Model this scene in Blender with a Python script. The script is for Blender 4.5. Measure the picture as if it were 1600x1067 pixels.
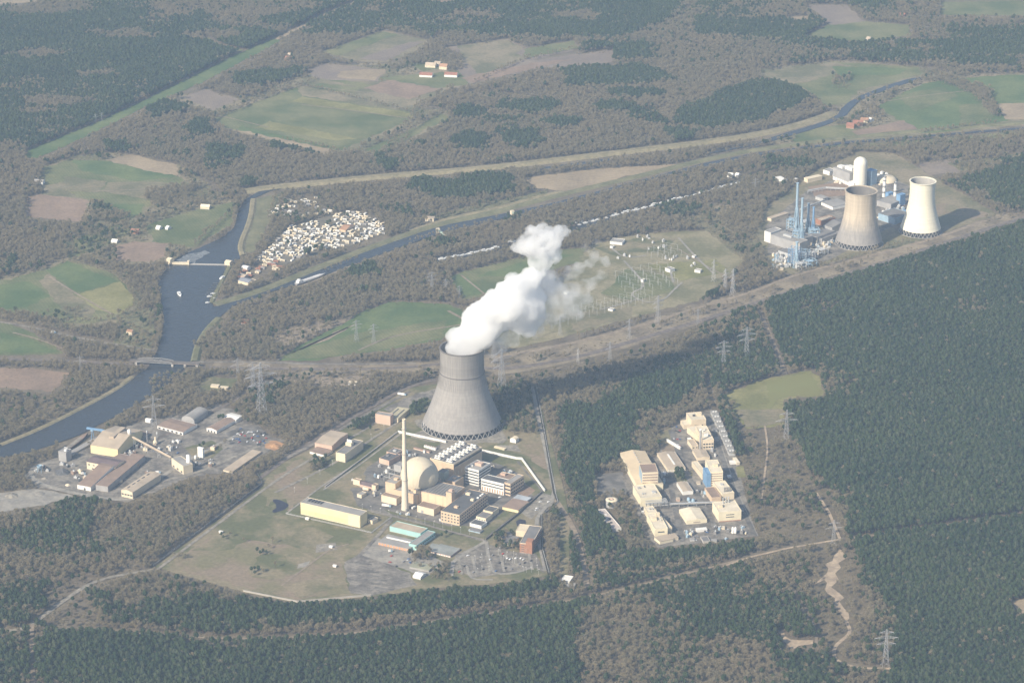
import bpy, math, random
import numpy as np
from mathutils import Vector, Matrix

random.seed(7)
rng = np.random.default_rng(11)
SC = bpy.context.scene
COL = SC.collection
for _o in list(bpy.data.objects):
    bpy.data.objects.remove(_o)

# ------------------------------------------------------------------ camera, sky, sun, exposure
FPX, CX, CY = 4750.0, 800.0, 533.5          # focal length in photograph pixels, picture centre
PITCH, CAM_H = math.radians(21.55), 1870.0
CAM = (0.0, -CAM_H / math.tan(math.radians(23.2)), CAM_H)
cam_d = bpy.data.cameras.new('camera')
cam_d.sensor_fit = 'HORIZONTAL'; cam_d.sensor_width = 36.0
cam_d.lens = FPX / 1600.0 * 36.0
cam_d.clip_start = 5.0; cam_d.clip_end = 60000.0
cam_o = bpy.data.objects.new('camera', cam_d); COL.objects.link(cam_o)
cam_o.location = CAM
cam_o.rotation_euler = (math.pi / 2 - PITCH, 0, 0)
SC.camera = cam_o

SUN_EL = math.radians(34.0)
SHADOW_DIR = Vector((0.69, 0.72, 0.0)).normalized()      # where shadows fall on the ground
world = bpy.data.worlds.new('World'); SC.world = world; world.use_nodes = True
wn = world.node_tree
sky = wn.nodes.new('ShaderNodeTexSky'); sky.sky_type = 'NISHITA'; sky.sun_disc = False
sky.sun_elevation = SUN_EL
sky.sun_rotation = math.atan2(-SHADOW_DIR.x, -SHADOW_DIR.y)
sky.altitude = 50; sky.air_density = 1.0; sky.dust_density = 2.0; sky.ozone_density = 1.0
wn.links.new(sky.outputs[0], wn.nodes['Background'].inputs[0])
wn.nodes['Background'].inputs[1].default_value = 0.09
sun_d = bpy.data.lights.new('sun', 'SUN'); sun_d.energy = 5.0; sun_d.angle = math.radians(0.5)
sun_d.color = (1.0, 0.90, 0.74)
sun_o = bpy.data.objects.new('sun', sun_d); COL.objects.link(sun_o)
sd = Vector((SHADOW_DIR.x * math.cos(SUN_EL), SHADOW_DIR.y * math.cos(SUN_EL), -math.sin(SUN_EL)))
sun_o.rotation_euler = sd.to_track_quat('-Z', 'Y').to_euler()
sun_o.location = (0, 0, 1500)
SC.view_settings.view_transform = 'Standard'; SC.view_settings.look = 'None'
SC.view_settings.gamma = 1.0; SC.view_settings.use_curve_mapping = False
SC.view_settings.exposure = 0.54
HAZE_DENSITY = 4.6e-5
HAZE_COLOR = (0.53, 0.73, 1.0)
SC.cycles.volume_bounces = 14; SC.cycles.max_bounces = 16; SC.cycles.diffuse_bounces = 2
SC.cycles.volume_step_rate = 0.2; SC.cycles.volume_max_steps = 256
SC.cycles.glossy_bounces = 2; SC.cycles.transmission_bounces = 4; SC.cycles.transparent_max_bounces = 8

# ------------------------------------------------------------------ picture <-> place
CS, SN = math.cos(PITCH), math.sin(PITCH)
def P(px, py, z=0.0):
    """point of the plane z seen at photograph pixel (px, py)"""
    a, b = (px - CX) / FPX, -(py - CY) / FPX
    d = (a, CS + b * SN, -SN + b * CS)
    t = (z - CAM[2]) / d[2]
    return Vector((CAM[0] + d[0] * t, CAM[1] + d[1] * t, z))
def P_at(px, py, Y):
    """point of the upright plane y = Y seen at pixel (px, py)"""
    a, b = (px - CX) / FPX, -(py - CY) / FPX
    d = (a, CS + b * SN, -SN + b * CS)
    t = (Y - CAM[1]) / d[1]
    return Vector((CAM[0] + d[0] * t, Y, CAM[2] + d[2] * t))
def proj(x, y, z=0.0):
    dx, dy, dz = x - CAM[0], y - CAM[1], z - CAM[2]
    f = dy * CS - dz * SN; u = dy * SN + dz * CS
    return CX + FPX * dx / f, CY - FPX * u / f, f
def mpp(px, py):
    """metres per photograph pixel, across, at ground pixel"""
    p = P(px, py); return float(proj(p.x, p.y, 0)[2]) / FPX
def up_m(px, py, hp):
    """height in metres of something hp pixels tall standing at the pixel"""
    p = P(px, py); q = P_at(px, py - hp, p.y); return q.z

# ------------------------------------------------------------------ noise
def _hash(ix, iy, s):
    h = (ix.astype(np.int64) * 374761393 + iy.astype(np.int64) * 668265263 + s * 1442695041) & 0x7fffffff
    h = ((h ^ (h >> 13)) * 1274126177) & 0x7fffffff
    return ((h ^ (h >> 16)) & 0xffff) / 65535.0
def vnoise(x, y, s=0):
    ix, iy = np.floor(x), np.floor(y); fx, fy = x - ix, y - iy
    fx = fx * fx * (3 - 2 * fx); fy = fy * fy * (3 - 2 * fy)
    a = _hash(ix, iy, s); b = _hash(ix + 1, iy, s); c = _hash(ix, iy + 1, s); d = _hash(ix + 1, iy + 1, s)
    return (a * (1 - fx) + b * fx) * (1 - fy) + (c * (1 - fx) + d * fx) * fy
def fnoise(x, y, s=0):
    return (vnoise(x, y, s) + .5 * vnoise(2 * x, 2 * y, s + 1) + .25 * vnoise(4 * x, 4 * y, s + 2)) / 1.75

# ------------------------------------------------------------------ land cover raster (picture pixels, one per cell)
RX0, RY0, RW, RH = -420, -150, 2440, 1420
cover = np.full((RH, RW), 2, np.uint8)
def paint(poly, code):
    pts = [(p[0] - RX0, p[1] - RY0) for p in poly]
    n = len(pts)
    y0 = max(0, int(min(p[1] for p in pts))); y1 = min(RH - 1, int(max(p[1] for p in pts)) + 1)
    for y in range(y0, y1 + 1):
        xs = []
        for i in range(n):
            (xa, ya), (xb, yb) = pts[i], pts[(i + 1) % n]
            if (ya <= y + .5) != (yb <= y + .5):
                xs.append(xa + (y + .5 - ya) / (yb - ya) * (xb - xa))
        xs.sort()
        for a, b in zip(xs[::2], xs[1::2]):
            cover[y, max(0, int(a + .5)):max(0, int(b + .5))] = code
def paint_w(poly, code):
    paint([proj(p[0], p[1])[:2] for p in poly], code)

# ------------------------------------------------------------------ materials
_mats = {}
def mat(name, col, rough=.85, var=.18, scale=.06, col2=None, metal=0.0, bump=0.0, spec=.3, detail=5.0,
        stripes=None, mid=(.35, .65), grain=None):
    if name in _mats: return _mats[name]
    m = bpy.data.materials.new(name); m.use_nodes = True; nt = m.node_tree; N = nt.nodes; L = nt.links
    b = N['Principled BSDF']; b.inputs['Roughness'].default_value = rough
    b.inputs['Metallic'].default_value = metal; b.inputs['Specular IOR Level'].default_value = spec
    geo = N.new('ShaderNodeNewGeometry')
    nz = N.new('ShaderNodeTexNoise'); nz.inputs['Scale'].default_value = scale; nz.inputs['Detail'].default_value = detail
    nz.inputs['Roughness'].default_value = .62
    L.new(geo.outputs['Position'], nz.inputs['Vector'])
    mr = N.new('ShaderNodeMapRange'); mr.inputs[1].default_value = mid[0]; mr.inputs[2].default_value = mid[1]
    L.new(nz.outputs[0], mr.inputs[0])
    mx = N.new('ShaderNodeMix'); mx.data_type = 'RGBA'
    c1 = [c * (1 - var) for c in col]; c2 = list(col2) if col2 else [min(1, c * (1 + var)) for c in col]
    mx.inputs[6].default_value = (*c1, 1); mx.inputs[7].default_value = (*c2, 1)
    L.new(mr.outputs[0], mx.inputs[0]); out = mx.outputs[2]
    if stripes:
        ang, width, amt = stripes
        mp = N.new('ShaderNodeMapping'); mp.inputs['Rotation'].default_value = (0, 0, -ang)
        L.new(geo.outputs['Position'], mp.inputs['Vector'])
        wv = N.new('ShaderNodeTexWave'); wv.inputs['Scale'].default_value = 20.0 / (math.tau * width) * .31
        wv.inputs['Distortion'].default_value = 1.2; wv.inputs['Detail'].default_value = 2; wv.inputs['Detail Scale'].default_value = .3
        L.new(mp.outputs[0], wv.inputs['Vector'])
        m2 = N.new('ShaderNodeMix'); m2.data_type = 'RGBA'; m2.blend_type = 'MULTIPLY'
        mr2 = N.new('ShaderNodeMapRange'); mr2.inputs[3].default_value = 1 - amt; mr2.inputs[4].default_value = 1 + amt
        L.new(wv.outputs['Fac'], mr2.inputs[0]); m2.inputs[0].default_value = 1
        L.new(out, m2.inputs[6]); L.new(mr2.outputs[0], m2.inputs[7]); out = m2.outputs[2]
    if grain:
        n4 = N.new('ShaderNodeTexNoise'); n4.inputs['Scale'].default_value = grain[0]; n4.inputs['Detail'].default_value = 3; n4.inputs['Roughness'].default_value = .7
        L.new(geo.outputs['Position'], n4.inputs['Vector']); m4 = N.new('ShaderNodeMix'); m4.data_type = 'RGBA'; m4.blend_type = 'MULTIPLY'; m4.inputs[0].default_value = 1
        r4 = N.new('ShaderNodeMapRange'); r4.inputs[1].default_value = .3; r4.inputs[2].default_value = .7; r4.inputs[3].default_value = 1 - grain[1]; r4.inputs[4].default_value = 1 + grain[1]
        L.new(n4.outputs[0], r4.inputs[0]); L.new(out, m4.inputs[6]); L.new(r4.outputs[0], m4.inputs[7]); out = m4.outputs[2]
    L.new(out, b.inputs['Base Color'])
    if bump:
        bp = N.new('ShaderNodeBump'); bp.inputs['Strength'].default_value = bump; bp.inputs['Distance'].default_value = 1.0
        n2 = N.new('ShaderNodeTexNoise'); n2.inputs['Scale'].default_value = scale * 6; n2.inputs['Detail'].default_value = 4
        L.new(geo.outputs['Position'], n2.inputs['Vector']); L.new(n2.outputs[0], bp.inputs['Height'])
        L.new(bp.outputs[0], b.inputs['Normal'])
    _mats[name] = m
    return m

# ------------------------------------------------------------------ mesh builder
class MB:
    def __init__(s): s.v = []; s.f = []; s.m = []; s.smooth = []
    def add(s, vs, fs, m=0, smooth=False):
        o = len(s.v); s.v += [tuple(v) for v in vs]
        for f in fs: s.f.append(tuple(i + o for i in f)); s.m.append(m); s.smooth.append(smooth)
    def box(s, x0, y0, z0, x1, y1, z1, m=0):
        s.add([(x0, y0, z0), (x1, y0, z0), (x1, y1, z0), (x0, y1, z0), (x0, y0, z1), (x1, y0, z1), (x1, y1, z1), (x0, y1, z1)],
              [(0, 3, 2, 1), (4, 5, 6, 7), (0, 1, 5, 4), (1, 2, 6, 5), (2, 3, 7, 6), (3, 0, 4, 7)], m)
    def bar(s, a, b, w, m=0, n=4, w2=None):
        a, b = Vector(a), Vector(b); d = (b - a)
        if d.length < 1e-6: return
        d.normalize(); x = d.orthogonal().normalized(); y = d.cross(x)
        w2 = w if w2 is None else w2
        vs = []
        for p, r in ((a, w), (b, w2)):
            for k in range(n):
                t = math.tau * (k + .5) / n
                vs.append(p + x * (math.cos(t) * r * .7) + y * (math.sin(t) * r * .7))
        fs = [(k, (k + 1) % n, n + (k + 1) % n, n + k) for k in range(n)] + [tuple(range(n))[::-1], tuple(range(n, 2 * n))]
        s.add(vs, fs, m)
    def lathe(s, prof, n=32, m=0, cx=0, cy=0, cap=True, smooth=True):
        vs = []
        for r, z in prof:
            for k in range(n):
                t = math.tau * k / n; vs.append((cx + r * math.cos(t), cy + r * math.sin(t), z))
        fs = []
        for j in range(len(prof) - 1):
            for k in range(n):
                k2 = (k + 1) % n
                fs.append((j * n + k, j * n + k2, (j + 1) * n + k2, (j + 1) * n + k))
        s.add(vs, fs, m, smooth)
        if cap:
            o = (len(prof) - 1) * n
            s.add(vs[o:o + n], [tuple(range(n))], m)
            s.add(vs[:n], [tuple(range(n))[::-1]], m)
    def prism(s, poly, z0, z1, m=0, mt=None):
        n = len(poly)
        area = sum(poly[i][0] * poly[(i + 1) % n][1] - poly[(i + 1) % n][0] * poly[i][1] for i in range(n))
        if area < 0: poly = poly[::-1]
        vs = [(p[0], p[1], z0) for p in poly] + [(p[0], p[1], z1) for p in poly]
        s.add(vs, [(k, (k + 1) % n, n + (k + 1) % n, n + k) for k in range(n)], m)
        s.add(vs, [tuple(range(n, 2 * n))], m if mt is None else mt)
        s.add(vs, [tuple(range(n))[::-1]], m)
    def mesh(s, name, mats):
        me = bpy.data.meshes.new(name); me.from_pydata(s.v, [], s.f)
        for m in (mats if isinstance(mats, (list, tuple)) else [mats]): me.materials.append(m)
        me.polygons.foreach_set('material_index', s.m)
        me.polygons.foreach_set('use_smooth', s.smooth)
        me.update(); return me
def link(name, me, parent=None, loc=None, rz=0.0, **props):
    o = bpy.data.objects.new(name, me); COL.objects.link(o)
    if parent: o.parent = parent
    if loc is not None: o.location = loc
    if rz: o.rotation_euler = (0, 0, rz)
    for k, v in props.items(): o[k] = v
    return o
def tag(o, label, cat, group=None, kind=None):
    o['label'] = label; o['category'] = cat
    if group: o['group'] = group
    if kind: o['kind'] = kind
    return o
def thing(name, label, cat, loc=(0, 0, 0), rz=0.0, group=None):
    return tag(link(name, None, None, loc, rz), label, cat, group)
def copy_thing(root, loc=None, rz=None, scale=None, label=None):
    c = root.copy(); COL.objects.link(c)
    if loc is not None: c.location = loc
    if rz is not None: c.rotation_euler = (0, 0, rz)
    if scale is not None: c.scale = (scale,) * 3
    if label: c['label'] = label
    for ch in root.children:
        d = ch.copy(); COL.objects.link(d); d.parent = c
        for g in ch.children:
            e = g.copy(); COL.objects.link(e); e.parent = d
    return c

# ------------------------------------------------------------------ ground sheets
def rough_poly(pts, step=14.0, amp=2.0, seed=0):
    out = []; n = len(pts); r = random.Random(seed + int(abs(pts[0][0] * 7 + pts[0][1])))
    for i in range(n):
        a, b = Vector(pts[i][:2]), Vector(pts[(i + 1) % n][:2])
        k = max(1, int((b - a).length / step))
        for j in range(k):
            p = a.lerp(b, j / k); out.append((p.x + r.uniform(-amp, amp), p.y + r.uniform(-amp, amp)))
    return out
def smooth_px(pts, it=1, closed=True):
    for _ in range(it):
        q = []; n = len(pts)
        if not closed: q.append(pts[0])
        for i in range(n if closed else n - 1):
            a, b = pts[i], pts[(i + 1) % n]
            q += [(a[0] * .75 + b[0] * .25, a[1] * .75 + b[1] * .25), (a[0] * .25 + b[0] * .75, a[1] * .25 + b[1] * .75)]
        if not closed: q.append(pts[-1])
        pts = q
    return pts
_lift = [0]
def see_over(px, code, k=1.0):
    """trees in front of an open place stand back from it by about their own seen height"""
    for f in (1, .66, .33):
        paint([(x, y + f * k * 11.0 / mpp(x, y) * .93) for x, y in px], code)
    paint(px, code)
def sheet(name, px, m, z=.25, code=0, amp=2.0, smooth=0, kind='structure', k=1.0):
    if smooth: px = smooth_px(px, smooth)
    if code in (0, 7): see_over(px, code, k)
    elif code is not None: paint(px, code)
    w = [P(*p)[:2] for p in px]
    if amp: w = rough_poly(w, 12.0, amp)
    _lift[0] += 1; z = z + _lift[0] * .0012
    me = bpy.data.meshes.new(name); me.from_pydata([(x, y, z) for x, y in w], [], [tuple(range(len(w)))])
    me.materials.append(m)
    if me.polygons[0].normal.z < 0: me.flip_normals()
    return link(name, me, None, kind=kind)
def ribbon_pts(px, width, smooth=2):
    px = smooth_px(px, smooth, False) if smooth else px
    w = [P(*p).xy for p in px]; Lp, Rp = [], []
    for i, p in enumerate(w):
        d = (w[min(i + 1, len(w) - 1)] - w[max(i - 1, 0)]).normalized(); nrm = Vector((-d.y, d.x))
        wd = width if not isinstance(width, (list, tuple)) else width[0] + (width[1] - width[0]) * i / (len(w) - 1)
        Lp.append(p + nrm * wd / 2); Rp.append(p - nrm * wd / 2)
    return w, Lp, Rp
def road(name, px, width, m, z=.5, code=0, smooth=2, clear=1.0):
    w, Lp, Rp = ribbon_pts(px, width, smooth)
    if code is not None:
        _, La, Ra = ribbon_pts(px, (width[0] + 2 * clear, width[1] + 2 * clear) if isinstance(width, (list, tuple)) else width + 2 * clear, smooth)
        for i in range(len(La) - 1):
            q = [proj(p[0], p[1])[:2] for p in (La[i], La[i + 1], Ra[i + 1], Ra[i])]
            if code == 0: see_over(q, code, .55)
            else: paint(q, code)
    n = len(w); _lift[0] += 1; zz = z + _lift[0] * .0012
    me = bpy.data.meshes.new(name)
    me.from_pydata([(p.x, p.y, zz) for p in Lp] + [(p.x, p.y, zz) for p in Rp], [], [(i, n + i, n + i + 1, i + 1) for i in range(n - 1)])
    me.materials.append(m); return link(name, me, None, kind='structure')
def bank(name, px, top, base, h, m, smooth=2, code=0, seed=0):
    """a raised dyke or embankment: trapezoid section along a line"""
    _, La, Ra = ribbon_pts(px, base, smooth); w, Lb, Rb = ribbon_pts(px, top, smooth); n = len(w)
    if code is not None:
        for i in range(n - 1): see_over([proj(p[0], p[1])[:2] for p in (La[i], La[i + 1], Ra[i + 1], Ra[i])], code, .9)
    vs = [(p.x, p.y, -.2) for p in La] + [(p.x, p.y, h) for p in Lb] + [(p.x, p.y, h) for p in Rb] + [(p.x, p.y, -.2) for p in Ra]
    fs = []
    for k in range(3):
        for i in range(n - 1): fs.append((k * n + i, (k + 1) * n + i, (k + 1) * n + i + 1, k * n + i + 1))
    me = bpy.data.meshes.new(name); me.from_pydata(vs, [], fs); me.materials.append(m)
    if sum(p.normal.z for p in me.polygons) < 0: me.flip_normals()
    return link(name, me, None, kind='structure')
def ell(cx, cy, rx, ry, n=14, tilt=0.0):
    r = random.Random(int(cx * 13 + cy)); out = []
    for k in range(n):
        t = math.tau * k / n; q = r.uniform(.75, 1.2)
        x, y = rx * q * math.cos(t), ry * q * math.sin(t)
        out.append((cx + x, cy + y - x * tilt))
    return out
# ================================================================== LAND
M_floor = mat('forest_floor', (.150, .120, .086), var=.2, scale=.02, col2=(.185, .152, .104), bump=.4, grain=(.16, .20))
M_green = mat('green_crop', (.088, .140, .045), scale=.009, col2=(.135, .165, .060), mid=(.40,.60), stripes=(1.0, 16, .09), grain=(.16, .20))
M_green2 = mat('pasture', (.108, .138, .050), scale=.009, col2=(.190, .182, .085), mid=(.38,.62), stripes=(.4, 18, .08), grain=(.16, .20))
M_meadow = mat('dry_meadow', (.16, .155, .08), scale=.01, col2=(.25, .205, .13), mid=(.40,.60), grain=(.16, .20))
M_olive = mat('olive_meadow', (.190, .185, .062), scale=.012, col2=(.245, .225, .095), mid=(.40,.60), grain=(.16, .20))
M_sub = mat('substation_lawn', (.19, .178, .088), scale=.014, col2=(.26, .225, .135), mid=(.42, .58), grain=(.16, .2))
M_kgrass = mat('compound_grass', (.130, .135, .062), scale=.012, col2=(.235, .195, .12), var=.12, mid=(.45, .57), grain=(.16, .20))
M_ktan = mat('dry_heath_grass', (.29, .225, .155), scale=.014, col2=(.185, .165, .09), mid=(.44, .58), grain=(.16, .20))
M_tan = mat('dry_field', (.30, .235, .155), scale=.012, col2=(.36, .28, .18), stripes=(.9, 14, .05), grain=(.16, .20))
M_brown = mat('ploughed_field', (.25, .18, .13), scale=.015, col2=(.29, .205, .145), stripes=(1.2, 12, .05), grain=(.16, .20))
M_pink = mat('fallow_field', (.22, .175, .145), scale=.012, col2=(.25, .20, .15), stripes=(.2, 15, .05), grain=(.16, .20))
M_sand = mat('bare_sand', (.36, .28, .20), scale=.05, col2=(.46, .36, .25), grain=(.16, .20))
M_asph = mat('asphalt', (.135, .126, .114), scale=.05, col2=(.20, .184, .162), mid=(.40, .60), grain=(.16, .20))
M_asph2 = mat('worn_asphalt', (.165, .148, .128), scale=.04, col2=(.255, .228, .190), mid=(.40, .60), grain=(.16, .20))
M_conc = mat('concrete_paving', (.27, .25, .22), scale=.05, col2=(.34, .31, .26), grain=(.16, .20))
M_gravel = mat('gravel', (.23, .205, .17), scale=.08, col2=(.30, .27, .22), grain=(.16, .20))
M_track = mat('sandy_track', (.24, .19, .14), scale=.06, col2=(.31, .25, .18), grain=(.16, .20))
M_ballast = mat('rail_ballast', (.15, .125, .105), scale=.08, col2=(.20, .165, .14), grain=(.16, .20))
M_scrub = mat('scrub_ground', (.13, .105, .07), scale=.02, col2=(.17, .135, .085), bump=.3, grain=(.16, .20))
M_bank = mat('bank_grass', (.15, .15, .075), scale=.03, col2=(.20, .185, .10), grain=(.16, .20))
M_reed = mat('dry_reed_bank', (.24, .21, .12), scale=.04, col2=(.28, .235, .14), grain=(.16, .20))

def make_water():
    m = bpy.data.materials.new('river_water'); m.use_nodes = True; nt = m.node_tree; b = nt.nodes['Principled BSDF']
    b.inputs['Base Color'].default_value = (.040, .044, .050, 1); b.inputs['Roughness'].default_value = .22
    b.inputs['IOR'].default_value = 1.33; b.inputs['Specular IOR Level'].default_value = .38
    geo = nt.nodes.new('ShaderNodeNewGeometry'); nz = nt.nodes.new('ShaderNodeTexNoise')
    nz.inputs['Scale'].default_value = .16; nz.inputs['Detail'].default_value = 5
    nt.links.new(geo.outputs['Position'], nz.inputs['Vector'])
    bp = nt.nodes.new('ShaderNodeBump'); bp.inputs['Strength'].default_value = .55; bp.inputs['Distance'].default_value = 1.2
    nt.links.new(nz.outputs[0], bp.inputs['Height']); nt.links.new(bp.outputs[0], b.inputs['Normal'])
    return m
M_water = make_water()

gm = MB(); gm.add([(-15000, -9000, 0), (15000, -9000, 0), (15000, 21000, 0), (-15000, 21000, 0)], [(0, 1, 2, 3)])
link('ground', gm.mesh('ground', M_floor), None, kind='structure')

# ---- woods, painted far to near: 1 pine, 2 bare broadleaf, 3 mixed, 4 thin scrub, 5 dense dark pine, 6 light mixed
paint([(-420, -150), (2020, -150), (2020, 110), (1130, 105), (960, 100), (650, 55), (450, 60), (240, 150), (120, 190), (40, 240), (-420, 250)], 3)
for poly in ([(-420, 20), (200, 25), (330, 45), (440, 55), (300, 130), (230, 148), (130, 140), (-420, 145)],
             [(30, 195), (110, 160), (200, 165), (235, 158), (150, 195), (48, 236)], [(-420, 120), (30, 130), (60, 225), (-420, 240)],
             [(620, -10), (1080, -10), (1040, 40), (960, 62), (830, 62), (700, 55), (640, 35)],
             [(1400, 70), (1620, 68), (2000, 70), (2000, 95), (1420, 92)], [(1080, 30), (1230, 40), (1240, 65), (1090, 60)],
             [(540, 30), (592, 22), (592, 48), (540, 62)], [(880, 112), (1000, 108), (1060, 128), (960, 140), (890, 138)],
             [(1060, 180), (1180, 130), (1240, 135), (1265, 158), (1200, 190), (1110, 205), (1060, 200)],
             [(355, 120), (470, 115), (480, 125), (430, 142), (370, 138)], [(210, 165), (295, 150), (300, 175), (240, 190)]):
    paint(poly, 1)
for e in ((60, 20, 60, 10), (420, 25, 50, 8), (200, 60, 60, 8), (330, 60, 50, 7), (60, 90, 50, 8), (380, 95, 40, 6), (150, 120, 40, 6), (90, 165, 60, 8), (60, 180, 30, 5), (260, 30, 40, 6), (740, 30, 50, 8), (900, 30, 50, 7), (1440, 82, 30, 5)): paint(ell(*e), 2)
for e in ((350, 243, 34, 13), (275, 304, 30, 13), (448, 233, 32, 9), (495, 242, 16, 6), (735, 224, 28, 13), (815, 222, 32, 14), (830, 172, 45, 9),
          (390, 292, 14, 9), (310, 205, 22, 12), (178, 234, 20, 9), (700, 300, 60, 18), (760, 292, 42, 16), (605, 258, 16, 12), (735, 180, 22, 12),
          (170, 370, 10, 8), (10, 410, 14, 20), (230, 275, 24, 10), (960, 170, 30, 8), (1000, 150, 40, 6), (880, 195, 30, 7), (1060, 215, 24, 9),
          (690, 195, 14, 6), (560, 430, 14, 8), (583, 425, 10, 10), (1440, 180, 14, 6), (270, 403, 9, 8), (240, 492, 8, 12)):
    paint(ell(*e), 5)
# great pine forest on the right
paint([(1195, 480), (1260, 455), (1350, 425), (1440, 400), (1530, 375), (1600, 350), (2020, 250), (2020, 1270), (1395, 1270), (1380, 1060), (1395, 960), (1350, 920),
       (1330, 870), (1320, 800), (1290, 770), (1262, 720), (1236, 690), (1226, 640), (1287, 622), (1287, 598), (1265, 578), (1232, 583), (1205, 520)], 1)
paint([(1500, 285), (1620, 255), (2020, 200), (2020, 330), (1600, 335), (1560, 325)], 1)
paint([(1500, 240), (1620, 225), (2020, 190), (2020, 240), (1620, 262), (1540, 262)], 3)
# woods between the plants
paint([(845, 590), (1000, 570), (1095, 560), (1190, 478), (1222, 580), (1135, 612), (1150, 660), (1110, 660), (1090, 640), (1040, 660), (990, 715), (935, 742), (925, 790), (890, 800), (868, 680)], 3)
paint([(1090, 480), (1180, 478), (1222, 585), (1130, 615), (1105, 600), (1100, 540)], 6)
paint([(990, 590), (1070, 580), (1100, 600), (1060, 640), (990, 650), (930, 640)], 1)
paint([(880, 640), (1000, 640), (985, 710), (930, 745), (925, 790), (895, 790), (885, 700)], 1)
paint([(868, 800), (900, 805), (912, 905), (880, 905)], 1)
paint([(905, 800), (940, 800), (985, 870), (1100, 860), (1185, 850), (1175, 870), (1050, 885), (925, 915), (912, 860)], 1)
paint([(1185, 870), (1310, 860), (1290, 880), (1240, 910), (1150, 930), (900, 930), (925, 915)], 3)
# bottom woods
paint([(245, 888), (385, 930), (465, 946), (580, 937), (860, 908), (890, 930), (930, 935), (860, 955), (700, 960), (500, 985), (330, 990), (160, 980), (110, 940)], 3)
paint([(530, 940), (860, 908), (880, 925), (800, 945), (600, 972), (420, 985), (400, 950)], 1)
paint([(-420, 968), (45, 972), (90, 985), (160, 985), (340, 1005), (560, 1000), (760, 960), (930, 938), (960, 1000), (990, 1270), (-420, 1270)], 1)
paint([(60, 1020), (330, 1040), (600, 1070), (600, 1270), (-420, 1270), (-420, 1030)], 1)
paint([(930, 938), (1235, 905), (1300, 1000), (1300, 1270), (990, 1270), (955, 1000)], 6)
paint([(900, 960), (1010, 950), (1020, 1270), (900, 1270)], 3)
paint([(1100, 985), (1270, 990), (1310, 1050), (1380, 1270), (1060, 1270)], 3)
paint([(1230, 890), (1330, 850), (1400, 980), (1395, 1060), (1290, 1060), (1240, 960)], 6)
# thickets left of the compound
paint([(-420, 800), (200, 785), (400, 745), (400, 765), (240, 880), (110, 940), (60, 975), (-420, 968)], 3)
paint([(140, 800), (215, 790), (380, 735), (398, 748), (300, 815), (210, 830)], 2)
paint([(60, 940), (110, 900), (240, 890), (140, 930), (170, 980), (90, 985)], 4)
paint([(1140, 670), (1226, 665), (1240, 700), (1300, 775), (1310, 845), (1185, 850), (1160, 760)], 4)
paint([(420, 660), (470, 620), (560, 585), (680, 560), (690, 590), (640, 605), (480, 665)], 2)
paint([(560, 575), (820, 560), (1100, 500), (1500, 370), (1600, 340), (1600, 355), (1400, 410), (1180, 480), (1060, 530), (880, 580), (840, 600), (690, 600)], 4)
paint([(1090, 440), (1200, 420), (1215, 440), (1150, 470), (1075, 492)], 3)
paint([(1040, 480), (1130, 450), (1120, 465), (1040, 493)], 5)
paint([(60, 290), (-420, 260), (-420, 640), (0, 560), (0, 430), (40, 370), (60, 330)], 2)

# ---- fields
def F(name, px, m, z=.25, **k):
    if name in ('green_field', 'pasture', 'dry_field', 'meadow', 'fallow_field', 'ploughed_field', 'substation_yard', 'gas_plant_ground', 'meadow_clearing', 'clearing') and 'code' not in k: k['code'] = 7; k.setdefault('amp', 4)
    return sheet(name, px, m, z, **k)
for px in ([(62, 262), (110, 246), (170, 238), (282, 258), (330, 292), (368, 318), (362, 352), (300, 388), (262, 412), (180, 412), (108, 404), (104, 376), (142, 350), (130, 345), (60, 300)], [(0, 432), (60, 420), (104, 402), (190, 424), (226, 470), (200, 505), (130, 515), (60, 505), (0, 500)],
           [(240, 158), (300, 145), (380, 155), (470, 118), (560, 100), (720, 95), (720, 135), (660, 165), (720, 178), (650, 220), (580, 242), (520, 244), (350, 208), (330, 180)], [(1180, 110), (1300, 94), (1440, 104), (1500, 118), (1620, 112), (1620, 195), (1440, 212), (1340, 220), (1240, 226), (1200, 226), (1280, 192), (1310, 165), (1250, 140)]):
    F('rough_pasture', px, M_meadow, .15, code=4, amp=8)
F('ploughed_field', [(42, 308), (62, 304), (138, 312), (128, 347), (42, 338)], M_brown)
F('green_field', [(68, 262), (112, 250), (165, 252), (235, 263), (278, 276), (302, 290), (240, 306), (232, 322), (200, 345), (142, 347), (150, 315), (72, 292)], M_green2)
F('green_field', [(112, 251), (166, 252), (276, 276), (215, 284), (130, 268)], M_green, .35)
F('dry_field', [(165, 251), (200, 241), (278, 258), (277, 275), (235, 268)], M_tan, .4)
F('dry_field', [(66, 290), (108, 284), (105, 304), (72, 305)], M_meadow, .4)
F('green_field', [(228, 352), (300, 330), (366, 315), (362, 350), (300, 386), (262, 380), (240, 382)], M_green2)
F('ploughed_field', [(182, 384), (210, 378), (262, 380), (258, 400), (240, 410), (182, 408)], M_brown)
F('green_field', [(0, 440), (60, 425), (110, 407), (180, 428), (213, 468), (190, 495), (150, 506), (100, 505), (60, 490), (-60, 492), (-60, 445)], M_green2, smooth=1)
F('green_field', [(74, 424), (108, 408), (184, 440), (122, 458)], M_green, .4)
F('green_field', [(-60, 452), (48, 440), (80, 462), (40, 480), (-60, 488)], M_green, .38)
F('green_field', [(-60, 498), (10, 503), (60, 525), (102, 552), (0, 556), (-60, 556)], M_green2)
F('dry_field', [(-120, 572), (60, 576), (108, 582), (88, 612), (0, 606), (-120, 606)], M_brown)
F('green_field', [(100, 380), (180, 352), (228, 352), (180, 378), (110, 404)], M_green2, code=4)
F('pasture', [(335, 186), (400, 160), (500, 122), (570, 130), (655, 160), (640, 188), (530, 236), (440, 215), (352, 200)], M_green2)
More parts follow.
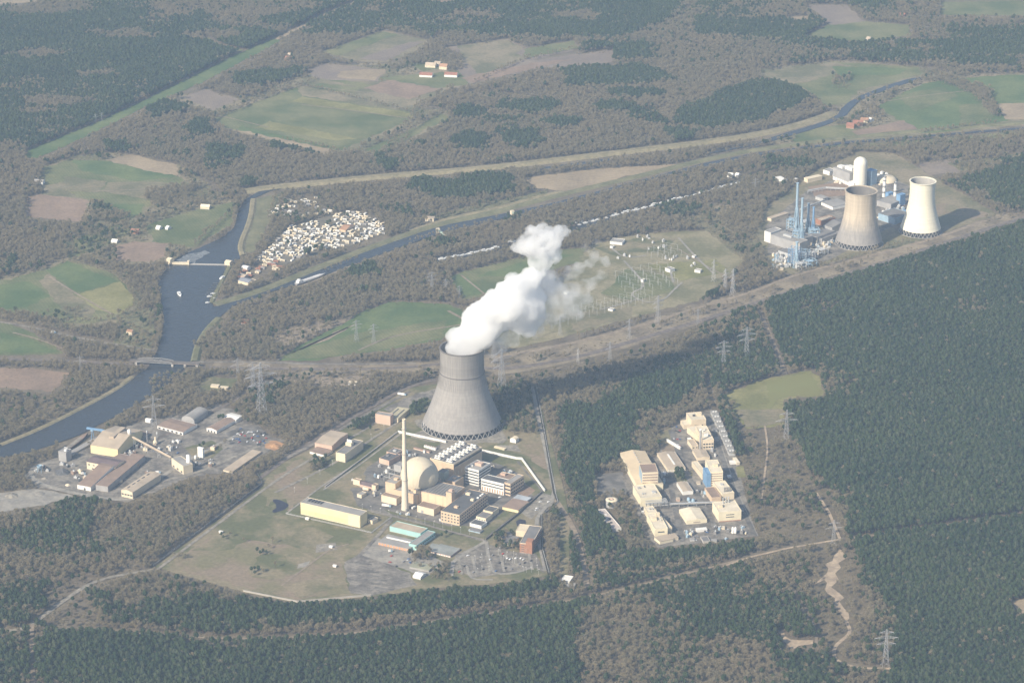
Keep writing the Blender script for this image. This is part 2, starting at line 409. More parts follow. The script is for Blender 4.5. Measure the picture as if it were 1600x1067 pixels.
F('pasture', [(455, 125), (500, 122), (655, 160), (646, 176), (470, 150)], M_meadow, .36)
F('green_field', [(380, 196), (520, 218), (512, 232), (370, 204)], M_green, .38)
F('dry_field', [(358, 203), (382, 205), (516, 234), (510, 240)], M_tan, .42)
F('fallow_field', [(284, 152), (320, 140), (376, 156), (332, 173)], M_pink)
F('green_field', [(568, 236), (690, 178), (702, 184), (640, 216), (584, 238)], M_green2)
F('dry_field', [(564, 141), (608, 125), (690, 140), (640, 156)], M_brown)
F('dry_field', [(480, 110), (508, 99), (606, 110), (590, 128), (490, 124)], M_pink)
F('dry_field', [(530, 112), (600, 108), (604, 113), (586, 126), (528, 122)], M_tan, .36)
F('pasture', [(500, 82), (598, 48), (672, 64), (640, 86), (602, 98), (560, 96)], M_meadow)
F('fallow_field', [(690, 76), (790, 61), (832, 76), (896, 64), (906, 76), (830, 95), (960, 77), (956, 98), (840, 108), (735, 132), (712, 108)], M_pink)
F('green_field', [(822, 76), (896, 64), (902, 76), (816, 92)], M_green2, .36)
F('dry_field', [(715, 72), (790, 62), (820, 78), (760, 104), (722, 98)], M_meadow, .34)
F('green_field', [(640, 100), (690, 92), (700, 106), (660, 112)], M_green2)
F('green_field', [(590, 122), (730, 110), (740, 132), (690, 138), (620, 128)], M_green2, .2)
F('meadow', [(1184, 116), (1240, 106), (1302, 97), (1434, 106), (1442, 116), (1400, 128), (1342, 140), (1326, 160), (1290, 166), (1268, 146), (1245, 134)], M_green2)
F('meadow', [(1184, 116), (1242, 105), (1302, 98), (1330, 103), (1290, 120), (1240, 128)], M_meadow, .34)
F('green_field', [(1372, 166), (1440, 132), (1500, 122), (1620, 116), (1700, 112), (1700, 160), (1560, 192), (1482, 206), (1440, 208), (1400, 186)], M_green)
paint([(1470, 118), (1540, 140), (1570, 185), (1548, 182), (1520, 150), (1470, 130)], 2)
F('dry_field', [(1556, 163), (1700, 158), (1700, 186), (1574, 188)], M_tan, .4)
F('dry_field', [(1330, 206), (1412, 188), (1436, 206), (1348, 216)], M_brown, .4)
F('green_field', [(1262, 200), (1320, 196), (1350, 214), (1250, 226), (1238, 218)], M_green2)
F('green_field', [(1258, 56), (1300, 36), (1360, 34), (1420, 40), (1424, 56), (1340, 66)], M_green2)
F('fallow_field', [(1258, 8), (1322, 8), (1352, 34), (1302, 40)], M_pink)
F('green_field', [(1470, 4), (1700, 0), (1700, 26), (1468, 24)], M_green2)
F('dry_field', [(-60, -4), (50, -6), (60, 3), (0, 8), (-60, 8)], M_tan)
F('clearing', [(1228, 27), (1264, 25), (1262, 31), (1230, 30)], M_tan)
F('clearing', [(1222, -20), (1700, -22), (1700, -2), (1222, -4)], M_pink)
F('clearing', [(655, 0), (720, -3), (700, 5)], M_brown)
F('dry_field', [(820, 278), (940, 264), (1056, 257), (1046, 266), (980, 276), (886, 300), (838, 294)], M_tan)
F('green_field', [(432, 562), (480, 535), (560, 490), (610, 472), (690, 474), (722, 482), (735, 500), (690, 530), (600, 548), (560, 552), (480, 565)], M_green)
F('dry_field', [(500, 530), (560, 505), (520, 528), (470, 545), (430, 565)], M_track, .38)
F('green_field', [(700, 432), (760, 415), (860, 392), (915, 388), (905, 410), (830, 430), (760, 462), (724, 468)], M_green2)
F('green_field', [(702, 434), (720, 428), (760, 455), (726, 466)], M_green, .36)
F('substation_yard', [(925, 382), (1000, 366), (1104, 360), (1162, 408), (1130, 440), (1090, 470), (990, 496), (900, 522), (800, 545), (770, 530), (850, 470)], M_sub)
F('substation_yard', [(1090, 330), (1140, 330), (1150, 375), (1105, 365)], M_brown)
F('substation_yard', [(1000, 330), (1090, 322), (1200, 320), (1190, 400), (1162, 408), (1104, 360)], M_meadow, code=4)
F('meadow_clearing', [(1132, 614), (1200, 592), (1266, 579), (1282, 592), (1288, 618), (1226, 624), (1225, 666), (1166, 670), (1148, 650)], M_olive)
F('scrub_ground', [(1142, 672), (1226, 666), (1240, 700), (1300, 775), (1310, 845), (1185, 850), (1160, 760)], M_scrub, code=4)
F('gas_plant_ground', [(1190, 330), (1270, 270), (1340, 238), (1400, 240), (1480, 290), (1560, 335), (1520, 350), (1400, 388), (1300, 415), (1240, 430), (1200, 410), (1185, 370)], M_meadow)
F('gas_plant_yard', [(1196, 352), (1260, 300), (1340, 262), (1420, 290), (1420, 340), (1310, 400), (1250, 425), (1200, 395)], M_asph2, .36)
F('gas_plant_yard', [(1262, 292), (1330, 282), (1320, 306), (1275, 310)], M_brown, .4)
F('gas_plant_yard', [(1390, 330), (1480, 318), (1555, 336), (1480, 352), (1400, 370)], M_ktan, .34)
F('clearing', [(1436, 255), (1500, 248), (1510, 268), (1450, 275)], M_pink)

# ---- compound of the nuclear plant
F('compound_grass', [(242, 886), (330, 818), (411, 757), (402, 742), (480, 705), (560, 655), (640, 606), (700, 598), (832, 604), (850, 680), (868, 778), (842, 802), (846, 850), (862, 900), (690, 918), (580, 932), (465, 942), (380, 925)], M_kgrass, amp=0)
F('compound_heath', [(262, 886), (330, 838), (470, 855), (525, 870), (548, 925), (465, 938), (390, 920)], M_ktan, .32, amp=5)
F('compound_grass', [(480, 705), (560, 655), (640, 606), (690, 600), (668, 640), (625, 672), (520, 745), (440, 790), (415, 770)], M_kgrass, .3)
F('compound_heath', [(412, 757), (470, 716), (520, 742), (450, 800), (420, 790)], M_ktan, .33, amp=5)
F('plant_yard', [(548, 765), (575, 730), (600, 712), (640, 690), (742, 700), (812, 722), (850, 768), (760, 840), (620, 806), (560, 792)], M_asph, .36, amp=1)
F('lawn', [(626, 680), (690, 694), (668, 704), (605, 700), (560, 742), (520, 762), (470, 795), (470, 788)], M_kgrass, .45, amp=1)
F('lawn', [(745, 704), (806, 720), (846, 768), (834, 776), (812, 740), (780, 726), (745, 715)], M_kgrass, .45, amp=1)
F('lawn', [(612, 803), (690, 822), (755, 842), (820, 792), (800, 790), (760, 822), (700, 822), (640, 806), (600, 796)], M_kgrass, .45, amp=1)
F('bare_earth', [(800, 766), (822, 758), (836, 766), (822, 778)], M_brown, .5, amp=1)
F('tower_apron', ell(722, 672, 74, 31, 28), M_gravel, .4, amp=0)
F('hall_yard', [(446, 803), (474, 786), (612, 808), (580, 832)], M_kgrass, .46, amp=0)
F('workshop_yard', [(562, 866), (590, 840), (655, 862), (700, 880), (660, 905), (640, 892), (596, 878)], M_conc, .44, amp=1)
F('gravel_lot', [(536, 880), (562, 866), (600, 878), (640, 895), (650, 915), (580, 930), (548, 926)], M_asph2, .42, amp=2)
F('car_park', [(706, 886), (712, 866), (756, 848), (800, 862), (838, 866), (850, 896), (790, 902), (740, 904)], M_asph2, .42, amp=1)
F('gate_yard', [(812, 800), (846, 770), (868, 776), (862, 790), (840, 802), (830, 812)], M_gravel, .48, amp=1)
F('lawn', [(736, 903), (770, 899), (838, 888), (858, 900), (760, 914), (705, 914)], M_kgrass, .5, amp=1)
F('pond_bank', ell(436, 790, 15, 12, 14), M_kgrass, .4, amp=0)
M_pondw = mat('peat_pond_water', (.028, .026, .04), rough=.5, var=.2)
F('pond', [(424, 781), (434, 780), (448, 786), (452, 790), (444, 797), (428, 802), (424, 799), (434, 792)], M_pondw, .55, smooth=1, amp=0)
F('garden_pond', [(806, 815), (812, 811), (821, 813), (822, 820), (816, 824), (808, 822)], M_pondw, .6, amp=0)

# ---- chemical works
F('works_yard', [(976, 742), (1028, 712), (1044, 672), (1072, 650), (1112, 640), (1145, 700), (1182, 838), (1140, 842), (1060, 852), (1028, 856), (1004, 830)], M_asph2, .36, amp=1)
F('works_lot', [(930, 742), (972, 738), (980, 772), (944, 778), (932, 765)], M_asph, .36, amp=1)
road('lane_line', [(1042, 716), (1049, 750), (1060, 800), (1070, 846)], .9, M_conc, .72, code=None)
road('lane_line', [(1052, 674), (1064, 712), (1078, 745), (1098, 785), (1120, 832)], .9, M_conc, .72, code=None)
road('kerb_strip', [(1114, 655), (1132, 712), (1152, 768), (1184, 838)], 2, M_conc, .72, code=None)
road('lane_line', [(984, 748), (998, 782), (1018, 822), (1032, 850)], 1.2, M_conc, .72, code=None)
F('works_grass', [(1084, 672), (1092, 671), (1090, 690), (1080, 690)], M_kgrass, .5, amp=1, code=None)
F('works_grass', [(1030, 675), (1048, 668), (1062, 704), (1034, 706)], M_ktan, .44, amp=1)
F('works_grass', [(1064, 734), (1082, 736), (1080, 752), (1060, 756), (1052, 744)], M_kgrass, .44, amp=1)
F('works_grass', [(1150, 729), (1162, 728), (1166, 746), (1152, 746)], M_olive, .44, amp=1)
F('works_lot', [(940, 780), (975, 776), (985, 850), (960, 852)], M_scrub, .34, code=4)
# ---- works on the river bank
F('river_works_yard', [(38, 742), (60, 724), (140, 700), (200, 665), (300, 640), (345, 632), (400, 660), (420, 680), (445, 690), (410, 712), (360, 738), (300, 745), (200, 785), (110, 770), (60, 762)], M_asph2, .36, amp=3)
F('rubble_ground', [(-60, 775), (20, 768), (60, 764), (120, 775), (60, 792), (0, 800), (-60, 800)], M_conc, .36, amp=4)
F('sand_heap_ground', [(414, 690), (432, 688), (446, 696), (430, 704), (414, 700)], mat('orange_sand', (.42, .24, .12), scale=.1), .5, amp=2)
F('works_lawn', [(290, 700), (330, 688), (350, 702), (330, 718), (300, 712)], M_kgrass, .46, amp=2)
F('scrap_yard', [(352, 676), (400, 662), (420, 682), (412, 696), (362, 696)], M_asph, .45, amp=2)
F('clearing', [(300, 600), (330, 588), (372, 592), (360, 612), (318, 616)], M_kgrass, .4)
F('sand_clearing', [(430, 592), (480, 585), (520, 590), (480, 602), (440, 604)], M_track, .4, amp=5, code=4)

# ---- strips, patches and tracks inside the fields
for px, m in (([(100, 276), (165, 284), (158, 300), (104, 300)], M_meadow), ([(150, 322), (226, 318), (222, 338), (176, 345)], M_green), ([(300, 292), (232, 312), (160, 300), (170, 285), (240, 285)], M_meadow),
              ([(118, 462), (188, 440), (213, 468), (190, 492), (150, 485)], M_olive), ([(62, 440), (76, 428), (118, 460), (150, 486), (140, 500), (100, 490), (80, 462)], M_meadow), ([(0, 520), (50, 532), (90, 550), (0, 552)], M_green),
              ([(420, 170), (540, 186), (630, 190), (530, 232), (380, 198)], M_green2), ([(470, 152), (646, 178), (644, 186), (455, 160)], M_olive), ([(400, 200), (520, 220), (560, 218), (420, 190)], M_olive), ([(500, 130), (560, 138), (556, 146), (486, 138)], M_green2),
              ([(505, 82), (596, 50), (622, 54), (530, 88)], M_green2), ([(560, 92), (640, 66), (662, 66), (602, 96)], M_pink), ([(730, 100), (800, 84), (830, 90), (750, 118)], M_meadow), ([(720, 122), (830, 100), (900, 92), (740, 130)], M_brown),
              ([(1200, 120), (1260, 112), (1280, 124), (1240, 132)], M_meadow), ([(1300, 104), (1420, 108), (1400, 118), (1310, 118)], M_green), ([(1400, 150), (1470, 136), (1500, 150), (1430, 175)], M_green2), ([(1500, 165), (1550, 160), (1552, 185), (1500, 200)], M_green2),
              ([(1200, 595), (1262, 583), (1280, 600), (1282, 616), (1220, 622), (1200, 640)], mat('mown_meadow', (.225, .215, .075), scale=.02, col2=(.19, .19, .065))), ([(1150, 640), (1220, 640), (1222, 660), (1168, 668)], M_meadow),
              ([(930, 388), (1000, 372), (1060, 372), (1040, 390), (960, 400)], M_kgrass), ([(1010, 415), (1120, 405), (1140, 425), (1060, 440)], M_olive), ([(980, 420), (1040, 432), (1060, 455), (990, 470), (940, 460)], M_green2), ([(880, 490), (990, 480), (985, 495), (900, 518)], M_meadow),
              ([(440, 558), (560, 520), (700, 500), (690, 528), (600, 546), (480, 562)], M_green2), ([(740, 432), (850, 400), (900, 396), (800, 432)], M_green)):
    F('field_strip', px, m, .5, amp=4, code=None)
for px, w in (([(76, 432), (120, 460), (176, 492)], 4), ([(20, 520), (60, 530), (100, 546)], 4), ([(470, 164), (540, 172), (640, 186)], 3), ([(150, 300), (230, 296), (290, 292)], 3), ([(560, 548), (610, 525), (720, 508)], 4), ([(720, 430), (740, 446), (762, 464)], 4),
              ([(700, 486), (735, 505)], 6), ([(430, 128), (520, 140), (600, 148)], 3), ([(240, 166), (330, 178), (420, 200)], 3), ([(1380, 160), (1440, 150), (1540, 140)], 3), ([(1060, 390), (1110, 420), (1150, 440)], 3)):
    road('field_track', px, w, M_track, .7, code=None)
for px, m in (([(270, 878), (330, 842), (380, 850), (340, 890)], M_ktan), ([(300, 862), (340, 830), (400, 835), (360, 858)], M_kgrass), ([(400, 870), (470, 862), (500, 876), (440, 905), (390, 900)], M_kgrass), ([(430, 850), (480, 822), (520, 838), (500, 856)], M_meadow), ([(440, 915), (520, 900), (545, 912), (470, 936)], M_meadow),
              ([(490, 852), (520, 850), (526, 858), (498, 862)], M_gravel), ([(470, 880), (484, 877), (482, 884), (468, 886)], M_conc), ([(640, 620), (690, 606), (740, 606), (680, 625)], M_asph2), ([(790, 640), (832, 650), (836, 690), (800, 690)], M_kgrass), ([(812, 690), (850, 696), (858, 740), (826, 715)], M_ktan),
              ([(780, 694), (812, 696), (810, 708), (770, 700)], M_gravel), ([(600, 640), (660, 612), (670, 618), (620, 648)], M_asph2), ([(545, 752), (560, 740), (575, 745), (566, 760), (550, 764)], M_kgrass)):
    F('ground_patch', px, m, .52, amp=5, code=None)
for k in range(7):
    F('lot_stripe', [(556 + 5 * k, 878 + 6.5 * k), (580 + 6 * k, 881 + 6.5 * k), (581 + 6 * k, 883 + 6.5 * k), (555 + 5 * k, 881 + 6.5 * k)], M_asph, .56, amp=1, code=None)
for k in range(6):
    road('parking_lane', [(716 + 22 * k, 872 - 1.5 * k), (722 + 22 * k, 898 - 1.5 * k)], 4, M_conc if k % 2 else M_gravel, .74, code=None, smooth=0)
# ---- woods that stand on the fields
for poly, c in (([(150, 318), (205, 340), (165, 350), (140, 345)], 2), ([(230, 300), (300, 290), (300, 310), (250, 325), (225, 312)], 2),
                ([(60, 495), (130, 480), (120, 500), (70, 505)], 4), ([(0, 490), (70, 500), (120, 520), (240, 545), (240, 560), (110, 550), (50, 520), (0, 500)], 2),
                ([(630, 95), (680, 78), (720, 88), (724, 108), (700, 112), (690, 98), (640, 104)], 2), ([(1300, 120), (1330, 116), (1330, 140), (1300, 140)], 4),
                ([(740, 600), (830, 604), (846, 680), (800, 680), (770, 640)], 6), ([(480, 720), (510, 712), (512, 736), (486, 742)], 3),
                ([(540, 665), (585, 650), (582, 676), (542, 674)], 5), ([(640, 868), (670, 858), (672, 878), (650, 882)], 3), ([(680, 888), (705, 878), (704, 910), (672, 905)], 3),
                ([(770, 840), (800, 835), (808, 860), (776, 862)], 6), ([(962, 840), (975, 800), (1000, 815), (1000, 850)], 3), ([(940, 780), (975, 772), (975, 800), (944, 795)], 3),
                ([(1130, 650), (1140, 650), (1165, 715), (1150, 715), (1130, 680)], 5), ([(1052, 744), (1064, 736), (1076, 744), (1062, 756)], 5),
                ([(640, 640), (668, 630), (664, 648), (640, 652)], 5), ([(355, 655), (400, 640), (440, 660), (470, 640), (540, 610), (480, 665), (440, 690), (418, 672)], 2),
                ([(1010, 325), (1090, 318), (1120, 330), (1060, 345)], 3), ([(1150, 320), (1195, 310), (1190, 350), (1160, 385), (1140, 370)], 2),
                ([(200, 640), (270, 590), (320, 585), (300, 620), (360, 615), (330, 640), (240, 660)], 2)):
    paint(poly, c)
    
# ---- water
def Wt(name, px, k=.8, **kw): return sheet(name, px, M_water, .9, amp=1.2, k=k, **kw)
Wt('river', [(384, 312), (372, 330), (366, 356), (348, 372), (312, 388), (268, 408), (258, 425), (246, 440), (256, 500), (252, 530), (240, 560), (228, 578), (180, 612), (110, 648), (50, 678), (-90, 714),
             (-90, 742), (0, 716), (50, 706), (120, 682), (180, 652), (250, 610), (280, 585), (304, 560), (322, 520), (340, 500), (362, 480), (420, 458), (500, 434), (600, 396), (664, 374),
             (648, 366), (560, 398), (500, 420), (430, 446), (372, 470), (334, 480), (326, 470), (344, 440), (356, 412), (376, 405), (372, 390), (392, 350), (394, 312)], smooth=0)
Wt('river_bay', [(384, 312), (394, 312), (420, 300), (470, 290), (470, 287), (410, 297)])
Wt('canal', [(648, 366), (664, 374), (700, 362), (790, 342), (790, 334), (700, 352)])
Wt('canal', [(790, 334), (790, 342), (860, 325), (1000, 286), (1110, 260), (1180, 244), (1320, 225.5), (1440, 215.5), (1700, 194), (1700, 191.5), (1440, 213), (1320, 222), (1180, 240), (1100, 256), (1000, 282.5), (860, 319)], k=.35)
Wt('river_arm', [(1100, 240), (1180, 226), (1215, 212), (1272, 196), (1306, 184), (1318, 166), (1340, 152), (1380, 136), (1420, 124), (1440, 121), (1442, 123.5), (1400, 136), (1350, 154), (1333, 168), (1320, 184), (1288, 198), (1238, 212), (1200, 224), (1110, 242)], smooth=1, k=.3)
Wt('old_canal', [(672, 408), (690, 410), (800, 388), (930, 352), (1050, 318), (1160, 286), (1160, 281), (1050, 313), (930, 346), (800, 382), (690, 402)], k=.3)
Wt('still_pool', [(850, 262), (955, 248), (956, 252), (850, 266)], k=.3)

# ---- banks and dykes
bank('canal_bank', [(334, 477), (400, 458), (470, 430), (540, 402), (600, 380), (680, 352), (780, 330)], 10, 26, 3, M_bank)
bank('canal_bank', [(780, 330), (860, 308), (1000, 275), (1100, 250), (1180, 234), (1320, 216), (1420, 206), (1700, 184)], 8, 22, 3, M_bank)
bank('canal_bank', [(640, 362), (700, 342), (760, 330), (850, 306), (880, 300)], 6, 16, 2.5, M_reed)
bank('river_dyke', [(382, 300), (420, 294), (500, 286), (600, 276), (760, 264), (960, 240), (1080, 226), (1180, 212), (1250, 196), (1300, 178)], 14, 30, 4, M_reed)
bank('river_dyke', [(0, 696), (60, 672), (120, 642), (180, 610), (206, 590)], 6, 14, 2.5, M_reed, smooth=1)
bank('river_bank', [(304, 566), (310, 540), (324, 516), (342, 498)], 8, 18, 3, M_bank)
bank('river_bank', [(396, 312), (392, 345), (374, 385), (380, 400)], 6, 16, 2.5, M_reed)
bank('river_bank', [(330, 474), (346, 440), (360, 414)], 5, 10, 1.5, M_bank)
F('green_field', [(398, 312), (440, 302), (420, 350), (394, 395), (378, 398), (392, 352)], M_bank, .3)
sheet('green_lane', [(40, 246), (42, 236), (150, 192), (240, 150), (300, 120), (368, 86), (430, 60), (440, 64), (380, 96), (320, 128), (248, 158), (150, 206), (60, 248)], M_green, .5, amp=3)
road('dirt_lane', [(430, 62), (470, 44), (510, 22), (565, 0), (640, -30)], (16, 12), M_tan)
road('dirt_lane', [(322, 60), (340, 72), (378, 80)], 12, M_green2)

# ---- open strips: the rail corridor, gardens, bare ground
M_corr = mat('corridor_ground', (.205, .165, .115), scale=.02, col2=(.27, .22, .15), mid=(.42, .58), grain=(.2, .25))
for px, m, cd in (([(690, 562), (790, 552), (900, 532), (1010, 502), (1100, 472), (1190, 448), (1260, 422), (1340, 402), (1450, 374), (1560, 336), (1600, 330), (1600, 344), (1540, 360), (1440, 392), (1340, 420), (1250, 450), (1180, 476), (1080, 510), (980, 545), (880, 574), (800, 590), (700, 580)], M_corr, 8),
                  ([(330, 568), (440, 566), (560, 570), (690, 564), (690, 582), (560, 586), (430, 588), (330, 582)], M_corr, 8), ([(700, 590), (800, 594), (880, 578), (980, 550), (1060, 530), (1050, 545), (960, 575), (860, 602), (780, 604)], M_scrub, 4),
                  ([(180, 490), (240, 480), (248, 530), (225, 555), (180, 540)], M_bank, 4), ([(0, 612), (90, 616), (100, 640), (40, 652), (0, 650)], M_scrub, 4), ([(100, 384), (170, 356), (226, 350), (180, 380), (110, 406)], M_green2, 4),
                  ([(200, 345), (240, 335), (240, 352), (205, 356)], M_meadow, 4), ([(420, 520), (500, 505), (560, 494), (500, 522), (440, 545)], M_track, 4), ([(300, 545), (330, 520), (400, 500), (420, 508), (350, 540)], M_scrub, 2), ([(640, 345), (760, 318), (860, 296), (850, 306), (700, 340)], M_bank, 4),
                  ([(1090, 275), (1180, 262), (1240, 262), (1200, 280), (1100, 290)], M_scrub, 4), ([(1480, 255), (1600, 240), (1600, 250), (1500, 268)], M_bank, 4), ([(1240, 232), (1400, 222), (1600, 205), (1600, 212), (1400, 232), (1250, 240)], M_green2, 4), ([(480, 595), (560, 588), (600, 592), (560, 606), (490, 612)], M_track, 4),
                  ([(230, 590), (290, 585), (300, 600), (240, 625)], M_scrub, 4), ([(700, 150), (760, 140), (840, 150), (780, 160)], M_scrub, 4), ([(580, 250), (700, 240), (760, 250), (640, 262)], M_scrub, 2)):
    sheet('open_ground', px, m, .28, code=cd, amp=6)
# ---- railway and roads
road('railway', [(-120, 558), (0, 561), (120, 565), (212, 570), (300, 574), (400, 576), (560, 578), (640, 574), (700, 568)], 11, M_ballast, .6, clear=2)
road('railway', [(700, 568), (780, 580), (900, 560), (1000, 530), (1100, 500), (1180, 474), (1300, 435), (1400, 405), (1560, 352), (1640, 330)], 12, M_ballast, .6, clear=3)
road('country_road', [(300, 566), (400, 566), (520, 570), (650, 568)], 7, M_asph2, .55)
road('railway_cutting', [(760, 590), (840, 580), (960, 552), (1060, 522), (1140, 495)], 9, M_scrub, .4)
road('sandy_track', [(760, 562), (880, 540), (1000, 510), (1100, 478), (1180, 456), (1240, 430), (1330, 408), (1440, 380), (1540, 345)], 9, M_track, .5)
road('country_road', [(-60, 496), (0, 503), (60, 514), (90, 522), (160, 535), (240, 548)], 6, M_asph2, .5, clear=1.5)
road('rail_siding', [(405, 748), (470, 700), (560, 648), (640, 602), (700, 590)], 8, M_ballast, .5)
road('rail_siding', [(238, 690), (300, 660), (350, 636), (400, 604), (440, 590)], 6, M_ballast, .5)
road('works_road', [(440, 720), (480, 700), (560, 655), (640, 612)], 7, M_asph2, .55)
road('boundary_ditch', [(236, 886), (330, 818), (410, 758)], 6, mat('ditch_earth', (.05, .045, .035)), .5)
road('patrol_road', [(246, 890), (336, 822), (416, 762), (470, 726), (540, 690), (620, 640)], 5, M_gravel, .55, smooth=1)
road('patrol_road', [(620, 676), (560, 722), (500, 762), (447, 803)], 3, M_conc, .6, smooth=0)
road('patrol_road', [(626, 678), (564, 725), (505, 766)], 3, M_conc, .6, smooth=0)
road('patrol_road', [(447, 803), (520, 819), (580, 833), (612, 808), (580, 800)], 3, M_conc, .6, smooth=0)
road('plant_road', [(575, 797), (640, 813), (700, 830), (760, 846)], 6, M_asph2, .6, smooth=0)
road('plant_road', [(612, 812), (590, 838), (562, 868), (540, 880)], 6, M_asph2, .6, smooth=0)
road('plant_road', [(759, 846), (735, 860), (708, 878), (705, 900)], 6, M_conc, .6, smooth=0)
road('plant_road', [(760, 846), (764, 880), (772, 897), (800, 897), (828, 888)], 5, M_conc, .6)
road('plant_road', [(705, 880), (730, 882), (732, 898), (740, 906), (770, 906)], 4, M_conc, .6)
road('plant_road', [(832, 604), (842, 660), (852, 700), (860, 740), (868, 776), (846, 800), (838, 812), (840, 840), (848, 870), (852, 892)], 6, M_conc, .6, smooth=1)
road('plant_road', [(622, 660), (560, 700), (520, 726), (430, 770)], 5, M_gravel, .58, smooth=1)
road('heath_path', [(545, 850), (515, 858), (480, 885), (440, 915)], 3, M_track, .55)
road('boundary_ditch', [(836, 605), (850, 670), (866, 770), (872, 784), (846, 806), (848, 860), (858, 898)], 4, mat('ditch_earth', (.05, .045, .035)), .62, smooth=0)
road('works_road', [(976, 745), (990, 780), (1010, 820), (1026, 850)], 9, M_asph2, .6)
road('works_road', [(1048, 672), (1058, 700), (1070, 735), (1090, 775), (1116, 820), (1122, 838)], 9, M_asph, .6, smooth=1)
road('works_road', [(1040, 716), (1046, 750), (1056, 800), (1066, 846)], 8, M_asph, .6, smooth=1)
road('works_road', [(1112, 660), (1128, 715), (1148, 770), (1180, 838)], 7, M_asph, .6, smooth=1)
road('works_road', [(1050, 793), (1116, 790)], 6, M_asph2, .62, smooth=0)
road('forest_road', [(868, 780), (900, 830), (912, 880), (918, 920)], 8, M_track, .5)
road('grass_verge', [(838, 632), (856, 700), (876, 770), (884, 830), (880, 900)], 14, M_kgrass, .4)
road('forest_road', [(-60, 990), (40, 985), (60, 968), (100, 938), (150, 905), (240, 890)], (9, 6), M_gravel, .5)
road('forest_road', [(60, 968), (90, 985), (160, 985)], 5, M_gravel, .5)
road('forest_road', [(50, 975), (50, 1010), (52, 1067), (52, 1150)], 6, M_track, .5)
road('forest_track', [(160, 985), (330, 998), (420, 998), (560, 990), (700, 968), (780, 956), (900, 938), (1040, 905), (1175, 870)], 4.5, M_track, .5, clear=1.5)
road('forest_track', [(1130, 885), (1175, 870), (1230, 857), (1312, 843)], 4.5, M_sand, .5, smooth=0, clear=4)
road('forest_track', [(1314, 846), (1295, 800), (1275, 770)], 4.5, M_sand, .5, smooth=0, clear=4)
road('forest_track', [(1310, 843), (1360, 838), (1480, 820), (1700, 792)], 4, M_track, .5, clear=1.5)
road('forest_track', [(1185, 485), (1210, 540), (1226, 585)], 9, M_track, .45)
road('forest_track', [(1195, 665), (1200, 700), (1195, 740), (1190, 780)], 3, M_sand, .5)
road('forest_track', [(1105, 590), (1110, 625), (1118, 645)], 7, M_scrub, .5)
F('scrub_clearing', [(1270, 860), (1340, 860), (1345, 920), (1360, 960), (1345, 1030), (1310, 1040), (1270, 960), (1252, 920)], M_scrub, .3, code=4, amp=6)
F('bare_sand', [(1312, 856), (1319, 870), (1313, 888), (1306, 904), (1303, 918), (1312, 926), (1316, 942), (1328, 966), (1326, 972), (1318, 974), (1312, 962), (1306, 942), (1298, 928), (1290, 920), (1292, 905), (1279, 913), (1288, 894), (1300, 870)], M_sand, .5, amp=5)
F('bare_sand', [(1212, 986), (1222, 984), (1236, 1000), (1272, 1000), (1270, 1008), (1236, 1014), (1222, 1000)], M_sand, .5, amp=4)
road('sandy_track', [(1322, 970), (1330, 988), (1316, 1000), (1304, 1010), (1302, 1028), (1320, 1038), (1342, 1044), (1392, 1045)], 5, M_sand, .52, clear=4)
road('sandy_track', [(1240, 920), (1252, 950), (1276, 985), (1275, 1012)], 4, M_track, .5)
F('bare_sand', [(1576, 940), (1610, 936), (1700, 936), (1700, 965), (1600, 962)], M_tan, .5)
road('canal_path', [(460, 452), (520, 428), (590, 398)], 5, M_track, .6)
road('round_drive', [(120, 772), (70, 760), (46, 745), (52, 730), (72, 724), (92, 722)], 8, M_conc, .6)
paint([(84, 724), (80, 712), (138, 664), (170, 662), (150, 690), (108, 722)], 0)
road('works_road', [(60, 756), (120, 772), (180, 782), (210, 780)], 8, M_conc, .6)
road('works_road', [(200, 780), (250, 752), (300, 742), (350, 722), (420, 690)], 7, M_gravel, .6)
road('works_road', [(212, 775), (268, 735), (330, 700), (372, 680)], 7, M_conc, .62, smooth=0)
# ================================================================== BUILDINGS
W_beige = mat('beige_cladding', (.60, .45, .31), var=.08, scale=.08)
W_pink = mat('pinkish_panel', (.56, .40, .31), var=.08, scale=.08)
W_yellow = mat('pale_yellow_cladding', (.74, .62, .36), var=.05, scale=.06)
W_cream = mat('cream_render', (.68, .58, .42), var=.08, scale=.08)
W_white = mat('white_panel', (.76, .74, .69), var=.06, scale=.08)
W_grey = mat('grey_cladding', (.34, .33, .32), var=.1, scale=.08)
W_orange = mat('warm_orange_cladding', (.69, .57, .41), var=.10, scale=.06)
W_brick = mat('red_brown_brick', (.34, .17, .105), var=.15, scale=.3)
W_teal = mat('turquoise_cladding', (.34, .55, .52), var=.06, scale=.08)
W_blue = mat('blue_steel', (.17, .30, .47), var=.1, scale=.1, rough=.5)
W_lblue = mat('pale_blue_steel', (.30, .41, .50), var=.1, scale=.1, rough=.5)
W_dark = mat('dark_glazing_and_shade', (.045, .047, .052), rough=.25, var=.15, scale=.2, spec=.5)
W_steel = mat('galvanised_steel', (.46, .46, .45), rough=.5, var=.12, scale=.3)
W_door = mat('orange_doors', (.66, .30, .14), var=.1, scale=.2)
R_grey = mat('grey_roof_felt', (.20, .19, .182), var=.15, scale=.05)
R_lgrey = mat('light_grey_roof', (.30, .285, .265), var=.12, scale=.05)
R_brown = mat('brown_roof_sheet', (.27, .195, .15), var=.14, scale=.06)
R_purple = mat('dark_purple_roof', (.155, .115, .115), var=.15, scale=.06)
R_tan = mat('tan_roof_sheet', (.44, .36, .27), var=.12, scale=.05)
R_cream = mat('cream_roof', (.67, .59, .45), var=.12, scale=.05)
R_red = mat('red_tiles', (.30, .14, .095), var=.15, scale=.2)
R_dark = mat('dark_roof', (.11, .11, .112), var=.15, scale=.06)
C_conc = mat('weathered_concrete', (.42, .39, .35), var=.1, scale=.03)
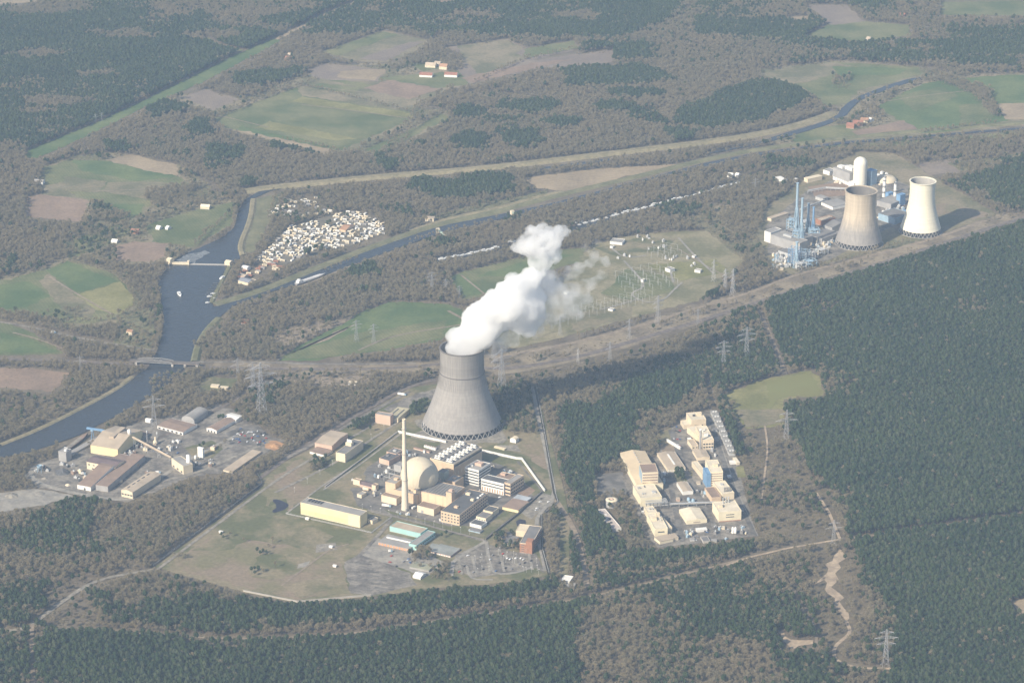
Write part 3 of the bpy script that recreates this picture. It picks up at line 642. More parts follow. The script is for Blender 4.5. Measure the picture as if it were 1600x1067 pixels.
C_dark = mat('stained_concrete', (.17, .155, .14), var=.15, scale=.05)
C_col = mat('column_concrete', (.44, .42, .40), var=.1, scale=.1)
C_base = mat('concrete_plinth', (.38, .36, .33), var=.12, scale=.1)

def frame(A, Fp, C):
    a, f, c = P(*A).xy, P(*Fp).xy, P(*C).xy
    u = f - a; L = u.length; u.normalize(); n = Vector((-u.y, u.x))
    W = abs((c - f).dot(n))
    ctr = (a + f) / 2 + n * W / 2
    return ctr, math.atan2(u.y, u.x), L, W
def clear_rect(ctr, rz, L, W, m=2.5):
    c, s = math.cos(rz), math.sin(rz)
    paint_w([(ctr.x + x * c - y * s, ctr.y + x * s + y * c) for x, y in
             ((-L / 2 - m, -W / 2 - m), (L / 2 + m, -W / 2 - m), (L / 2 + m, W / 2 + m), (-L / 2 - m, W / 2 + m))], 0)
def put_windows(t, L, W, h, face, rows, cols, z0, z1, wf=.6, hf=.5, m=None, name='window', zb=0.0):
    m = m or W_dark
    span = L if face in 'fb' else W
    cw, ch = span / cols, (z1 - z0) * h / rows
    w, hh = cw * wf, ch * hf
    b = MB(); b.box(-w / 2, -.14, -hh / 2, w / 2, .10, hh / 2, 0)
    b.box(-w / 2 - .12, -.22, -hh / 2 - .2, w / 2 + .12, .10, -hh / 2 - .01, 1)
    me = b.mesh(name, [m, W_white])
    for r in range(rows):
        for c in range(cols):
            s = -span / 2 + (c + .5) * cw; z = zb + z0 * h + (r + .5) * ch
            if face == 'f': link(name, me, t, (s, -W / 2, z))
            elif face == 'b': link(name, me, t, (s, W / 2, z), math.pi)
            elif face == 'r': link(name, me, t, (L / 2, s, z), math.pi / 2)
            else: link(name, me, t, (-L / 2, s, z), -math.pi / 2)
def put_roof(t, L, W, h, style, roof, wall, rise=.16, parapet=None):
    b = MB(); o = .35
    if style == 'flat':
        b.box(-L / 2 + .3, -W / 2 + .3, h - .1, L / 2 - .3, W / 2 - .3, h + .25)
        link('roof', b.mesh('roof', [roof]), t)
        p = MB(); k = .45; z1 = h + .8
        p.box(-L / 2 - .08, -W / 2 - .08, h - .25, L / 2 + .08, -W / 2 + k, z1)
        p.box(-L / 2 - .08, W / 2 - k, h - .25, L / 2 + .08, W / 2 + .08, z1)
        p.box(-L / 2 - .08, -W / 2 + k, h - .25, -L / 2 + k, W / 2 - k, z1)
        p.box(L / 2 - k, -W / 2 + k, h - .25, L / 2 + .08, W / 2 - k, z1)
        link('parapet', p.mesh('parapet', [parapet or wall]), t)
        return
    if style == 'slab':
        b.box(-L / 2 - o, -W / 2 - o, h - .05, L / 2 + o, W / 2 + o, h + .45)
    elif style in ('gx', 'gy'):
        n = 2
        if style == 'gx': pr = [(-W / 2 - o, -.1), (0, W * rise), (W / 2 + o, -.1)]; S = L
        else: pr = [(-L / 2 - o, -.1), (0, L * rise), (L / 2 + o, -.1)]; S = W
        vs = []
        for e in (-S / 2 - o * .6, S / 2 + o * .6):
            for q, z in pr: vs.append((e, q, h + z) if style == 'gx' else (q, e, h + z))
        b.add(vs, [(0, 1, 4, 3), (1, 2, 5, 4), (2, 0, 3, 5)], 0)
        b.add(vs, [(0, 2, 1), (3, 4, 5)], 1)
    elif style == 'barrel':
        K = 8; vs = []
        for e in (-W / 2 - o, W / 2 + o):
            for k in range(K + 1):
                a = math.pi * k / K; vs.append((-math.cos(a) * (L / 2 + .1), e, h - .1 + math.sin(a) * L * .28))
        fs = [(k, k + 1, K + 2 + k, K + 1 + k) for k in range(K)]
        b.add(vs, fs, 0, True); b.add(vs, [tuple(range(K + 1)), tuple(range(K + 1, 2 * K + 2))[::-1]], 1)
    elif style == 'lean':
        vs = [(-L / 2 - o, -W / 2 - o, h), (L / 2 + o, -W / 2 - o, h), (L / 2 + o, W / 2 + o, h + W * rise), (-L / 2 - o, W / 2 + o, h + W * rise),
              (-L / 2 - o, -W / 2 - o, h - .3), (L / 2 + o, -W / 2 - o, h - .3), (L / 2 + o, W / 2 + o, h - .3), (-L / 2 - o, W / 2 + o, h - .3)]
        b.add(vs, [(0, 1, 2, 3), (0, 4, 5, 1), (1, 5, 6, 2), (2, 6, 7, 3), (3, 7, 4, 0), (4, 7, 6, 5)], 0)
    link('roof', b.mesh('roof', [roof, wall]), t)
_ext_mesh = {}
def put_ext(t, L, W, h, items):
    for it in items:
        name, fx, fy, sx, sy, sz, m = it
        key = (name, round(sx, 2), round(sy, 2), round(sz, 2), m.name)
        if key not in _ext_mesh:
            b = MB()
            if name in ('vent', 'exhaust_stack'):
                b.lathe([(sx * .5, 0), (sx * .5, sz * .8), (sx * .62, sz * .85), (sx * .62, sz)], 10)
            elif name == 'tank': b.lathe([(sx * .5, 0), (sx * .5, sz * .9), (sx * .2, sz)], 14)
            else:
                b.box(-sx / 2, -sy / 2, 0, sx / 2, sy / 2, sz * .9); b.box(-sx / 2 + .25, -sy / 2 + .25, sz * .9 - .02, sx / 2 - .25, sy / 2 - .25, sz)
            _ext_mesh[key] = b.mesh(name, [m])
        link(name, _ext_mesh[key], t, ((fx - .5) * L, (fy - .5) * W, h + .2))
def building(name, label, cat, A, Fp, C, hp, wall, roof, style='flat', win=(), ext=(), rise=.16, group=None, z0=0.0, parapet=None, doors=(), h=None, wmin=0):
    ctr, rz, L, W = frame(A, Fp, C); W = max(W, wmin)
    if h is None: h = up_m(*Fp, hp)
    t = thing(name, label, cat, (ctr.x, ctr.y, z0), rz, group)
    b = MB(); b.box(-L / 2, -W / 2, -.5, L / 2, W / 2, h)
    p = MB(); p.box(-L / 2 - .12, -W / 2 - .12, -.5, L / 2 + .12, W / 2 + .12, .9)
    link('wall', b.mesh('wall', [wall]), t); link('plinth', p.mesh('plinth', [C_base]), t)
    put_roof(t, L, W, h, style, roof, wall, rise, parapet)
    for w in win: put_windows(t, L, W, h, *w)
    if doors:
        for (face, f, dw, dh, m) in doors:
            d = MB(); d.box(-dw / 2, -.18, 0, dw / 2, .1, dh); d.box(-dw / 2 - .2, -.26, dh, dw / 2 + .2, .1, dh + .25)
            me = d.mesh('door', [m])
            if face == 'f': link('door', me, t, ((f - .5) * L, -W / 2, .05))
            else: link('door', me, t, (L / 2, (f - .5) * W, .05), math.pi / 2)
    put_ext(t, L, W, h + (0 if style in ('flat', 'slab', 'lean') else (L if style == 'gy' else W) * rise * .5 if style != 'barrel' else L * .25), ext)
    clear_rect(ctr, rz, L, W)
    t['_d'] = [L, W, h]
    return t
def dims(t): return list(t['_d'])

# ------------------------------------------------------------------ cooling towers
def cooling_tower(name, label, cpx, base_r_px, rim_px, rim_r_px, shell_m, basin_m, wall, dark_band=None, throat=.72, ncol=36, thr_r=None, inner=None, inlet=.068):
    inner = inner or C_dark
    c = P(*cpx); s = mpp(*cpx)
    H = P_at(rim_px[0], rim_px[1], c.y).z
    Rb, Rt = base_r_px * s, rim_r_px * s * .985
    rt = Rt * (thr_r or .965)
    h0 = H * inlet
    t = thing(name, label, 'cooling tower', (c.x, c.y, 0))
    zt = h0 + (H - h0) * throat
    bb = (zt - h0) / math.sqrt((Rb / rt) ** 2 - 1)
    bt = (H - zt) / math.sqrt(max((Rt / rt) ** 2 - 1, 1e-4))
    def rad(z):
        return rt * math.sqrt(1 + ((z - zt) / (bb if z < zt else bt)) ** 2)
    zs = [h0 + (H - h0) * k / 36 for k in range(37)]
    sh = MB(); sh.lathe([(rad(z), z) for z in zs], 96, cap=False)
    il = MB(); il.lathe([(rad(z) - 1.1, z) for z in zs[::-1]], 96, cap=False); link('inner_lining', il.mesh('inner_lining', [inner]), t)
    sh.lathe([(rad(h0) - 1.1, h0), (rad(h0), h0)], 96, cap=False, smooth=False)
    link('shell', sh.mesh('shell', [wall]), t)
    rm = MB(); r = rad(H)
    rm.lathe([(r + .5, H - 1.2), (r + .9, H - .2), (r + .9, H + .5), (r - 1.5, H + .5), (r - 1.5, H - 1.2)], 96, cap=False, smooth=False)
    link('rim', rm.mesh('rim', [C_dark if dark_band else wall]), t)
    if dark_band:
        z = H * dark_band; rr = rad(z); w = MB()
        w.lathe([(rr + .02, z - 1.1), (rr + 1.3, z - .9), (rr + 1.3, z + .2), (rr + .02, z + .2)], 96, cap=False, smooth=False)
        link('walkway', w.mesh('walkway', [C_dark]), t)
        rb = MB()
        for k in range(72):
            a = math.tau * k / 72
            pts = [(math.cos(a) * (rad(zz) + .05), math.sin(a) * (rad(zz) + .05), zz) for zz in (H * dark_band - 22, H * dark_band, H * .86, H - 1.5)]
            for p, q in zip(pts, pts[1:]): rb.bar(p, q, .42, n=3)
        link('wind_rib', rb.mesh('wind_rib', [wall]), t)['kind'] = 'stuff'
    cb = MB(); a = math.tau / ncol / 2; rg, rs = rad(h0) * 1.012, rad(h0) - .5
    cb.bar((rg, 0, 0), (rs * math.cos(a), rs * math.sin(a), h0 + .3), .62, n=4)
    cb.bar((rg, 0, 0), (rs * math.cos(a), -rs * math.sin(a), h0 + .3), .62, n=4)
    cm = cb.mesh('column', [C_col])
    for k in range(ncol): link('column', cm, t, (0, 0, 0), math.tau * (k + .5) / ncol)
    bs = MB(); bs.lathe([(rg + 2.2, -.3), (rg + 2.2, 1.0), (rg + 1.4, 1.0), (rg + 1.4, .5)], 72, smooth=False, cap=False)
    bw = MB(); bw.lathe([(rg + 1.4, .5), (.1, .5)], 72, smooth=False, cap=False); link('basin_water', bw.mesh('basin_water', [mat('dark_basin_water', (.03, .034, .036), rough=.4, var=.2)]), t)
    link('basin', bs.mesh('basin', [C_base]), t)
    fl = MB(); fl.lathe([(rs - 3, h0 + 4), (.1, h0 + 4)], 48, smooth=False, cap=False)
    fl.lathe([(rs - 3, .8), (rs - 3, h0 + 3.9)], 48, cap=False)
    link('fill_pack', fl.mesh('fill_pack', [mat('dark_fill_pack', (.03, .03, .032), var=.2)]), t)  # near-black so the inlet behind the columns reads as a dark band
    paint_w([(c.x + (rg + 8) * math.cos(q * .2), c.y + (rg + 8) * math.sin(q * .2)) for q in range(32)], 0)
    return t, H, Rt
def shell_mat(name, c1, c2, stain, z0, z1):
    """concrete of a tower: pours in lifts, streaks down from the rim, a second tone in the lower zone"""
    m = mat(name, c1, var=.05, scale=.02); nt = m.node_tree; N, L = nt.nodes, nt.links; b = N['Principled BSDF']
    src = b.inputs['Base Color'].links[0].from_socket
    geo = N.new('ShaderNodeNewGeometry'); sx = N.new('ShaderNodeSeparateXYZ'); L.new(geo.outputs['Position'], sx.inputs[0])
    mp = N.new('ShaderNodeMapping'); mp.inputs['Scale'].default_value = (.30, .30, .012); L.new(geo.outputs['Position'], mp.inputs[0])
    nz = N.new('ShaderNodeTexNoise'); nz.inputs['Scale'].default_value = 1; nz.inputs['Detail'].default_value = 4; L.new(mp.outputs[0], nz.inputs['Vector'])
    lift = N.new('ShaderNodeMapping'); lift.inputs['Scale'].default_value = (.01, .01, .5); L.new(geo.outputs['Position'], lift.inputs[0])
    n2 = N.new('ShaderNodeTexNoise'); n2.inputs['Scale'].default_value = 1; n2.inputs['Detail'].default_value = 2; L.new(lift.outputs[0], n2.inputs['Vector'])
    mr = N.new('ShaderNodeMapRange'); mr.inputs[1].default_value = z0; mr.inputs[2].default_value = z1; mr.interpolation_type = 'SMOOTHSTEP'
    n3 = N.new('ShaderNodeMath'); n3.operation = 'MULTIPLY_ADD'; n3.inputs[1].default_value = 22; L.new(nz.outputs[0], n3.inputs[0]); L.new(sx.outputs[2], n3.inputs[2])
    L.new(n3.outputs[0], mr.inputs[0])
    mx = N.new('ShaderNodeMix'); mx.data_type = 'RGBA'; mx.inputs[6].default_value = (*c2, 1); L.new(mr.outputs[0], mx.inputs[0]); L.new(src, mx.inputs[7])
    prev = mx.outputs[2]
    for nn, amt in ((nz, stain), (n2, .07)):
        q = N.new('ShaderNodeMapRange'); q.inputs[1].default_value = .3; q.inputs[2].default_value = .7; q.inputs[3].default_value = 1 - amt; q.inputs[4].default_value = 1 + amt * .5
        L.new(nn.outputs[0], q.inputs[0])
        k = N.new('ShaderNodeMix'); k.data_type = 'RGBA'; k.blend_type = 'MULTIPLY'; k.inputs[0].default_value = 1
        L.new(prev, k.inputs[6]); L.new(q.outputs[0], k.inputs[7]); prev = k.outputs[2]
    L.new(prev, b.inputs['Base Color']); return m
kke, KH, KR = cooling_tower('cooling_tower', 'huge grey concrete cooling tower with white steam pouring from its rim', (722.5, 664), 61, (725.3, 543), 35.2, 0, 0,
    shell_mat('grey_shell', (.305, .285, .265), (.29, .272, .256), .14, 20, 60), dark_band=.70, throat=.80, ncol=40)
cooling_tower('cooling_tower', 'brown stained cooling tower with a dark rim beside the blue stacks', (1342, 380), 36, (1345.5, 298), 25.2, 0, 0,
    shell_mat('stained_sunlit_shell', (.54, .455, .345), (.30, .28, .26), .16, 34, 74), throat=.74, ncol=34, inlet=.088)  # upper beige has the sunlit look painted in, above a grey lower zone
cooling_tower('cooling_tower', 'clean cream white cooling tower at the right end of the gas plant', (1438, 362), 31.5, (1442.5, 283), 20.6, 0, 0,
    shell_mat('cream_shell', (.80, .745, .59), (.75, .69, .55), .05, 0, 30), throat=.76, ncol=30, inner=C_base, inlet=.092)
# ------------------------------------------------------------------ the nuclear plant
t = building('storage_hall', 'long pale yellow storage hall on the grass in front of the chimney', 'storage hall', (470, 803.5), (563, 825), (574.5, 817), 18.5, W_yellow, R_lgrey, 'flat',
             win=[('f', 1, 9, .06, .5, .93, .9, mat('yellow_wall_panel', (.66, .55, .31), var=.06, scale=.1), 'wall_panel')],
             ext=[('roof_opening', .08 + .05 * k, .62, 2.6, 9, 1.6, R_dark) for k in range(5)], parapet=W_cream)
L, W, h = dims(t); b = MB(); b.box(L * .30, -W / 2 - .35, .2, L * .495, -W / 2 + .1, h - 1.2)
link('gate_panel', b.mesh('gate_panel', [W_cream]), t)
building('annex', 'small cream annex at the right end of the yellow storage hall', 'building', (575, 817), (582, 819.5), (590, 814.5), 5.5, W_cream, R_grey,
         doors=[('f', .5, 2.2, 2.6, R_grey)])

# vent chimney
c = P(633, 796); H = P_at(633, 655.5, c.y).z
t = thing('chimney', 'tall slim concrete vent chimney standing in front of the reactor dome', 'chimney', (c.x, c.y, 0))
b = MB(); b.lathe([(5.7, 0), (5.3, 6), (4.6, H * .22), (3.5, H * .5), (2.7, H * .8), (2.4, H)], 32)
link('shaft', b.mesh('shaft', [mat('pale_concrete', (.66, .58, .46), var=.06, scale=.04)]), t)
b = MB()
for f in (.33, .62, .9):
    r = 4.3 - f * 1.9; b.lathe([(r, H * f - .2), (r + 1.1, H * f - .2), (r + 1.1, H * f + .9), (r + .95, H * f + .9), (r + .95, H * f), (r, H * f)], 24, cap=False, smooth=False)
link('gallery', b.mesh('gallery', [C_conc]), t)['kind'] = 'stuff'
b = MB(); b.lathe([(2.45, H - .6), (2.8, H - .5), (2.8, H + 1.2), (1.9, H + 1.2), (1.9, H - 6)], 24, cap=False); link('cap', b.mesh('cap', [W_cream]), t)
clear_rect(c.xy, 0, 14, 14)

# reactor building: sphere on a drum
g = P(656, 772); zc = P_at(656, 742.5, g.y).z; Rd = 29.2 * mpp(656, 750)
t = thing('reactor_building', 'round beige reactor dome rising between the flat plant buildings', 'reactor dome', (g.x, g.y, 0))
b = MB(); prof = [(Rd * math.cos(math.radians(a)), zc + Rd * math.sin(math.radians(a))) for a in range(-40, 91, 5)]
prof[-1] = (.05, zc + Rd); b.lathe(prof, 64)
dome_m = mat('dome_concrete', (.66, .58, .44), var=.06, scale=.03, col2=(.60, .52, .385))
link('dome', b.mesh('dome', [dome_m]), t)
b = MB(); b.lathe([(Rd * .9, 0), (Rd * .9, zc - Rd * .4)], 48); link('drum', b.mesh('drum', [W_beige]), t)
b = MB()
for k in range(10):
    a = math.tau * k / 10
    pts = [(Rd * 1.001 * math.cos(q) * math.cos(a), Rd * 1.001 * math.cos(q) * math.sin(a), zc + Rd * 1.001 * math.sin(q)) for q in [math.radians(x) for x in range(-20, 86, 7)]]
    for p, q in zip(pts, pts[1:]): b.bar(p, q, .28, n=3)
link('dome_seam', b.mesh('dome_seam', [dome_m]), t)['kind'] = 'stuff'
clear_rect(g.xy, 0, 60, 60)

t = building('auxiliary_building', 'beige block with a ribbed grey roof right in front of the dome', 'plant building', (646, 785), (704, 798), (725, 781), 20, W_beige, R_grey, 'flat',
         win=[('f', 1, 5, 0.0, .97, .86, .96, mat('beige_wall_panel', (.68, .53, .36), var=.05, scale=.1), 'wall_panel')])
L, W, h = dims(t); b = MB()
b.box(-.5, -W * .4, 0, .5, W * .4, .7); rib = b.mesh('roof_rib', [R_lgrey])
for k in range(12): link('roof_rib', rib, t, (-L * .44 + L * .88 * k / 11, 0, h + .25))
building('stair_tower', 'tall orange beige pier block at the right end of the ribbed roof', 'plant building', (697, 797), (705.8, 799), (711, 795), 28, W_beige, R_lgrey, ext=[('roof_unit', .5, .7, 6, 5, 3, W_pink)])
building('loading_hall', 'low cream loading hall at the foot of the ribbed roof block', 'plant building', (652, 800), (678, 806.5), (687, 799), 10, W_cream, R_brown,
         doors=[('f', .3, 4, 5, W_grey)])
building('auxiliary_building', 'tall beige block left of the chimney with a step below it', 'plant building', (602.5, 776), (618, 779.5), (632, 768), 23, W_beige, R_lgrey,
         ext=[('roof_unit', .6, .5, 6, 5, 3, W_beige)])
building('auxiliary_building', 'low orange beige block at the left foot of the chimney', 'plant building', (596, 784), (619.5, 790), (625, 785), 10.5, W_orange, R_brown)
building('reactor_podium', 'grey roofed podium wrapped round the foot of the dome behind the chimney', 'plant building', (615, 780), (652, 789), (690, 763), 15, W_beige, R_lgrey, ext=[('roof_unit', .25, .2, 5, 4, 2, W_pink), ('roof_unit', .5, .12, 6, 3, 2, R_grey), ('roof_unit', .1, .5, 4, 4, 3, W_steel)])
building('steam_valve_house', 'pale green grey valve house against the right side of the dome', 'plant building', (684, 757), (694, 759.5), (700, 754), 20, mat('pale_green_panel', (.44, .46, .38), var=.08), R_grey)
building('plant_block', 'small beige block between the dome and the white stepped office', 'plant building', (696, 764), (711, 768), (722, 759), 14, W_beige, R_lgrey, ext=[('roof_unit', .5, .5, 5, 4, 2, W_beige)])

t = building('turbine_hall', 'big turbine hall behind the dome with rows of white roof vents', 'turbine hall', (672, 742), (709, 752), (746, 723), 26, W_beige, R_grey, 'flat',
         win=[('r', 1, 1, .80, .93, .98, .9, W_dark, 'overhang_shade'), ('r', 1, 9, .1, .7, .25, .3, W_cream, 'window')], parapet=W_cream)  # dark strip on the right wall stands for shade under the overhang
L, W, h = dims(t); b = MB()
b.lathe([(1.9, 0), (1.9, 2.6), (2.5, 2.8), (2.5, 4.2), (.3, 4.8)], 12, cx=-2.6); b.lathe([(1.9, 0), (1.9, 2.6), (2.5, 2.8), (2.5, 4.2), (.3, 4.8)], 12, cx=2.6)
b.box(-5.4, -2.4, 0, 5.4, 2.4, 1.1); vm = b.mesh('roof_vent', [W_white])
for r_ in (-.26, .24):
    for k in range(7): link('roof_vent', vm, t, (r_ * L, W * (-.42 + .84 * k / 6), h + .25))
b = MB(); b.box(-.4, -W * .45, 0, .4, W * .45, 1.6); link('roof_duct', b.mesh('roof_duct', [R_lgrey]), t, (0, 0, h + .25))

band = lambda f, n, z0=.06, z1=.95: (f, n, 1, z0, z1, .96, .42, W_dark, 'window_band')
building('office_tower', 'tall white stepped office block with five window bands beside the turbine hall', 'office block', (727, 755), (748, 760.5), (762, 748), 25, W_white, R_lgrey,
         win=[band('f', 5), band('r', 5)], ext=[('penthouse', .55, .6, 12, 9, 4, W_pink), ('roof_unit', .25, .3, 4, 3, 2, W_white)])
building('office_building', 'white office with an arcade of tall slots along its ground floor', 'office block', (752, 766), (787, 774.5), (797, 768), 18, W_white, R_dark,
         win=[('f', 1, 9, .03, .40, .42, .9, mat('arcade_recess', (.40, .24, .15)), 'arcade_slot'), band('f', 1, .44, .66), band('f', 1, .70, .9)])
building('office_building', 'beige grey office wing adjoining the white arcade office', 'office block', (788, 773), (797.5, 775.5), (815, 761), 19, W_beige, R_lgrey,
         win=[band('f', 3), ('r', 3, 8, .08, .92, .6, .45)])
building('office_annex', 'low cream annex behind the white arcade office', 'building', (774, 757), (795, 762), (806, 754), 12, W_cream, R_brown, ext=[('roof_unit', .3, .6, 8, 6, 3, W_pink)])
building('gate_house', 'flat brown roofed gate house with a yellow front near the wall corner', 'gate house', (785, 796.5), (810, 802), (823, 788), 5, W_yellow, R_brown, 'slab')
t = building('carport', 'flat grey blue canopy beside the brown roofed gate house', 'carport', (799, 783), (820, 788), (828, 780), 3, W_steel, mat('blue_grey_sheet', (.40, .43, .46)), 'slab')
building('office_building', 'long beige office with rows of dark windows nearest the plant road', 'office block', (689, 815.5), (718, 822), (760, 787), 17, W_beige, R_dark,
         win=[('f', 3, 6, .12, .95, .5, .42), ('r', 3, 16, .12, .95, .5, .42)],
         ext=[('roof_unit', .25, .8, 7, 5, 3, W_cream), ('roof_unit', .75, .62, 5, 4, 3, W_cream), ('roof_unit', .45, .25, 6, 5, 2.4, W_beige), ('skylight', .85, .75, 3, 3, 1.6, W_white), ('skylight', .85, .85, 3, 3, 1.6, W_white), ('skylight', .85, .92, 3, 3, 1.6, W_white)])
building('pavilion', 'beige pavilion behind its lower twin beside the long office', 'building', (755, 805), (770, 808.5), (778, 801), 8, W_cream, R_dark, win=[('f', 1, 4, .3, .8, .5, .6)])
building('pavilion', 'beige pavilion in the middle of the row beside the long office', 'building', (744, 815), (759, 818.5), (767, 810), 8, W_cream, R_grey, win=[('f', 1, 4, .3, .8, .5, .6)])
building('pavilion', 'low white and dark shed at the front of the pavilion row', 'building', (734, 822.5), (752, 827), (759, 820), 5, W_white, R_dark)
building('shed', 'low blue grey shed at the road end of the pavilion row', 'shed', (732, 830), (750, 834), (753, 830), 2.6, W_lblue, R_grey, 'slab')
# left side of the yard
building('switch_house', 'grey roofed switch house farthest back left of the dome', 'plant building', (604, 714), (619, 718), (630, 711), 8, W_pink, R_grey, ext=[('roof_unit', .5, .5, 5, 4, 2, W_steel)])
building('switch_house', 'two level grey roofed switch house in front of the farthest one', 'plant building', (592.5, 723.5), (608, 728), (626, 718), 7.5, W_pink, R_dark, ext=[('roof_unit', .3, .5, 5, 4, 2, R_grey)])
building('pump_house', 'plain grey box standing left against the dome', 'plant building', (615.5, 736), (627, 739), (633, 734), 10, W_grey, R_lgrey)
building('store', 'small orange store with a lean dark roof on the left yard', 'store', (552, 757), (562, 759.5), (565, 757), 8, W_orange, R_brown)
building('workshop', 'dark purple roofed workshop between two orange stores', 'workshop', (562, 761), (581, 766), (585, 760), 5, W_pink, R_purple, 'gx')
building('store', 'small orange store right of the purple workshop roof', 'store', (581, 766), (587, 767.5), (590, 764), 8, W_orange, R_brown)
building('kiosk', 'pale grey kiosk on the left yard in front of the lying tank', 'kiosk', (558, 777), (565, 779), (571, 774), 5, W_cream, R_lgrey)
c = P(572, 766.5); t = thing('storage_tank', 'lying orange storage tank in front of the purple workshop', 'tank', (c.x, c.y, 0), -.5)
b = MB(); b.lathe([(.3, -5.4), (2, -5), (2.4, -4.4), (2.4, 4.4), (2, 5), (.3, 5.4)], 18)
link('vessel', b.mesh('vessel', [W_orange]), t, (0, 0, 3.0)).rotation_euler = (0, math.pi / 2, 0)
b = MB()
for x in (-3, 3): b.box(x - .4, -1.8, 0, x + .4, 1.8, 1.5)
link('saddle', b.mesh('saddle', [C_base]), t)
# steel frame beside the reactor
A, Fp, C = (600, 752), (618, 757), (624, 752); ctr, rz, L, W = frame(A, Fp, C); h = up_m(600, 752, 16)
t = thing('pipe_rack', 'open grey steel frame standing left of the dome', 'steel frame', (ctr.x, ctr.y, 0), rz)
b = MB(); pb = MB(); pb.bar((0, 0, 0), (0, 0, h), .5); pm = pb.mesh('post', [W_steel])
for x in (-L / 2, 0, L / 2):
    for y in (-W / 2, W / 2): link('post', pm, t, (x, y, 0))
for z in (h * .5, h - .3):
    for y in (-W / 2, W / 2): b.bar((-L / 2, y, z), (L / 2, y, z), .45)
    for x in (-L / 2, 0, L / 2): b.bar((x, -W / 2, z), (x, W / 2, z), .45)
link('beam', b.mesh('beam', [W_steel]), t)
# row of transformers and a low gallery behind the dome
for k in range(5):
    c = P(665 + 3.7 * k, 699 + 1.0 * k); t = thing('transformer', 'white transformer in the short row behind the dome', 'transformer', (c.x, c.y, 0), -.46, 'transformers behind the dome')
    b = MB(); b.box(-1.6, -2.2, .3, 1.6, 2.2, 4); b.box(-2.1, -1.6, .8, -1.62, 1.6, 3.4); b.box(1.62, -1.6, .8, 2.1, 1.6, 3.4); link('tank', b.mesh('tank', [W_white]), t)
    b = MB()
    for y in (-1.2, 0, 1.2): b.lathe([(.3, 4), (.2, 5.4)], 6, cy=y)
    link('bushing', b.mesh('bushing', [W_brick]), t)
building('gallery', 'long narrow brown pipe gallery lying behind the dome', 'pipe gallery', (646, 702), (671, 708.5), (673, 707), 2.6, W_pink, R_brown, 'slab', wmin=3.5)

# three buildings on the left outside the inner wall
building('pump_station', 'tan roofed hall with a pink wall left of the inner wall corner', 'pump house', (492, 701), (519, 706), (547.5, 687), 9.5, W_pink, R_tan, 'gx', rise=.04)
building('annex', 'low white fronted annex before the tan roofed hall', 'building', (484, 709), (508, 715), (518, 707), 4, W_white, R_brown, 'slab')
t = building('water_works', 'grey water treatment hall with a bright cream end wall', 'water works', (525, 720), (539.5, 723), (570, 702.5), 13, W_cream, R_grey, 'flat')
L, W, h = dims(t); b = MB(); b.box(-5, -4, 0, 5, 4, 5); link('roof_unit', b.mesh('roof_unit', [W_cream]), t, (-L * .2, W * .1, h + .2))
b = MB(); b.lathe([(1.3, 0), (1.3, 4), (.2, 4.4)], 12); tm = b.mesh('roof_tank', [W_white])
for k in range(3): link('roof_tank', tm, t, (-L * .2 - 3 + 3 * k, W * .1, h + 5.2))
building('cooling_water_house', 'pink windowless block in front of a yellowish flat basin roof', 'pump house', (586.5, 661), (610, 665), (616, 661), 14, W_pink, R_lgrey)
t = building('inlet_basin', 'yellowish flat roof with dark slots behind the pink block', 'basin', (604, 658), (622, 661), (642, 646), 7, W_cream, mat('yellow_grey_roof', (.42, .38, .26)), 'slab')
L, W, h = dims(t); b = MB(); b.box(-.9, -W * .33, 0, .9, W * .33, .5); sm = b.mesh('roof_slot', [R_dark])
for x in (-.28, .22): link('roof_slot', sm, t, (x * L, 0, h + .45))

# turquoise workshop group
t = building('workshop', 'low grey roofed workshop with a row of orange doors', 'workshop', (591, 851), (640, 862), (655, 850), 4.5, W_grey, R_lgrey, 'slab',
         win=[('f', 1, 11, 0.05, .85, .62, .95, W_door, 'door')])
L, W, h = dims(t); b = MB(); b.box(-L * .42, -1, 0, L * .42, 1, 1.5); link('skylight', b.mesh('skylight', [W_white]), t, (0, W * .12, h + .4))
building('workshop', 'long turquoise hall behind the low workshop with orange doors', 'workshop', (609, 830), (657, 841.5), (668, 833), 7.5, W_teal, R_tan)
building('workshop', 'turquoise cross hall closing the right end of the workshops', 'workshop', (639, 857.5), (651, 860.5), (679, 839), 8, W_teal, R_lgrey, win=[('r', 1, 10, .45, .85, .6, .5)])
building('canteen', 'low grey green roofed canteen with a red and white front', 'canteen', (673, 864), (704, 871.5), (719, 860), 3, mat('red_white_front', (.58, .34, .28)), mat('green_grey_roof', (.27, .28, .26)), 'slab', win=[('f', 1, 8, .2, .9, .7, .6, W_white, 'window')])
building('canteen_wing', 'small grey wing behind the grey green canteen roof', 'building', (668, 858), (682, 861), (691, 855), 3, W_grey, mat('green_grey_roof', (.27, .28, .26)), 'slab')
building('bicycle_shed', 'flat greenish roof beside the yard in front of the workshops', 'shed', (640, 888), (670, 894), (676, 886), 3, W_grey, mat('mossy_roof', (.30, .30, .22)), 'slab')
building('site_hut', 'small white roofed hut below the greenish flat roof', 'hut', (645, 903), (657, 906), (666, 899), 4, W_white, W_white, 'gx')
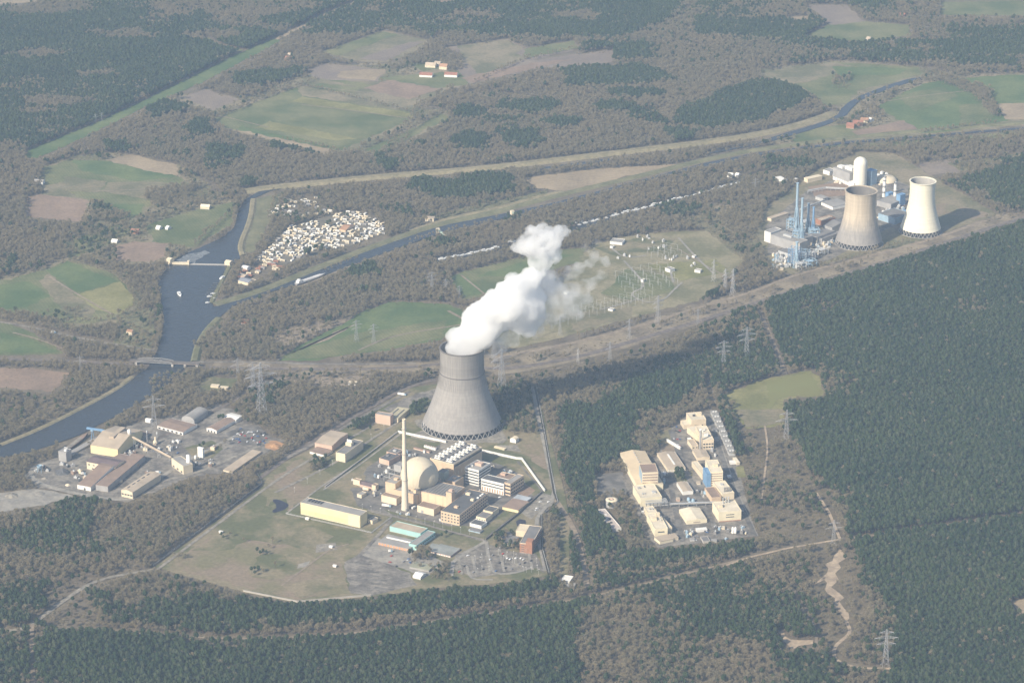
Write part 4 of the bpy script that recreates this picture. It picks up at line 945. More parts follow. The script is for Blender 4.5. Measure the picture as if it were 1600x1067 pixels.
# visitor centre in brick
t = building('visitor_centre', 'brick visitor centre with a tall red tower beside the car park', 'visitor centre', (812, 863.5), (831, 865.5), (830, 836), 15, W_brick, R_grey, 'flat',
         win=[('f', 4, 2, .08, .95, .5, .25), ('r', 4, 5, .08, .95, .5, .3)], parapet=W_orange)
L, W, h = dims(t); b = MB(); b.box(0, -W * .5 - .4, .1, L * .5 + .4, -W * .5 + 12, h + 4); link('brick_tower', b.mesh('brick_tower', [W_brick]), t)
building('lecture_hall', 'white topped hall behind the brick visitor centre', 'hall', (806, 838), (825, 840), (824, 829), 9, W_cream, W_cream)
c = P(788, 838); t = thing('exhibition_hall', 'low round grey roofed hall left of the brick visitor centre', 'hall', (c.x, c.y, 0))
b = MB(); b.lathe([(11, 0), (11, 3)], 10, smooth=False); link('wall', b.mesh('wall', [W_orange]), t)
b = MB(); b.lathe([(11.8, 3), (11.8, 3.5), (.5, 5.5)], 10, smooth=False); link('roof', b.mesh('roof', [R_grey]), t)
building('exhibition_wing', 'flat grey roofed wing between the round hall and the brick tower', 'building', (786, 851), (801, 853.5), (808, 842), 4, W_orange, R_grey, 'slab')
building('substation_hut', 'pale cluster of concrete huts at the wood edge below the car park', 'hut', (876, 912), (890, 914), (892, 905), 5, W_white, W_white)
building('substation_hut', 'flat pale roof of the lower hut at the wood edge by the forest road', 'hut', (884, 920), (897, 921), (897, 914), 3, W_cream, R_lgrey, 'slab')
building('security_hut', 'small white dome roofed hut on the grass right of the big cooling tower', 'hut', (797, 691), (806, 693), (808, 689), 5, W_white, W_cream, 'barrel')
building('container', 'flat yellow cream container lying on the grass behind the white wall', 'container', (772, 700), (788, 704), (790, 702), 2, W_yellow, W_cream, 'slab', wmin=5)

# perimeter walls and fences
def wall_line(name, label, cat, px, th, hh, m, mcap=None, seg=None):
    w = [P(*p).xy for p in px]
    t = thing(name, label, cat, (w[0].x, w[0].y, 0))
    for a, q in zip(w, w[1:]):
        d = q - a; n = max(1, int(d.length / (seg or 12))); rz = math.atan2(d.y, d.x); ln = d.length / n
        b = MB(); b.box(.04, -th / 2, -.3, ln - .04, th / 2, hh); b.box(.0, -th / 2 - .25, hh, ln, th / 2 + .25, hh + .35, 1)
        me = b.mesh('wall_panel', [m, mcap or m])
        for k in range(n):
            p = a + d * (k / n) - w[0]; link('wall_panel', me, t, (p.x, p.y, 0), rz)
    return t
wall_line('security_wall', 'white concrete security wall running behind the reactor towards the big tower', 'wall', [(622, 676), (697, 692)], 1.3, 3.4, W_white)
wall_line('security_wall', 'white concrete security wall bending right round the white offices', 'wall', [(740, 702.5), (807, 717.5), (815, 718), (851, 768)], 1.3, 3.4, W_white)
wall_line('security_wall', 'grey security wall slanting from the gate house to the plant road corner', 'wall', [(847, 770), (812, 802), (759, 844)], .7, 3.0, C_dark)
wall_line('security_wall', 'grey security wall along the plant road in front of the offices', 'wall', [(575, 797), (612, 807), (684, 826), (756, 844)], .4, 1.8, C_dark)
wall_line('security_wall', 'grey security wall slanting up the left side of the plant yard', 'wall', [(508, 762), (622, 676)], .6, 2.4, C_conc)
wall_line('boundary_wall', 'pale boundary wall along the wood edge at the foot of the compound', 'wall', [(380, 924), (465, 941), (580, 931)], .7, 2.4, C_conc)
def fence_line(label, px, hh=3.2, step=14):
    w = [P(*p).xy for p in px]; t = thing('fence', label, 'fence', (w[0].x, w[0].y, 0))
    pb = MB(); pb.bar((0, 0, 0), (0, 0, hh), .22); pm = pb.mesh('post', [W_steel]); rb = MB()
    for a, q in zip(w, w[1:]):
        d = q - a; n = max(1, int(d.length / step))
        for k in range(n): p = a + d * (k / n) - w[0]; link('post', pm, t, (p.x, p.y, 0))
        A_, Q_ = a - w[0], q - w[0]
        for z in (hh * .35, hh * .65, hh * .97): rb.bar((A_.x, A_.y, z), (Q_.x, Q_.y, z), .14, n=3)
    link('rail', rb.mesh('rail', [W_steel]), t)
fence_line('grey wire fence along the boundary ditch on the left of the compound', [(240, 884), (410, 756), (402, 741)])
fence_line('grey wire fence along the boundary ditch on the right of the compound', [(838, 606), (868, 772), (872, 786), (846, 806), (848, 860), (858, 896)])
fence_line('grey wire fence round the lawn of the yellow storage hall', [(447, 803), (580, 833), (612, 808)], 2.6)
W_pale = mat('pale_cream_cladding', (.74, .655, .47), var=.08, scale=.06)
_r = random.Random(31)
# ------------------------------------------------------------------ chemical works on the right
building('works_hall', 'large tan gabled hall at the back left of the chemical works', 'factory hall', (996, 769), (1036, 766), (1023, 713), 10, W_pale, mat('pale_orange_roof', (.60, .48, .32), var=.08), 'gy', rise=.09, ext=[('vent', .5, .55 + .07 * k, 2.2, 2.2, 2.2, W_steel) for k in range(6)])
t = building('process_tower', 'six floor process tower with striped front between the tan halls', 'process building', (1003, 767), (1028, 766), (1026, 752), 28, W_cream, R_brown,
         win=[('f', 6, 1, .05, .97, .94, .42, mat('brown_recess', (.27, .19, .15)), 'floor_gap'), ('l', 1, 1, .04, .98, .96, .98, W_lblue, 'blue_panel')])
building('works_hall', 'pale yellow block in front of the striped process tower', 'factory hall', (1001, 792), (1034, 789), (1030, 768), 13, W_pale, R_cream, ext=[('roof_unit', .5, .85, 1.2, 6, 1.2, R_dark), ('vent', .2, .3, 2, 2, 2, W_steel), ('vent', .3, .3, 2, 2, 2, W_steel), ('roof_unit', .75, .35, 5, 6, 2.5, W_steel), ('roof_unit', .2, .75, 4, 4, 2, W_grey)])
A, Fp, C = (1010, 797), (1044, 794.5), (1043, 788); ctr, rz, L, W = frame(A, Fp, C)
t = thing('pipe_rack', 'dark pipe rack crossing between the yellow block and the front works building', 'pipe rack', (ctr.x, ctr.y, 0), rz)
b = MB(); b.bar((0, 0, 0), (0, 0, 11), .7); pm = b.mesh('post', [R_dark])
for k in range(7):
    for y in (-W / 2, W / 2): link('post', pm, t, (-L / 2 + L * k / 6, y, 0))
b = MB()
for z in (6, 10.5):
    for k in range(5): b.bar((-L / 2, -W / 2 + W * k / 4, z), (L / 2, -W / 2 + W * k / 4, z), .6, n=5)
link('pipe', b.mesh('pipe', [W_steel]), t)
building('works_building', 'cream stepped building at the left front of the chemical works', 'factory building', (1023, 839), (1043, 837.5), (1038, 812), 12, W_pale, R_cream,
         win=[('f', 1, 1, .55, .7, .5, .9, W_dark, 'slot')], ext=[('roof_unit', .3, .6, 7, 9, 4, W_cream), ('roof_unit', .7, .8, 6, 6, 5, W_cream), ('exhaust_stack', .8, .5, 1.6, 1.6, 7, W_steel)])
building('works_building', 'narrow cream wing on the right of the stepped front building', 'factory building', (1043, 834), (1050, 833), (1047, 814), 9, W_cream, R_cream)
building('works_building', 'cream block between the pipe rack and the stepped front building', 'factory building', (1013, 812), (1027, 810.5), (1024, 800), 10, W_cream, R_cream, ext=[('vent', .4, .5, 2, 2, 3, W_steel), ('vent', .7, .5, 2, 2, 3, W_steel)])
building('works_building', 'low tan shed at the very front of the chemical works', 'shed', (1031, 851), (1052, 846.5), (1050, 838), 5, W_pale, R_tan, 'slab')
building('works_building', 'small tan lean shed right of the low front shed', 'shed', (1052, 845.5), (1060, 844), (1058, 837), 5, W_cream, R_tan, 'slab')
t = building('warehouse', 'tan gabled warehouse with white roof light and white doors', 'warehouse', (1043, 738), (1071, 735.5), (1064, 709), 5, W_cream, R_tan, 'gy', rise=.05,
         win=[('f', 1, 8, .05, .85, .55, .95, W_white, 'dock_door')])
L, W, h = dims(t); b = MB(); b.box(-1.3, -W * .32, 0, 1.3, W * .3, .8); link('skylight', b.mesh('skylight', [W_white]), t, (0, 0, h + L * .05))
building('works_building', 'small tan hall with a white front among blue tanks', 'factory hall', (1067, 774), (1083, 772.5), (1080, 757), 6, W_white, R_tan, 'gy', rise=.06)
building('warehouse', 'cream gabled warehouse in the middle of the front row', 'warehouse', (1073, 820), (1104.5, 817), (1098, 798), 6, W_pale, R_cream, 'gy', rise=.08, win=[('f', 1, 1, .4, .6, .35, .9, R_brown, 'slot')])
t = building('process_tower', 'striped tower with a bright blue stair side in the middle works', 'process building', (1110, 762), (1129, 761), (1125, 742), 24, W_pale, R_cream,
         win=[('f', 6, 1, .08, .97, .9, .36, mat('brown_recess', (.27, .19, .15)), 'floor_gap')], ext=[('roof_unit', .6, .5, 7, 7, 4, W_cream)])
building('stair_block', 'bright blue stair block on the left of the striped middle tower', 'stair block', (1104, 763), (1110.5, 762.5), (1109, 752), 22, W_blue, W_blue)
building('works_hall', 'tan roofed hall behind and left of the blue stair block', 'factory hall', (1097, 750), (1106, 749), (1102, 727), 8, W_orange, R_cream)
building('works_hall', 'pale roofed hall with dark pipes on its front right roof', 'factory hall', (1128, 782), (1147, 780), (1140, 760), 10, W_cream, R_cream, ext=[('exhaust_stack', .3 + .12 * k, .15, 1.6, 1.6, 7, R_grey) for k in range(5)] + [('roof_unit', .5, .7, 4, 5, 2, W_steel)])
building('works_hall', 'small brown hall left beside the pale roofed hall', 'factory hall', (1112, 786), (1127, 784.5), (1123, 768), 8, W_beige, R_brown)
t = building('works_building', 'large cream block with two dark slots and a red base', 'factory building', (1123, 816), (1158, 813), (1153, 796), 15, W_pale, R_cream,
         win=[('f', 2, 1, .35, .85, .36, .28, W_dark, 'slot'), ('f', 1, 1, .02, .12, .98, .9, W_brick, 'base_band')],
         ext=[('exhaust_stack', .42, .8, 2, 2, 9, W_steel), ('exhaust_stack', .55, .85, 2, 2, 9, W_steel), ('exhaust_stack', .68, .85, 2, 2, 9, W_steel), ('roof_unit', .2, .5, 6, 6, 4, W_cream)])
building('works_building', 'light orange block with two levels at the far back of the works', 'factory building', (1080, 670), (1103, 668), (1099, 656), 13, W_orange, R_cream, ext=[('roof_unit', .7, .6, 8, 6, 4, W_cream), ('vent', .3, .5, 2, 2, 3, W_dark), ('vent', .4, .5, 2, 2, 3, W_dark)],
         win=[('f', 1, 1, .3, .42, .6, .9, W_dark, 'slot')])
building('works_building', 'low light orange wing left of the far back block', 'factory building', (1068, 671), (1081, 670), (1078, 662), 6, W_orange, R_cream)
t = building('process_tower', 'tall orange block with two window rows at the back of the works', 'process building', (1098, 703), (1115, 702), (1110, 680), 15, W_orange, R_cream,
         win=[('f', 2, 4, .12, .75, .7, .45)], ext=[('roof_unit', .5, .3, 6, 5, 3, W_white), ('vent', .4, .6, 2, 2, 3, W_white), ('vent', .6, .7, 2, 2, 3, W_white)])
building('works_hall', 'cream hall between the tall orange block and the far back block', 'factory hall', (1090, 690), (1112, 686), (1105, 671), 9, W_orange, R_cream)
building('works_building', 'small orange hut left of the dark stack', 'building', (1081, 703), (1091, 702), (1088, 692), 6, W_orange, R_tan, win=[('f', 1, 2, .4, .7, .5, .8)])
c = P(1094, 703); t = thing('stack', 'dark grey factory stack beside the tall orange block', 'chimney', (c.x, c.y, 0))
b = MB(); b.lathe([(2.0, 0), (1.7, 10), (1.5, 34)], 14); link('shaft', b.mesh('shaft', [W_grey]), t); b = MB(); b.lathe([(1.9, 33.5), (1.9, 35), (1.2, 35), (1.2, 33)], 14, cap=False); link('cap', b.mesh('cap', [W_white]), t)
building('warehouse', 'small tan gabled hall with roof light below the tall orange block', 'warehouse', (1089, 720), (1109, 718.5), (1106, 706), 5, W_orange, R_tan, 'gy', rise=.06)
building('works_building', 'small white L shaped hut at the right edge of the works', 'hut', (1141, 726), (1151, 725.5), (1150, 722), 3, W_white, W_white, 'slab', wmin=4)
building('works_building', 'cream hut standing right of the white L shaped hut', 'hut', (1151, 727), (1156, 726.5), (1154, 718), 4, W_cream, R_cream, 'slab')
for k in range(9):
    x, y = 1119 + 3.3 * k, 652 + 7.6 * k
    t = building('cooler_unit', 'grey cooler unit in the long row along the right edge of the works', 'cooler', (x - 6, y), (x + 4, y - .6), (x + 2.5, y - 6), 5, W_steel, R_lgrey, 'slab',
             ext=[('vent', .3, .5, 3, 3, 1.4, W_white), ('vent', .7, .5, 3, 3, 1.4, W_white)], group='grey cooler units along the works edge')
# round tank on the left
c = P(956, 791); s = mpp(956, 791); t = thing('settling_tank', 'round concrete tank with a ring top left of the chemical works', 'tank', (c.x, c.y, 0)); R = 9.6 * s
b = MB(); b.lathe([(R, 0), (R, 11), (R - .8, 11), (R - .8, 8)], 36, cap=False); link('wall', b.mesh('wall', [W_grey]), t)
b = MB(); b.lathe([(R + .3, 11), (R + .3, 11.6), (R * .35, 12.2), (R * .35, 11.2)], 36, cap=False); link('roof_ring', b.mesh('roof_ring', [W_cream]), t)
b = MB(); b.lathe([(R * .28, 8), (R * .28, 12.6), (.1, 13)], 18, cap=False); link('inlet', b.mesh('inlet', [W_pink]), t)
clear_rect(c.xy, 0, 2 * R, 2 * R)
t = building('laboratory', 'pinkish white flat building running down from the round tank', 'laboratory', (957, 832), (971, 830), (965, 797), 5, W_white, mat('pinkish_roof', (.50, .43, .38)), ext=[('roof_unit', .4, .3, 3, 3, 1.5, W_dark), ('roof_unit', .6, .5, 3, 3, 1.5, W_dark), ('roof_unit', .5, .7, 4, 3, 1.5, W_white)])
for k, (x, y) in enumerate(((1076, 782), (1083, 784), (1078, 788), (1086, 789))):
    c = P(x, y); t = thing('storage_tank', 'blue green round tank in the tank yard below the white fronted hall', 'tank', (c.x, c.y, 0), 0, 'blue green tanks of the works')
    b = MB(); b.lathe([(2.6, 0), (2.6, 4.6), (.2, 5.4)], 16); link('shell', b.mesh('shell', [W_lblue]), t); b = MB(); b.lathe([(2.9, 0), (2.9, .6)], 16); link('foot', b.mesh('foot', [C_base]), t)
    clear_rect(c.xy, 0, 6, 6)
for k, (x, y) in enumerate(((1145, 834), (1149, 834))):
    c = P(x, y); t = thing('silo', 'white upright silo of the pair at the front right of the works', 'silo', (c.x, c.y, 0), 0, 'white silo pair')
    b = MB(); b.lathe([(1.9, 1.5), (1.9, 10), (.3, 11.4)], 16); link('shell', b.mesh('shell', [W_white]), t)
    b = MB()
    for q in range(4): b.bar((1.5 * math.cos(q * 1.57), 1.5 * math.sin(q * 1.57), 0), (1.5 * math.cos(q * 1.57), 1.5 * math.sin(q * 1.57), 2), .3)
    link('leg', b.mesh('leg', [W_steel]), t)
building('tank_yard', 'long white container row in the front yard of the works', 'container', (1089, 832), (1105, 830.5), (1104.5, 827), 3.5, W_white, W_white, 'slab')
building('open_pit', 'square pale walled pit at the front edge of the works', 'basin', (1099, 849), (1110, 848), (1109, 840), 2.5, C_conc, R_grey)
building('trailer', 'long white trailer parked on the upper left works road', 'trailer', (1062, 703), (1064, 702.5), (1059, 686), 4, W_white, W_white, 'slab', wmin=3)
t = building('pipe_bridge', 'thin grey pipe bridge crossing the works roads', 'pipe bridge', (1046, 793.5), (1118, 790.5), (1118, 790), 4, W_steel, W_steel, 'slab', h=1.2, z0=5.5, wmin=2)
L, W, h = dims(t); b = MB(); b.bar((0, 0, -5.5), (0, 0, 0), .5); pm = b.mesh('post', [W_steel])
for k in range(6): link('post', pm, t, (-L * .48 + L * .96 * k / 5, 0, 0))

for k, (x, y, w, hp, wl, rf, lab) in enumerate(((1038, 744, 6, 3, W_white, W_white, 'small white hut below the roof light warehouse'), (1066, 740, 5, 3, W_white, R_lgrey, 'small white hut right of the white warehouse doors'), (1092, 758, 5, 3, W_cream, R_tan, 'small cream hut left of the blue stair block'),
        (1060, 784, 5, 4, W_pink, R_tan, 'small pink hut beside the blue green tanks'), (1114, 728, 8, 4, W_cream, W_white, 'white roofed hut above the striped middle tower'), (1140, 748, 5, 3, W_white, W_white, 'tiny white hut right of the striped middle tower'), (1128, 828, 9, 3, W_cream, R_cream, 'low cream shed in front of the red based block'),
        (1116, 848, 8, 3, W_steel, R_lgrey, 'low grey shed at the front edge of the works'), (1082, 846, 7, 3, W_steel, R_lgrey, 'small grey shed left of the square pit'), (1006, 804, 4, 3, W_white, W_white, 'tiny white hut on the left works road'), (1160, 800, 4, 4, W_white, R_lgrey, 'small white hut right of the red based block'),
        (1078, 690, 5, 3, W_white, W_white, 'tiny white hut below the far orange wing'), (1120, 690, 6, 4, W_steel, R_lgrey, 'grey hut right of the tall orange block'), (1118, 676, 6, 4, W_steel, R_grey, 'grey hut right of the cream hall'))):
    building('works_hut', lab, 'hut', (x - w / 2, y), (x + w / 2, y - .3), (x + w / 2 - 1.5, y - 3.2), hp, wl, rf, 'slab')
# ------------------------------------------------------------------ works on the river bank
building('river_shed', 'big tan shed with a bright cream end wall above the river quay', 'factory hall', (142, 708), (184.5, 715), (231, 686), 13, W_yellow, R_tan, 'gx', rise=.10, ext=[('roof_monitor', .5, .55, 8, 40, 4, R_tan)])
building('river_shed', 'dark purple roofed shed with a cream wall before the big tan shed', 'factory hall', (136, 733), (180, 742), (194, 731), 12, W_cream, R_purple, 'gx', rise=.10, win=[('f', 1, 2, .1, .35, .3, .7), ('f', 1, 6, .6, .75, .4, .9)])
building('river_shed', 'long brown roofed hall with a white gable running beside the purple shed', 'factory hall', (121, 764), (142, 768), (218, 721), 7, W_white, R_brown, 'gx', rise=.06, doors=[('f', .55, 3, 4, R_dark)])
building('river_shed', 'lean brown roof along the right side of the long white gabled hall', 'factory hall', (150, 766), (169, 769), (241, 722), 9, W_grey, R_brown, 'slab')
t = building('river_shed', 'narrow tan shed with five dark roof slots nearest the trees', 'factory hall', (190, 776), (207.5, 780), (247, 750), 11, W_cream, R_tan, 'gy', rise=.10, win=[('f', 1, 4, .35, .6, .7, .8)])
L, W, h = dims(t); b = MB(); b.box(-.9, -3.2, -.4, .9, 3.2, .6); sm = b.mesh('roof_light', [R_dark])
for k in range(5): link('roof_light', sm, t, (-L * .18, W * (-.36 + .17 * k), h + L * .07))
building('batch_plant', 'cream block at the lower end of the long conveyor', 'factory building', (268.5, 729), (287, 742), (297, 735), 13, W_cream, R_lgrey, win=[('f', 1, 3, .1, .35, .4, .8)])
for (x, y, r, hp, lab) in ((295, 735, 3.2, 25, 'tall white silo standing right of the cream conveyor block'), (305.5, 719, 1.8, 8, 'short white silo between the cream block and the white panel')):
    c = P(x, y); H = up_m(x, y, hp); t = thing('silo', lab, 'silo', (c.x, c.y, 0)); r *= 1.0
    b = MB(); b.lathe([(r, 3), (r, H - 1), (.3, H)], 18); b.lathe([(.6, .8), (r, 3)], 18, cap=False); link('shell', b.mesh('shell', [W_white]), t)
    b = MB()
    for q in range(4): b.bar((r * .8 * math.cos(q * 1.57), r * .8 * math.sin(q * 1.57), 0), (r * .8 * math.cos(q * 1.57), r * .8 * math.sin(q * 1.57), 3.4), .4)
    link('leg', b.mesh('leg', [W_steel]), t); clear_rect(c.xy, 0, 8, 8)
building('bin_tower', 'upright white bin block on the works lawn', 'bin block', (309, 714), (317, 716), (319, 714.5), 15, W_white, W_white, 'slab')
a_, b_ = P(208, 700), P(268, 722); za, zb = up_m(208, 700, 17), up_m(268, 722, 7)
t = thing('conveyor', 'long tan conveyor gallery slanting down from the big shed to the cream block', 'conveyor', (a_.x, a_.y, 0))
d_ = b_ - a_; b = MB(); b.bar((0, 0, za), (d_.x, d_.y, zb), 2.9, n=4); link('gallery', b.mesh('gallery', [R_tan]), t)
for f in (.04, .35, .68, .97):
    b = MB(); z = za + (zb - za) * f - 1.5; p = d_ * f
    for sx in (-2, 2): b.bar((p.x + sx, p.y, 0), (p.x + sx * .5, p.y, z), .5)
    b.bar((p.x - 1.6, p.y, z * .5), (p.x + 1.6, p.y, z * .5), .35); link('trestle', b.mesh('trestle', [W_steel]), t)
c = P(203, 697); t = thing('cyclone', 'white funnel shaped cyclone at the upper end of the conveyor', 'cyclone', (c.x, c.y, 0))
b = MB(); b.lathe([(.5, 10), (1.1, 13), (2.9, 24), (2.9, 27), (1, 28.4)], 16); link('cone', b.mesh('cone', [W_white]), t)
b = MB()
for q in range(4): b.bar((2.6 * math.cos(q * 1.57), 2.6 * math.sin(q * 1.57), 0), (2.4 * math.cos(q * 1.57), 2.4 * math.sin(q * 1.57), 23), .4)
link('stand', b.mesh('stand', [W_steel]), t)
for (x, y, lab) in ((230, 690, 'grey steel mast left of the brown roofed river hall'), (246, 692, 'grey steel mast below the brown roofed river hall')):
    c = P(x, y); t = thing('mast', lab, 'mast', (c.x, c.y, 0)); b = MB(); b.bar((0, 0, 0), (0, 0, 17), 1.1, w2=.7, n=6); link('shaft', b.mesh('shaft', [W_grey]), t); b = MB(); b.lathe([(1.2, 15), (1.2, 18), (.2, 19)], 8); link('head', b.mesh('head', [W_steel]), t)
c = P(243, 694); t = thing('hopper', 'squat white hopper below the masts of the river works', 'hopper', (c.x, c.y, 0)); b = MB(); b.lathe([(3.6, 0), (3.6, 5), (1.4, 8), (1.4, 12), (.3, 13)], 14); link('body', b.mesh('body', [W_cream]), t); b = MB(); b.lathe([(4, 0), (4, 1)], 14); link('foot', b.mesh('foot', [C_base]), t)
building('river_hall', 'brown roofed hall with white strip windows between river and works road', 'factory hall', (246, 670), (286, 680.5), (304, 667), 5, W_white, R_brown, 'gx', rise=.05, win=[('f', 1, 6, .1, .8, .5, .7)])
building('river_hall', 'grey barrel roofed shed behind the brown roofed river hall', 'shed', (284, 660), (304, 664), (322, 649), 6, W_grey, R_lgrey, 'barrel')
building('river_hall', 'small tan hall with three gate openings beside the works road', 'shed', (323, 674), (338.5, 678), (367, 661), 5.5, W_white, R_brown, 'gy', rise=.10, doors=[('f', .2, 3, 3.5, R_dark), ('f', .5, 3, 3.5, R_dark), ('f', .8, 3, 3.5, R_dark)])
building('river_hall', 'white roofed shed behind the small tan hall', 'shed', (350, 657), (369, 662), (378, 655), 6, W_white, W_white, 'gx', rise=.08)
building('open_store', 'long low tan flat roof at the right end of the river works', 'store', (349, 737), (363, 740), (411, 709), 3, W_cream, R_tan, 'slab')
building('site_hut', 'tiny white hut at the river side of the works', 'hut', (227, 660), (235, 661.5), (238, 659), 5, W_white, W_white, 'gx')
building('crushing_shed', 'rusty grey roof low between the two masts', 'shed', (212, 683), (224, 686), (232, 680), 4, W_grey, R_brown, 'slab')
building('quay_tower', 'dark grey loading tower on the quay wall', 'loading tower', (92, 720), (104, 722.5), (112, 717), 15, W_grey, R_lgrey, ext=[('roof_unit', .7, .4, 4, 4, 3, W_white)])
t = building('loading_pier', 'long grey loading pier on the river side of the works', 'pier', (98, 714), (106, 716), (150, 684), 3, W_grey, R_lgrey, 'slab', h=2.5)
# gantry crane
c = P(152, 688); t = thing('gantry_crane', 'blue gantry crane standing over the river quay', 'crane', (c.x, c.y, 0), -.35)
b = MB(); b.box(-17, -1.1, 17, 19, 1.1, 20); link('bridge_girder', b.mesh('bridge_girder', [W_blue]), t)
for x in (-8, 9):
    b = MB()
    for y in (-5, 5): b.bar((x, y, 0), (x * .9, y * .25, 17), 1.0)
    b.bar((x, -5, 1), (x, 5, 1), .9); link('leg', b.mesh('leg', [W_blue]), t)
b = MB(); b.box(-10, -1.7, 14.6, -6, 1.7, 17); link('trolley', b.mesh('trolley', [W_lblue]), t)
c = P(62, 738); t = thing('hopper', 'grey blue hopper frame inside the round drive', 'hopper', (c.x, c.y, 0)); b = MB()
for x in (-3, 3):
    for y in (-3, 3): b.bar((x, y, 0), (x * .8, y * .8, 9), .5)
link('leg', b.mesh('leg', [W_lblue]), t); b = MB(); b.lathe([(1, 6), (4, 10), (4, 12)], 8, cap=False); link('bin', b.mesh('bin', [W_lblue]), t)
def heap(name, label, px, r, h, m, seed):
    q = random.Random(seed); c = P(*px); t = link(name, None, None, (c.x, c.y, 0)); bpy.data.objects.remove(t)
    vs = [(0, 0, h)]; n = 14
    for j, (f, z) in enumerate(((.45, .55), (.8, .18), (1.0, -.1))):
        for k in range(n):
            rr = r * f * q.uniform(.85, 1.15); a = math.tau * k / n; vs.append((rr * math.cos(a), rr * math.sin(a), h * z * q.uniform(.8, 1.2)))
    fs = [(0, 1 + k, 1 + (k + 1) % n) for k in range(n)]
    for j in range(2):
        for k in range(n): fs.append((1 + j * n + k, 1 + (j + 1) * n + k, 1 + (j + 1) * n + (k + 1) % n, 1 + j * n + (k + 1) % n))
    me = bpy.data.meshes.new(name); me.from_pydata(vs, [], fs); me.materials.append(m)
    return tag(link(name, me, None, (c.x, c.y, 0)), label, 'heap')
heap('gravel_heap', 'dark grey gravel heap inside the river works yard', (98, 738), 13, 7, R_dark, 1)
heap('gravel_heap', 'small grey heap beside the round drive', (70, 748), 6, 3, M_asph2, 2)
heap('sand_heap', 'orange sand heap at the right end of the river works', (430, 697), 10, 4, _mats['orange_sand'], 3)
heap('rubble_heap', 'pale rubble heap among the trees at the left picture edge', (18, 775), 12, 4, M_gravel, 4)
heap('rubble_heap', 'grey rubble heap below the works road', (62, 772), 10, 3, M_conc, 5)
heap('sand_heap', 'small white red heap at the foot of the purple shed', (106, 758), 5, 3, W_cream, 6)

# ------------------------------------------------------------------ gas power station
c = P(1343, 292); s = mpp(1343, 292); R = 10.6 * s; H = P_at(1343, 245.5, c.y).z
t = thing('containment_silo', 'white domed cylinder towering behind the brown stained cooling tower', 'containment building', (c.x, c.y, 0))
b = MB(); b.lathe([(R, 0), (R, H - R)] , 48, cap=False); link('cylinder', b.mesh('cylinder', [mat('bright_cream_paint', (.82, .77, .64), var=.04, scale=.03)]), t)
b = MB(); b.lathe([(R * math.cos(q * math.pi / 24) + .01, H - R + R * math.sin(q * math.pi / 24)) for q in range(13)], 48, cap=False); link('dome', b.mesh('dome', [_mats['bright_cream_paint']]), t)
clear_rect(c.xy, 0, 2 * R, 2 * R)
building('turbine_house', 'white roofed reactor house with a dark front beside the domed cylinder', 'power house', (1301, 281), (1327, 291), (1337, 282), 19, W_grey, R_lgrey,
         win=[('f', 1, 7, .02, .3, .8, .9, W_white, 'white_panel')], ext=[('roof_unit', .6, .6, 20, 14, 6, W_white), ('roof_unit', .2, .4, 14, 10, 4, W_white)])
building('annex', 'low white annex at the left foot of the reactor house', 'building', (1286, 272), (1296, 275), (1304, 271), 6, W_white, R_lgrey)
building('annex', 'white step block at the foot of the domed cylinder', 'building', (1326, 292), (1334, 295), (1340, 291), 8, W_white, W_white)
building('blue_boiler', 'blue box building behind the domed cylinder', 'boiler house', (1351, 288), (1361, 291), (1366, 287), 22, W_lblue, W_blue)
building('store_hall', 'long cream flat shed on the far left of the gas plant', 'shed', (1256, 284), (1262, 286.5), (1279, 279), 6, W_cream, W_cream, 'slab')
building('store_hall', 'white shed standing alone left of the gas plant road', 'shed', (1211, 284), (1222, 289.5), (1226, 286), 7, W_white, W_white, 'slab')
building('site_hut', 'tiny white hut above the blue stacks', 'hut', (1239, 285), (1243, 286), (1245, 284), 5, W_white, W_white, 'slab', wmin=5)
building('gas_hall', 'flat hall with white side walls left of the brown cooling tower', 'hall', (1283, 321), (1301, 329), (1316, 319), 5, W_white, R_lgrey, 'slab')
building('gas_hall', 'white roofed shed row above the flat hall', 'shed', (1274, 312), (1286, 316), (1290, 312), 5, W_steel, R_lgrey, 'slab')
building('gas_hall', 'red walled shed left of the brown cooling tower', 'shed', (1274, 350), (1284, 354), (1296, 345), 8, W_brick, R_tan)
building('gas_hall', 'dark grey hall between the red shed and the brown tower', 'hall', (1286, 359), (1300, 364), (1316, 351), 8, W_grey, R_grey, 'gx', rise=.1)
building('gas_hall', 'low beige flat roof alone on the grass left of the blue stacks', 'hall', (1199, 345), (1205, 347), (1231, 338), 5, W_cream, R_tan, 'slab')
building('boiler_hall', 'white end block of the boiler hall at the left of the gas plant', 'boiler house', (1194, 377.5), (1203.5, 380.5), (1216, 373), 16, W_white, R_lgrey)
building('boiler_hall', 'long grey boiler hall with dark roof vents below the blue stacks', 'boiler house', (1203.8, 381), (1240, 393), (1262, 380), 14, W_grey, R_lgrey, ext=[('vent', .1 + .1 * k, .7, 3, 3, 2, R_dark) for k in range(8)] + [('roof_unit', .5, .3, 20, 5, 3, W_steel)])
building('boiler_hall', 'low cluttered pipe hall in front of the long grey boiler hall', 'boiler house', (1216, 398), (1238, 405), (1246, 399), 6, W_steel, R_grey)
building('boiler_hall', 'beige grey boiler block in front of the second blue stack', 'boiler house', (1238, 400), (1249, 403), (1256, 396), 22, mat('grey_beige_cladding', (.42, .38, .33)), R_lgrey)
building('machine_hall', 'grey machine hall right of the tall boiler block', 'hall', (1262, 376), (1284, 383), (1302, 370), 9, W_grey, R_grey)
building('machine_hall', 'blue grey turbine hall between the two cooling towers', 'hall', (1372, 344), (1398, 352), (1412, 340), 10, W_lblue, R_grey)
building('machine_hall', 'flat grey block behind the brown tower', 'hall', (1370, 322), (1392, 328), (1410, 318), 8, W_grey, R_lgrey)
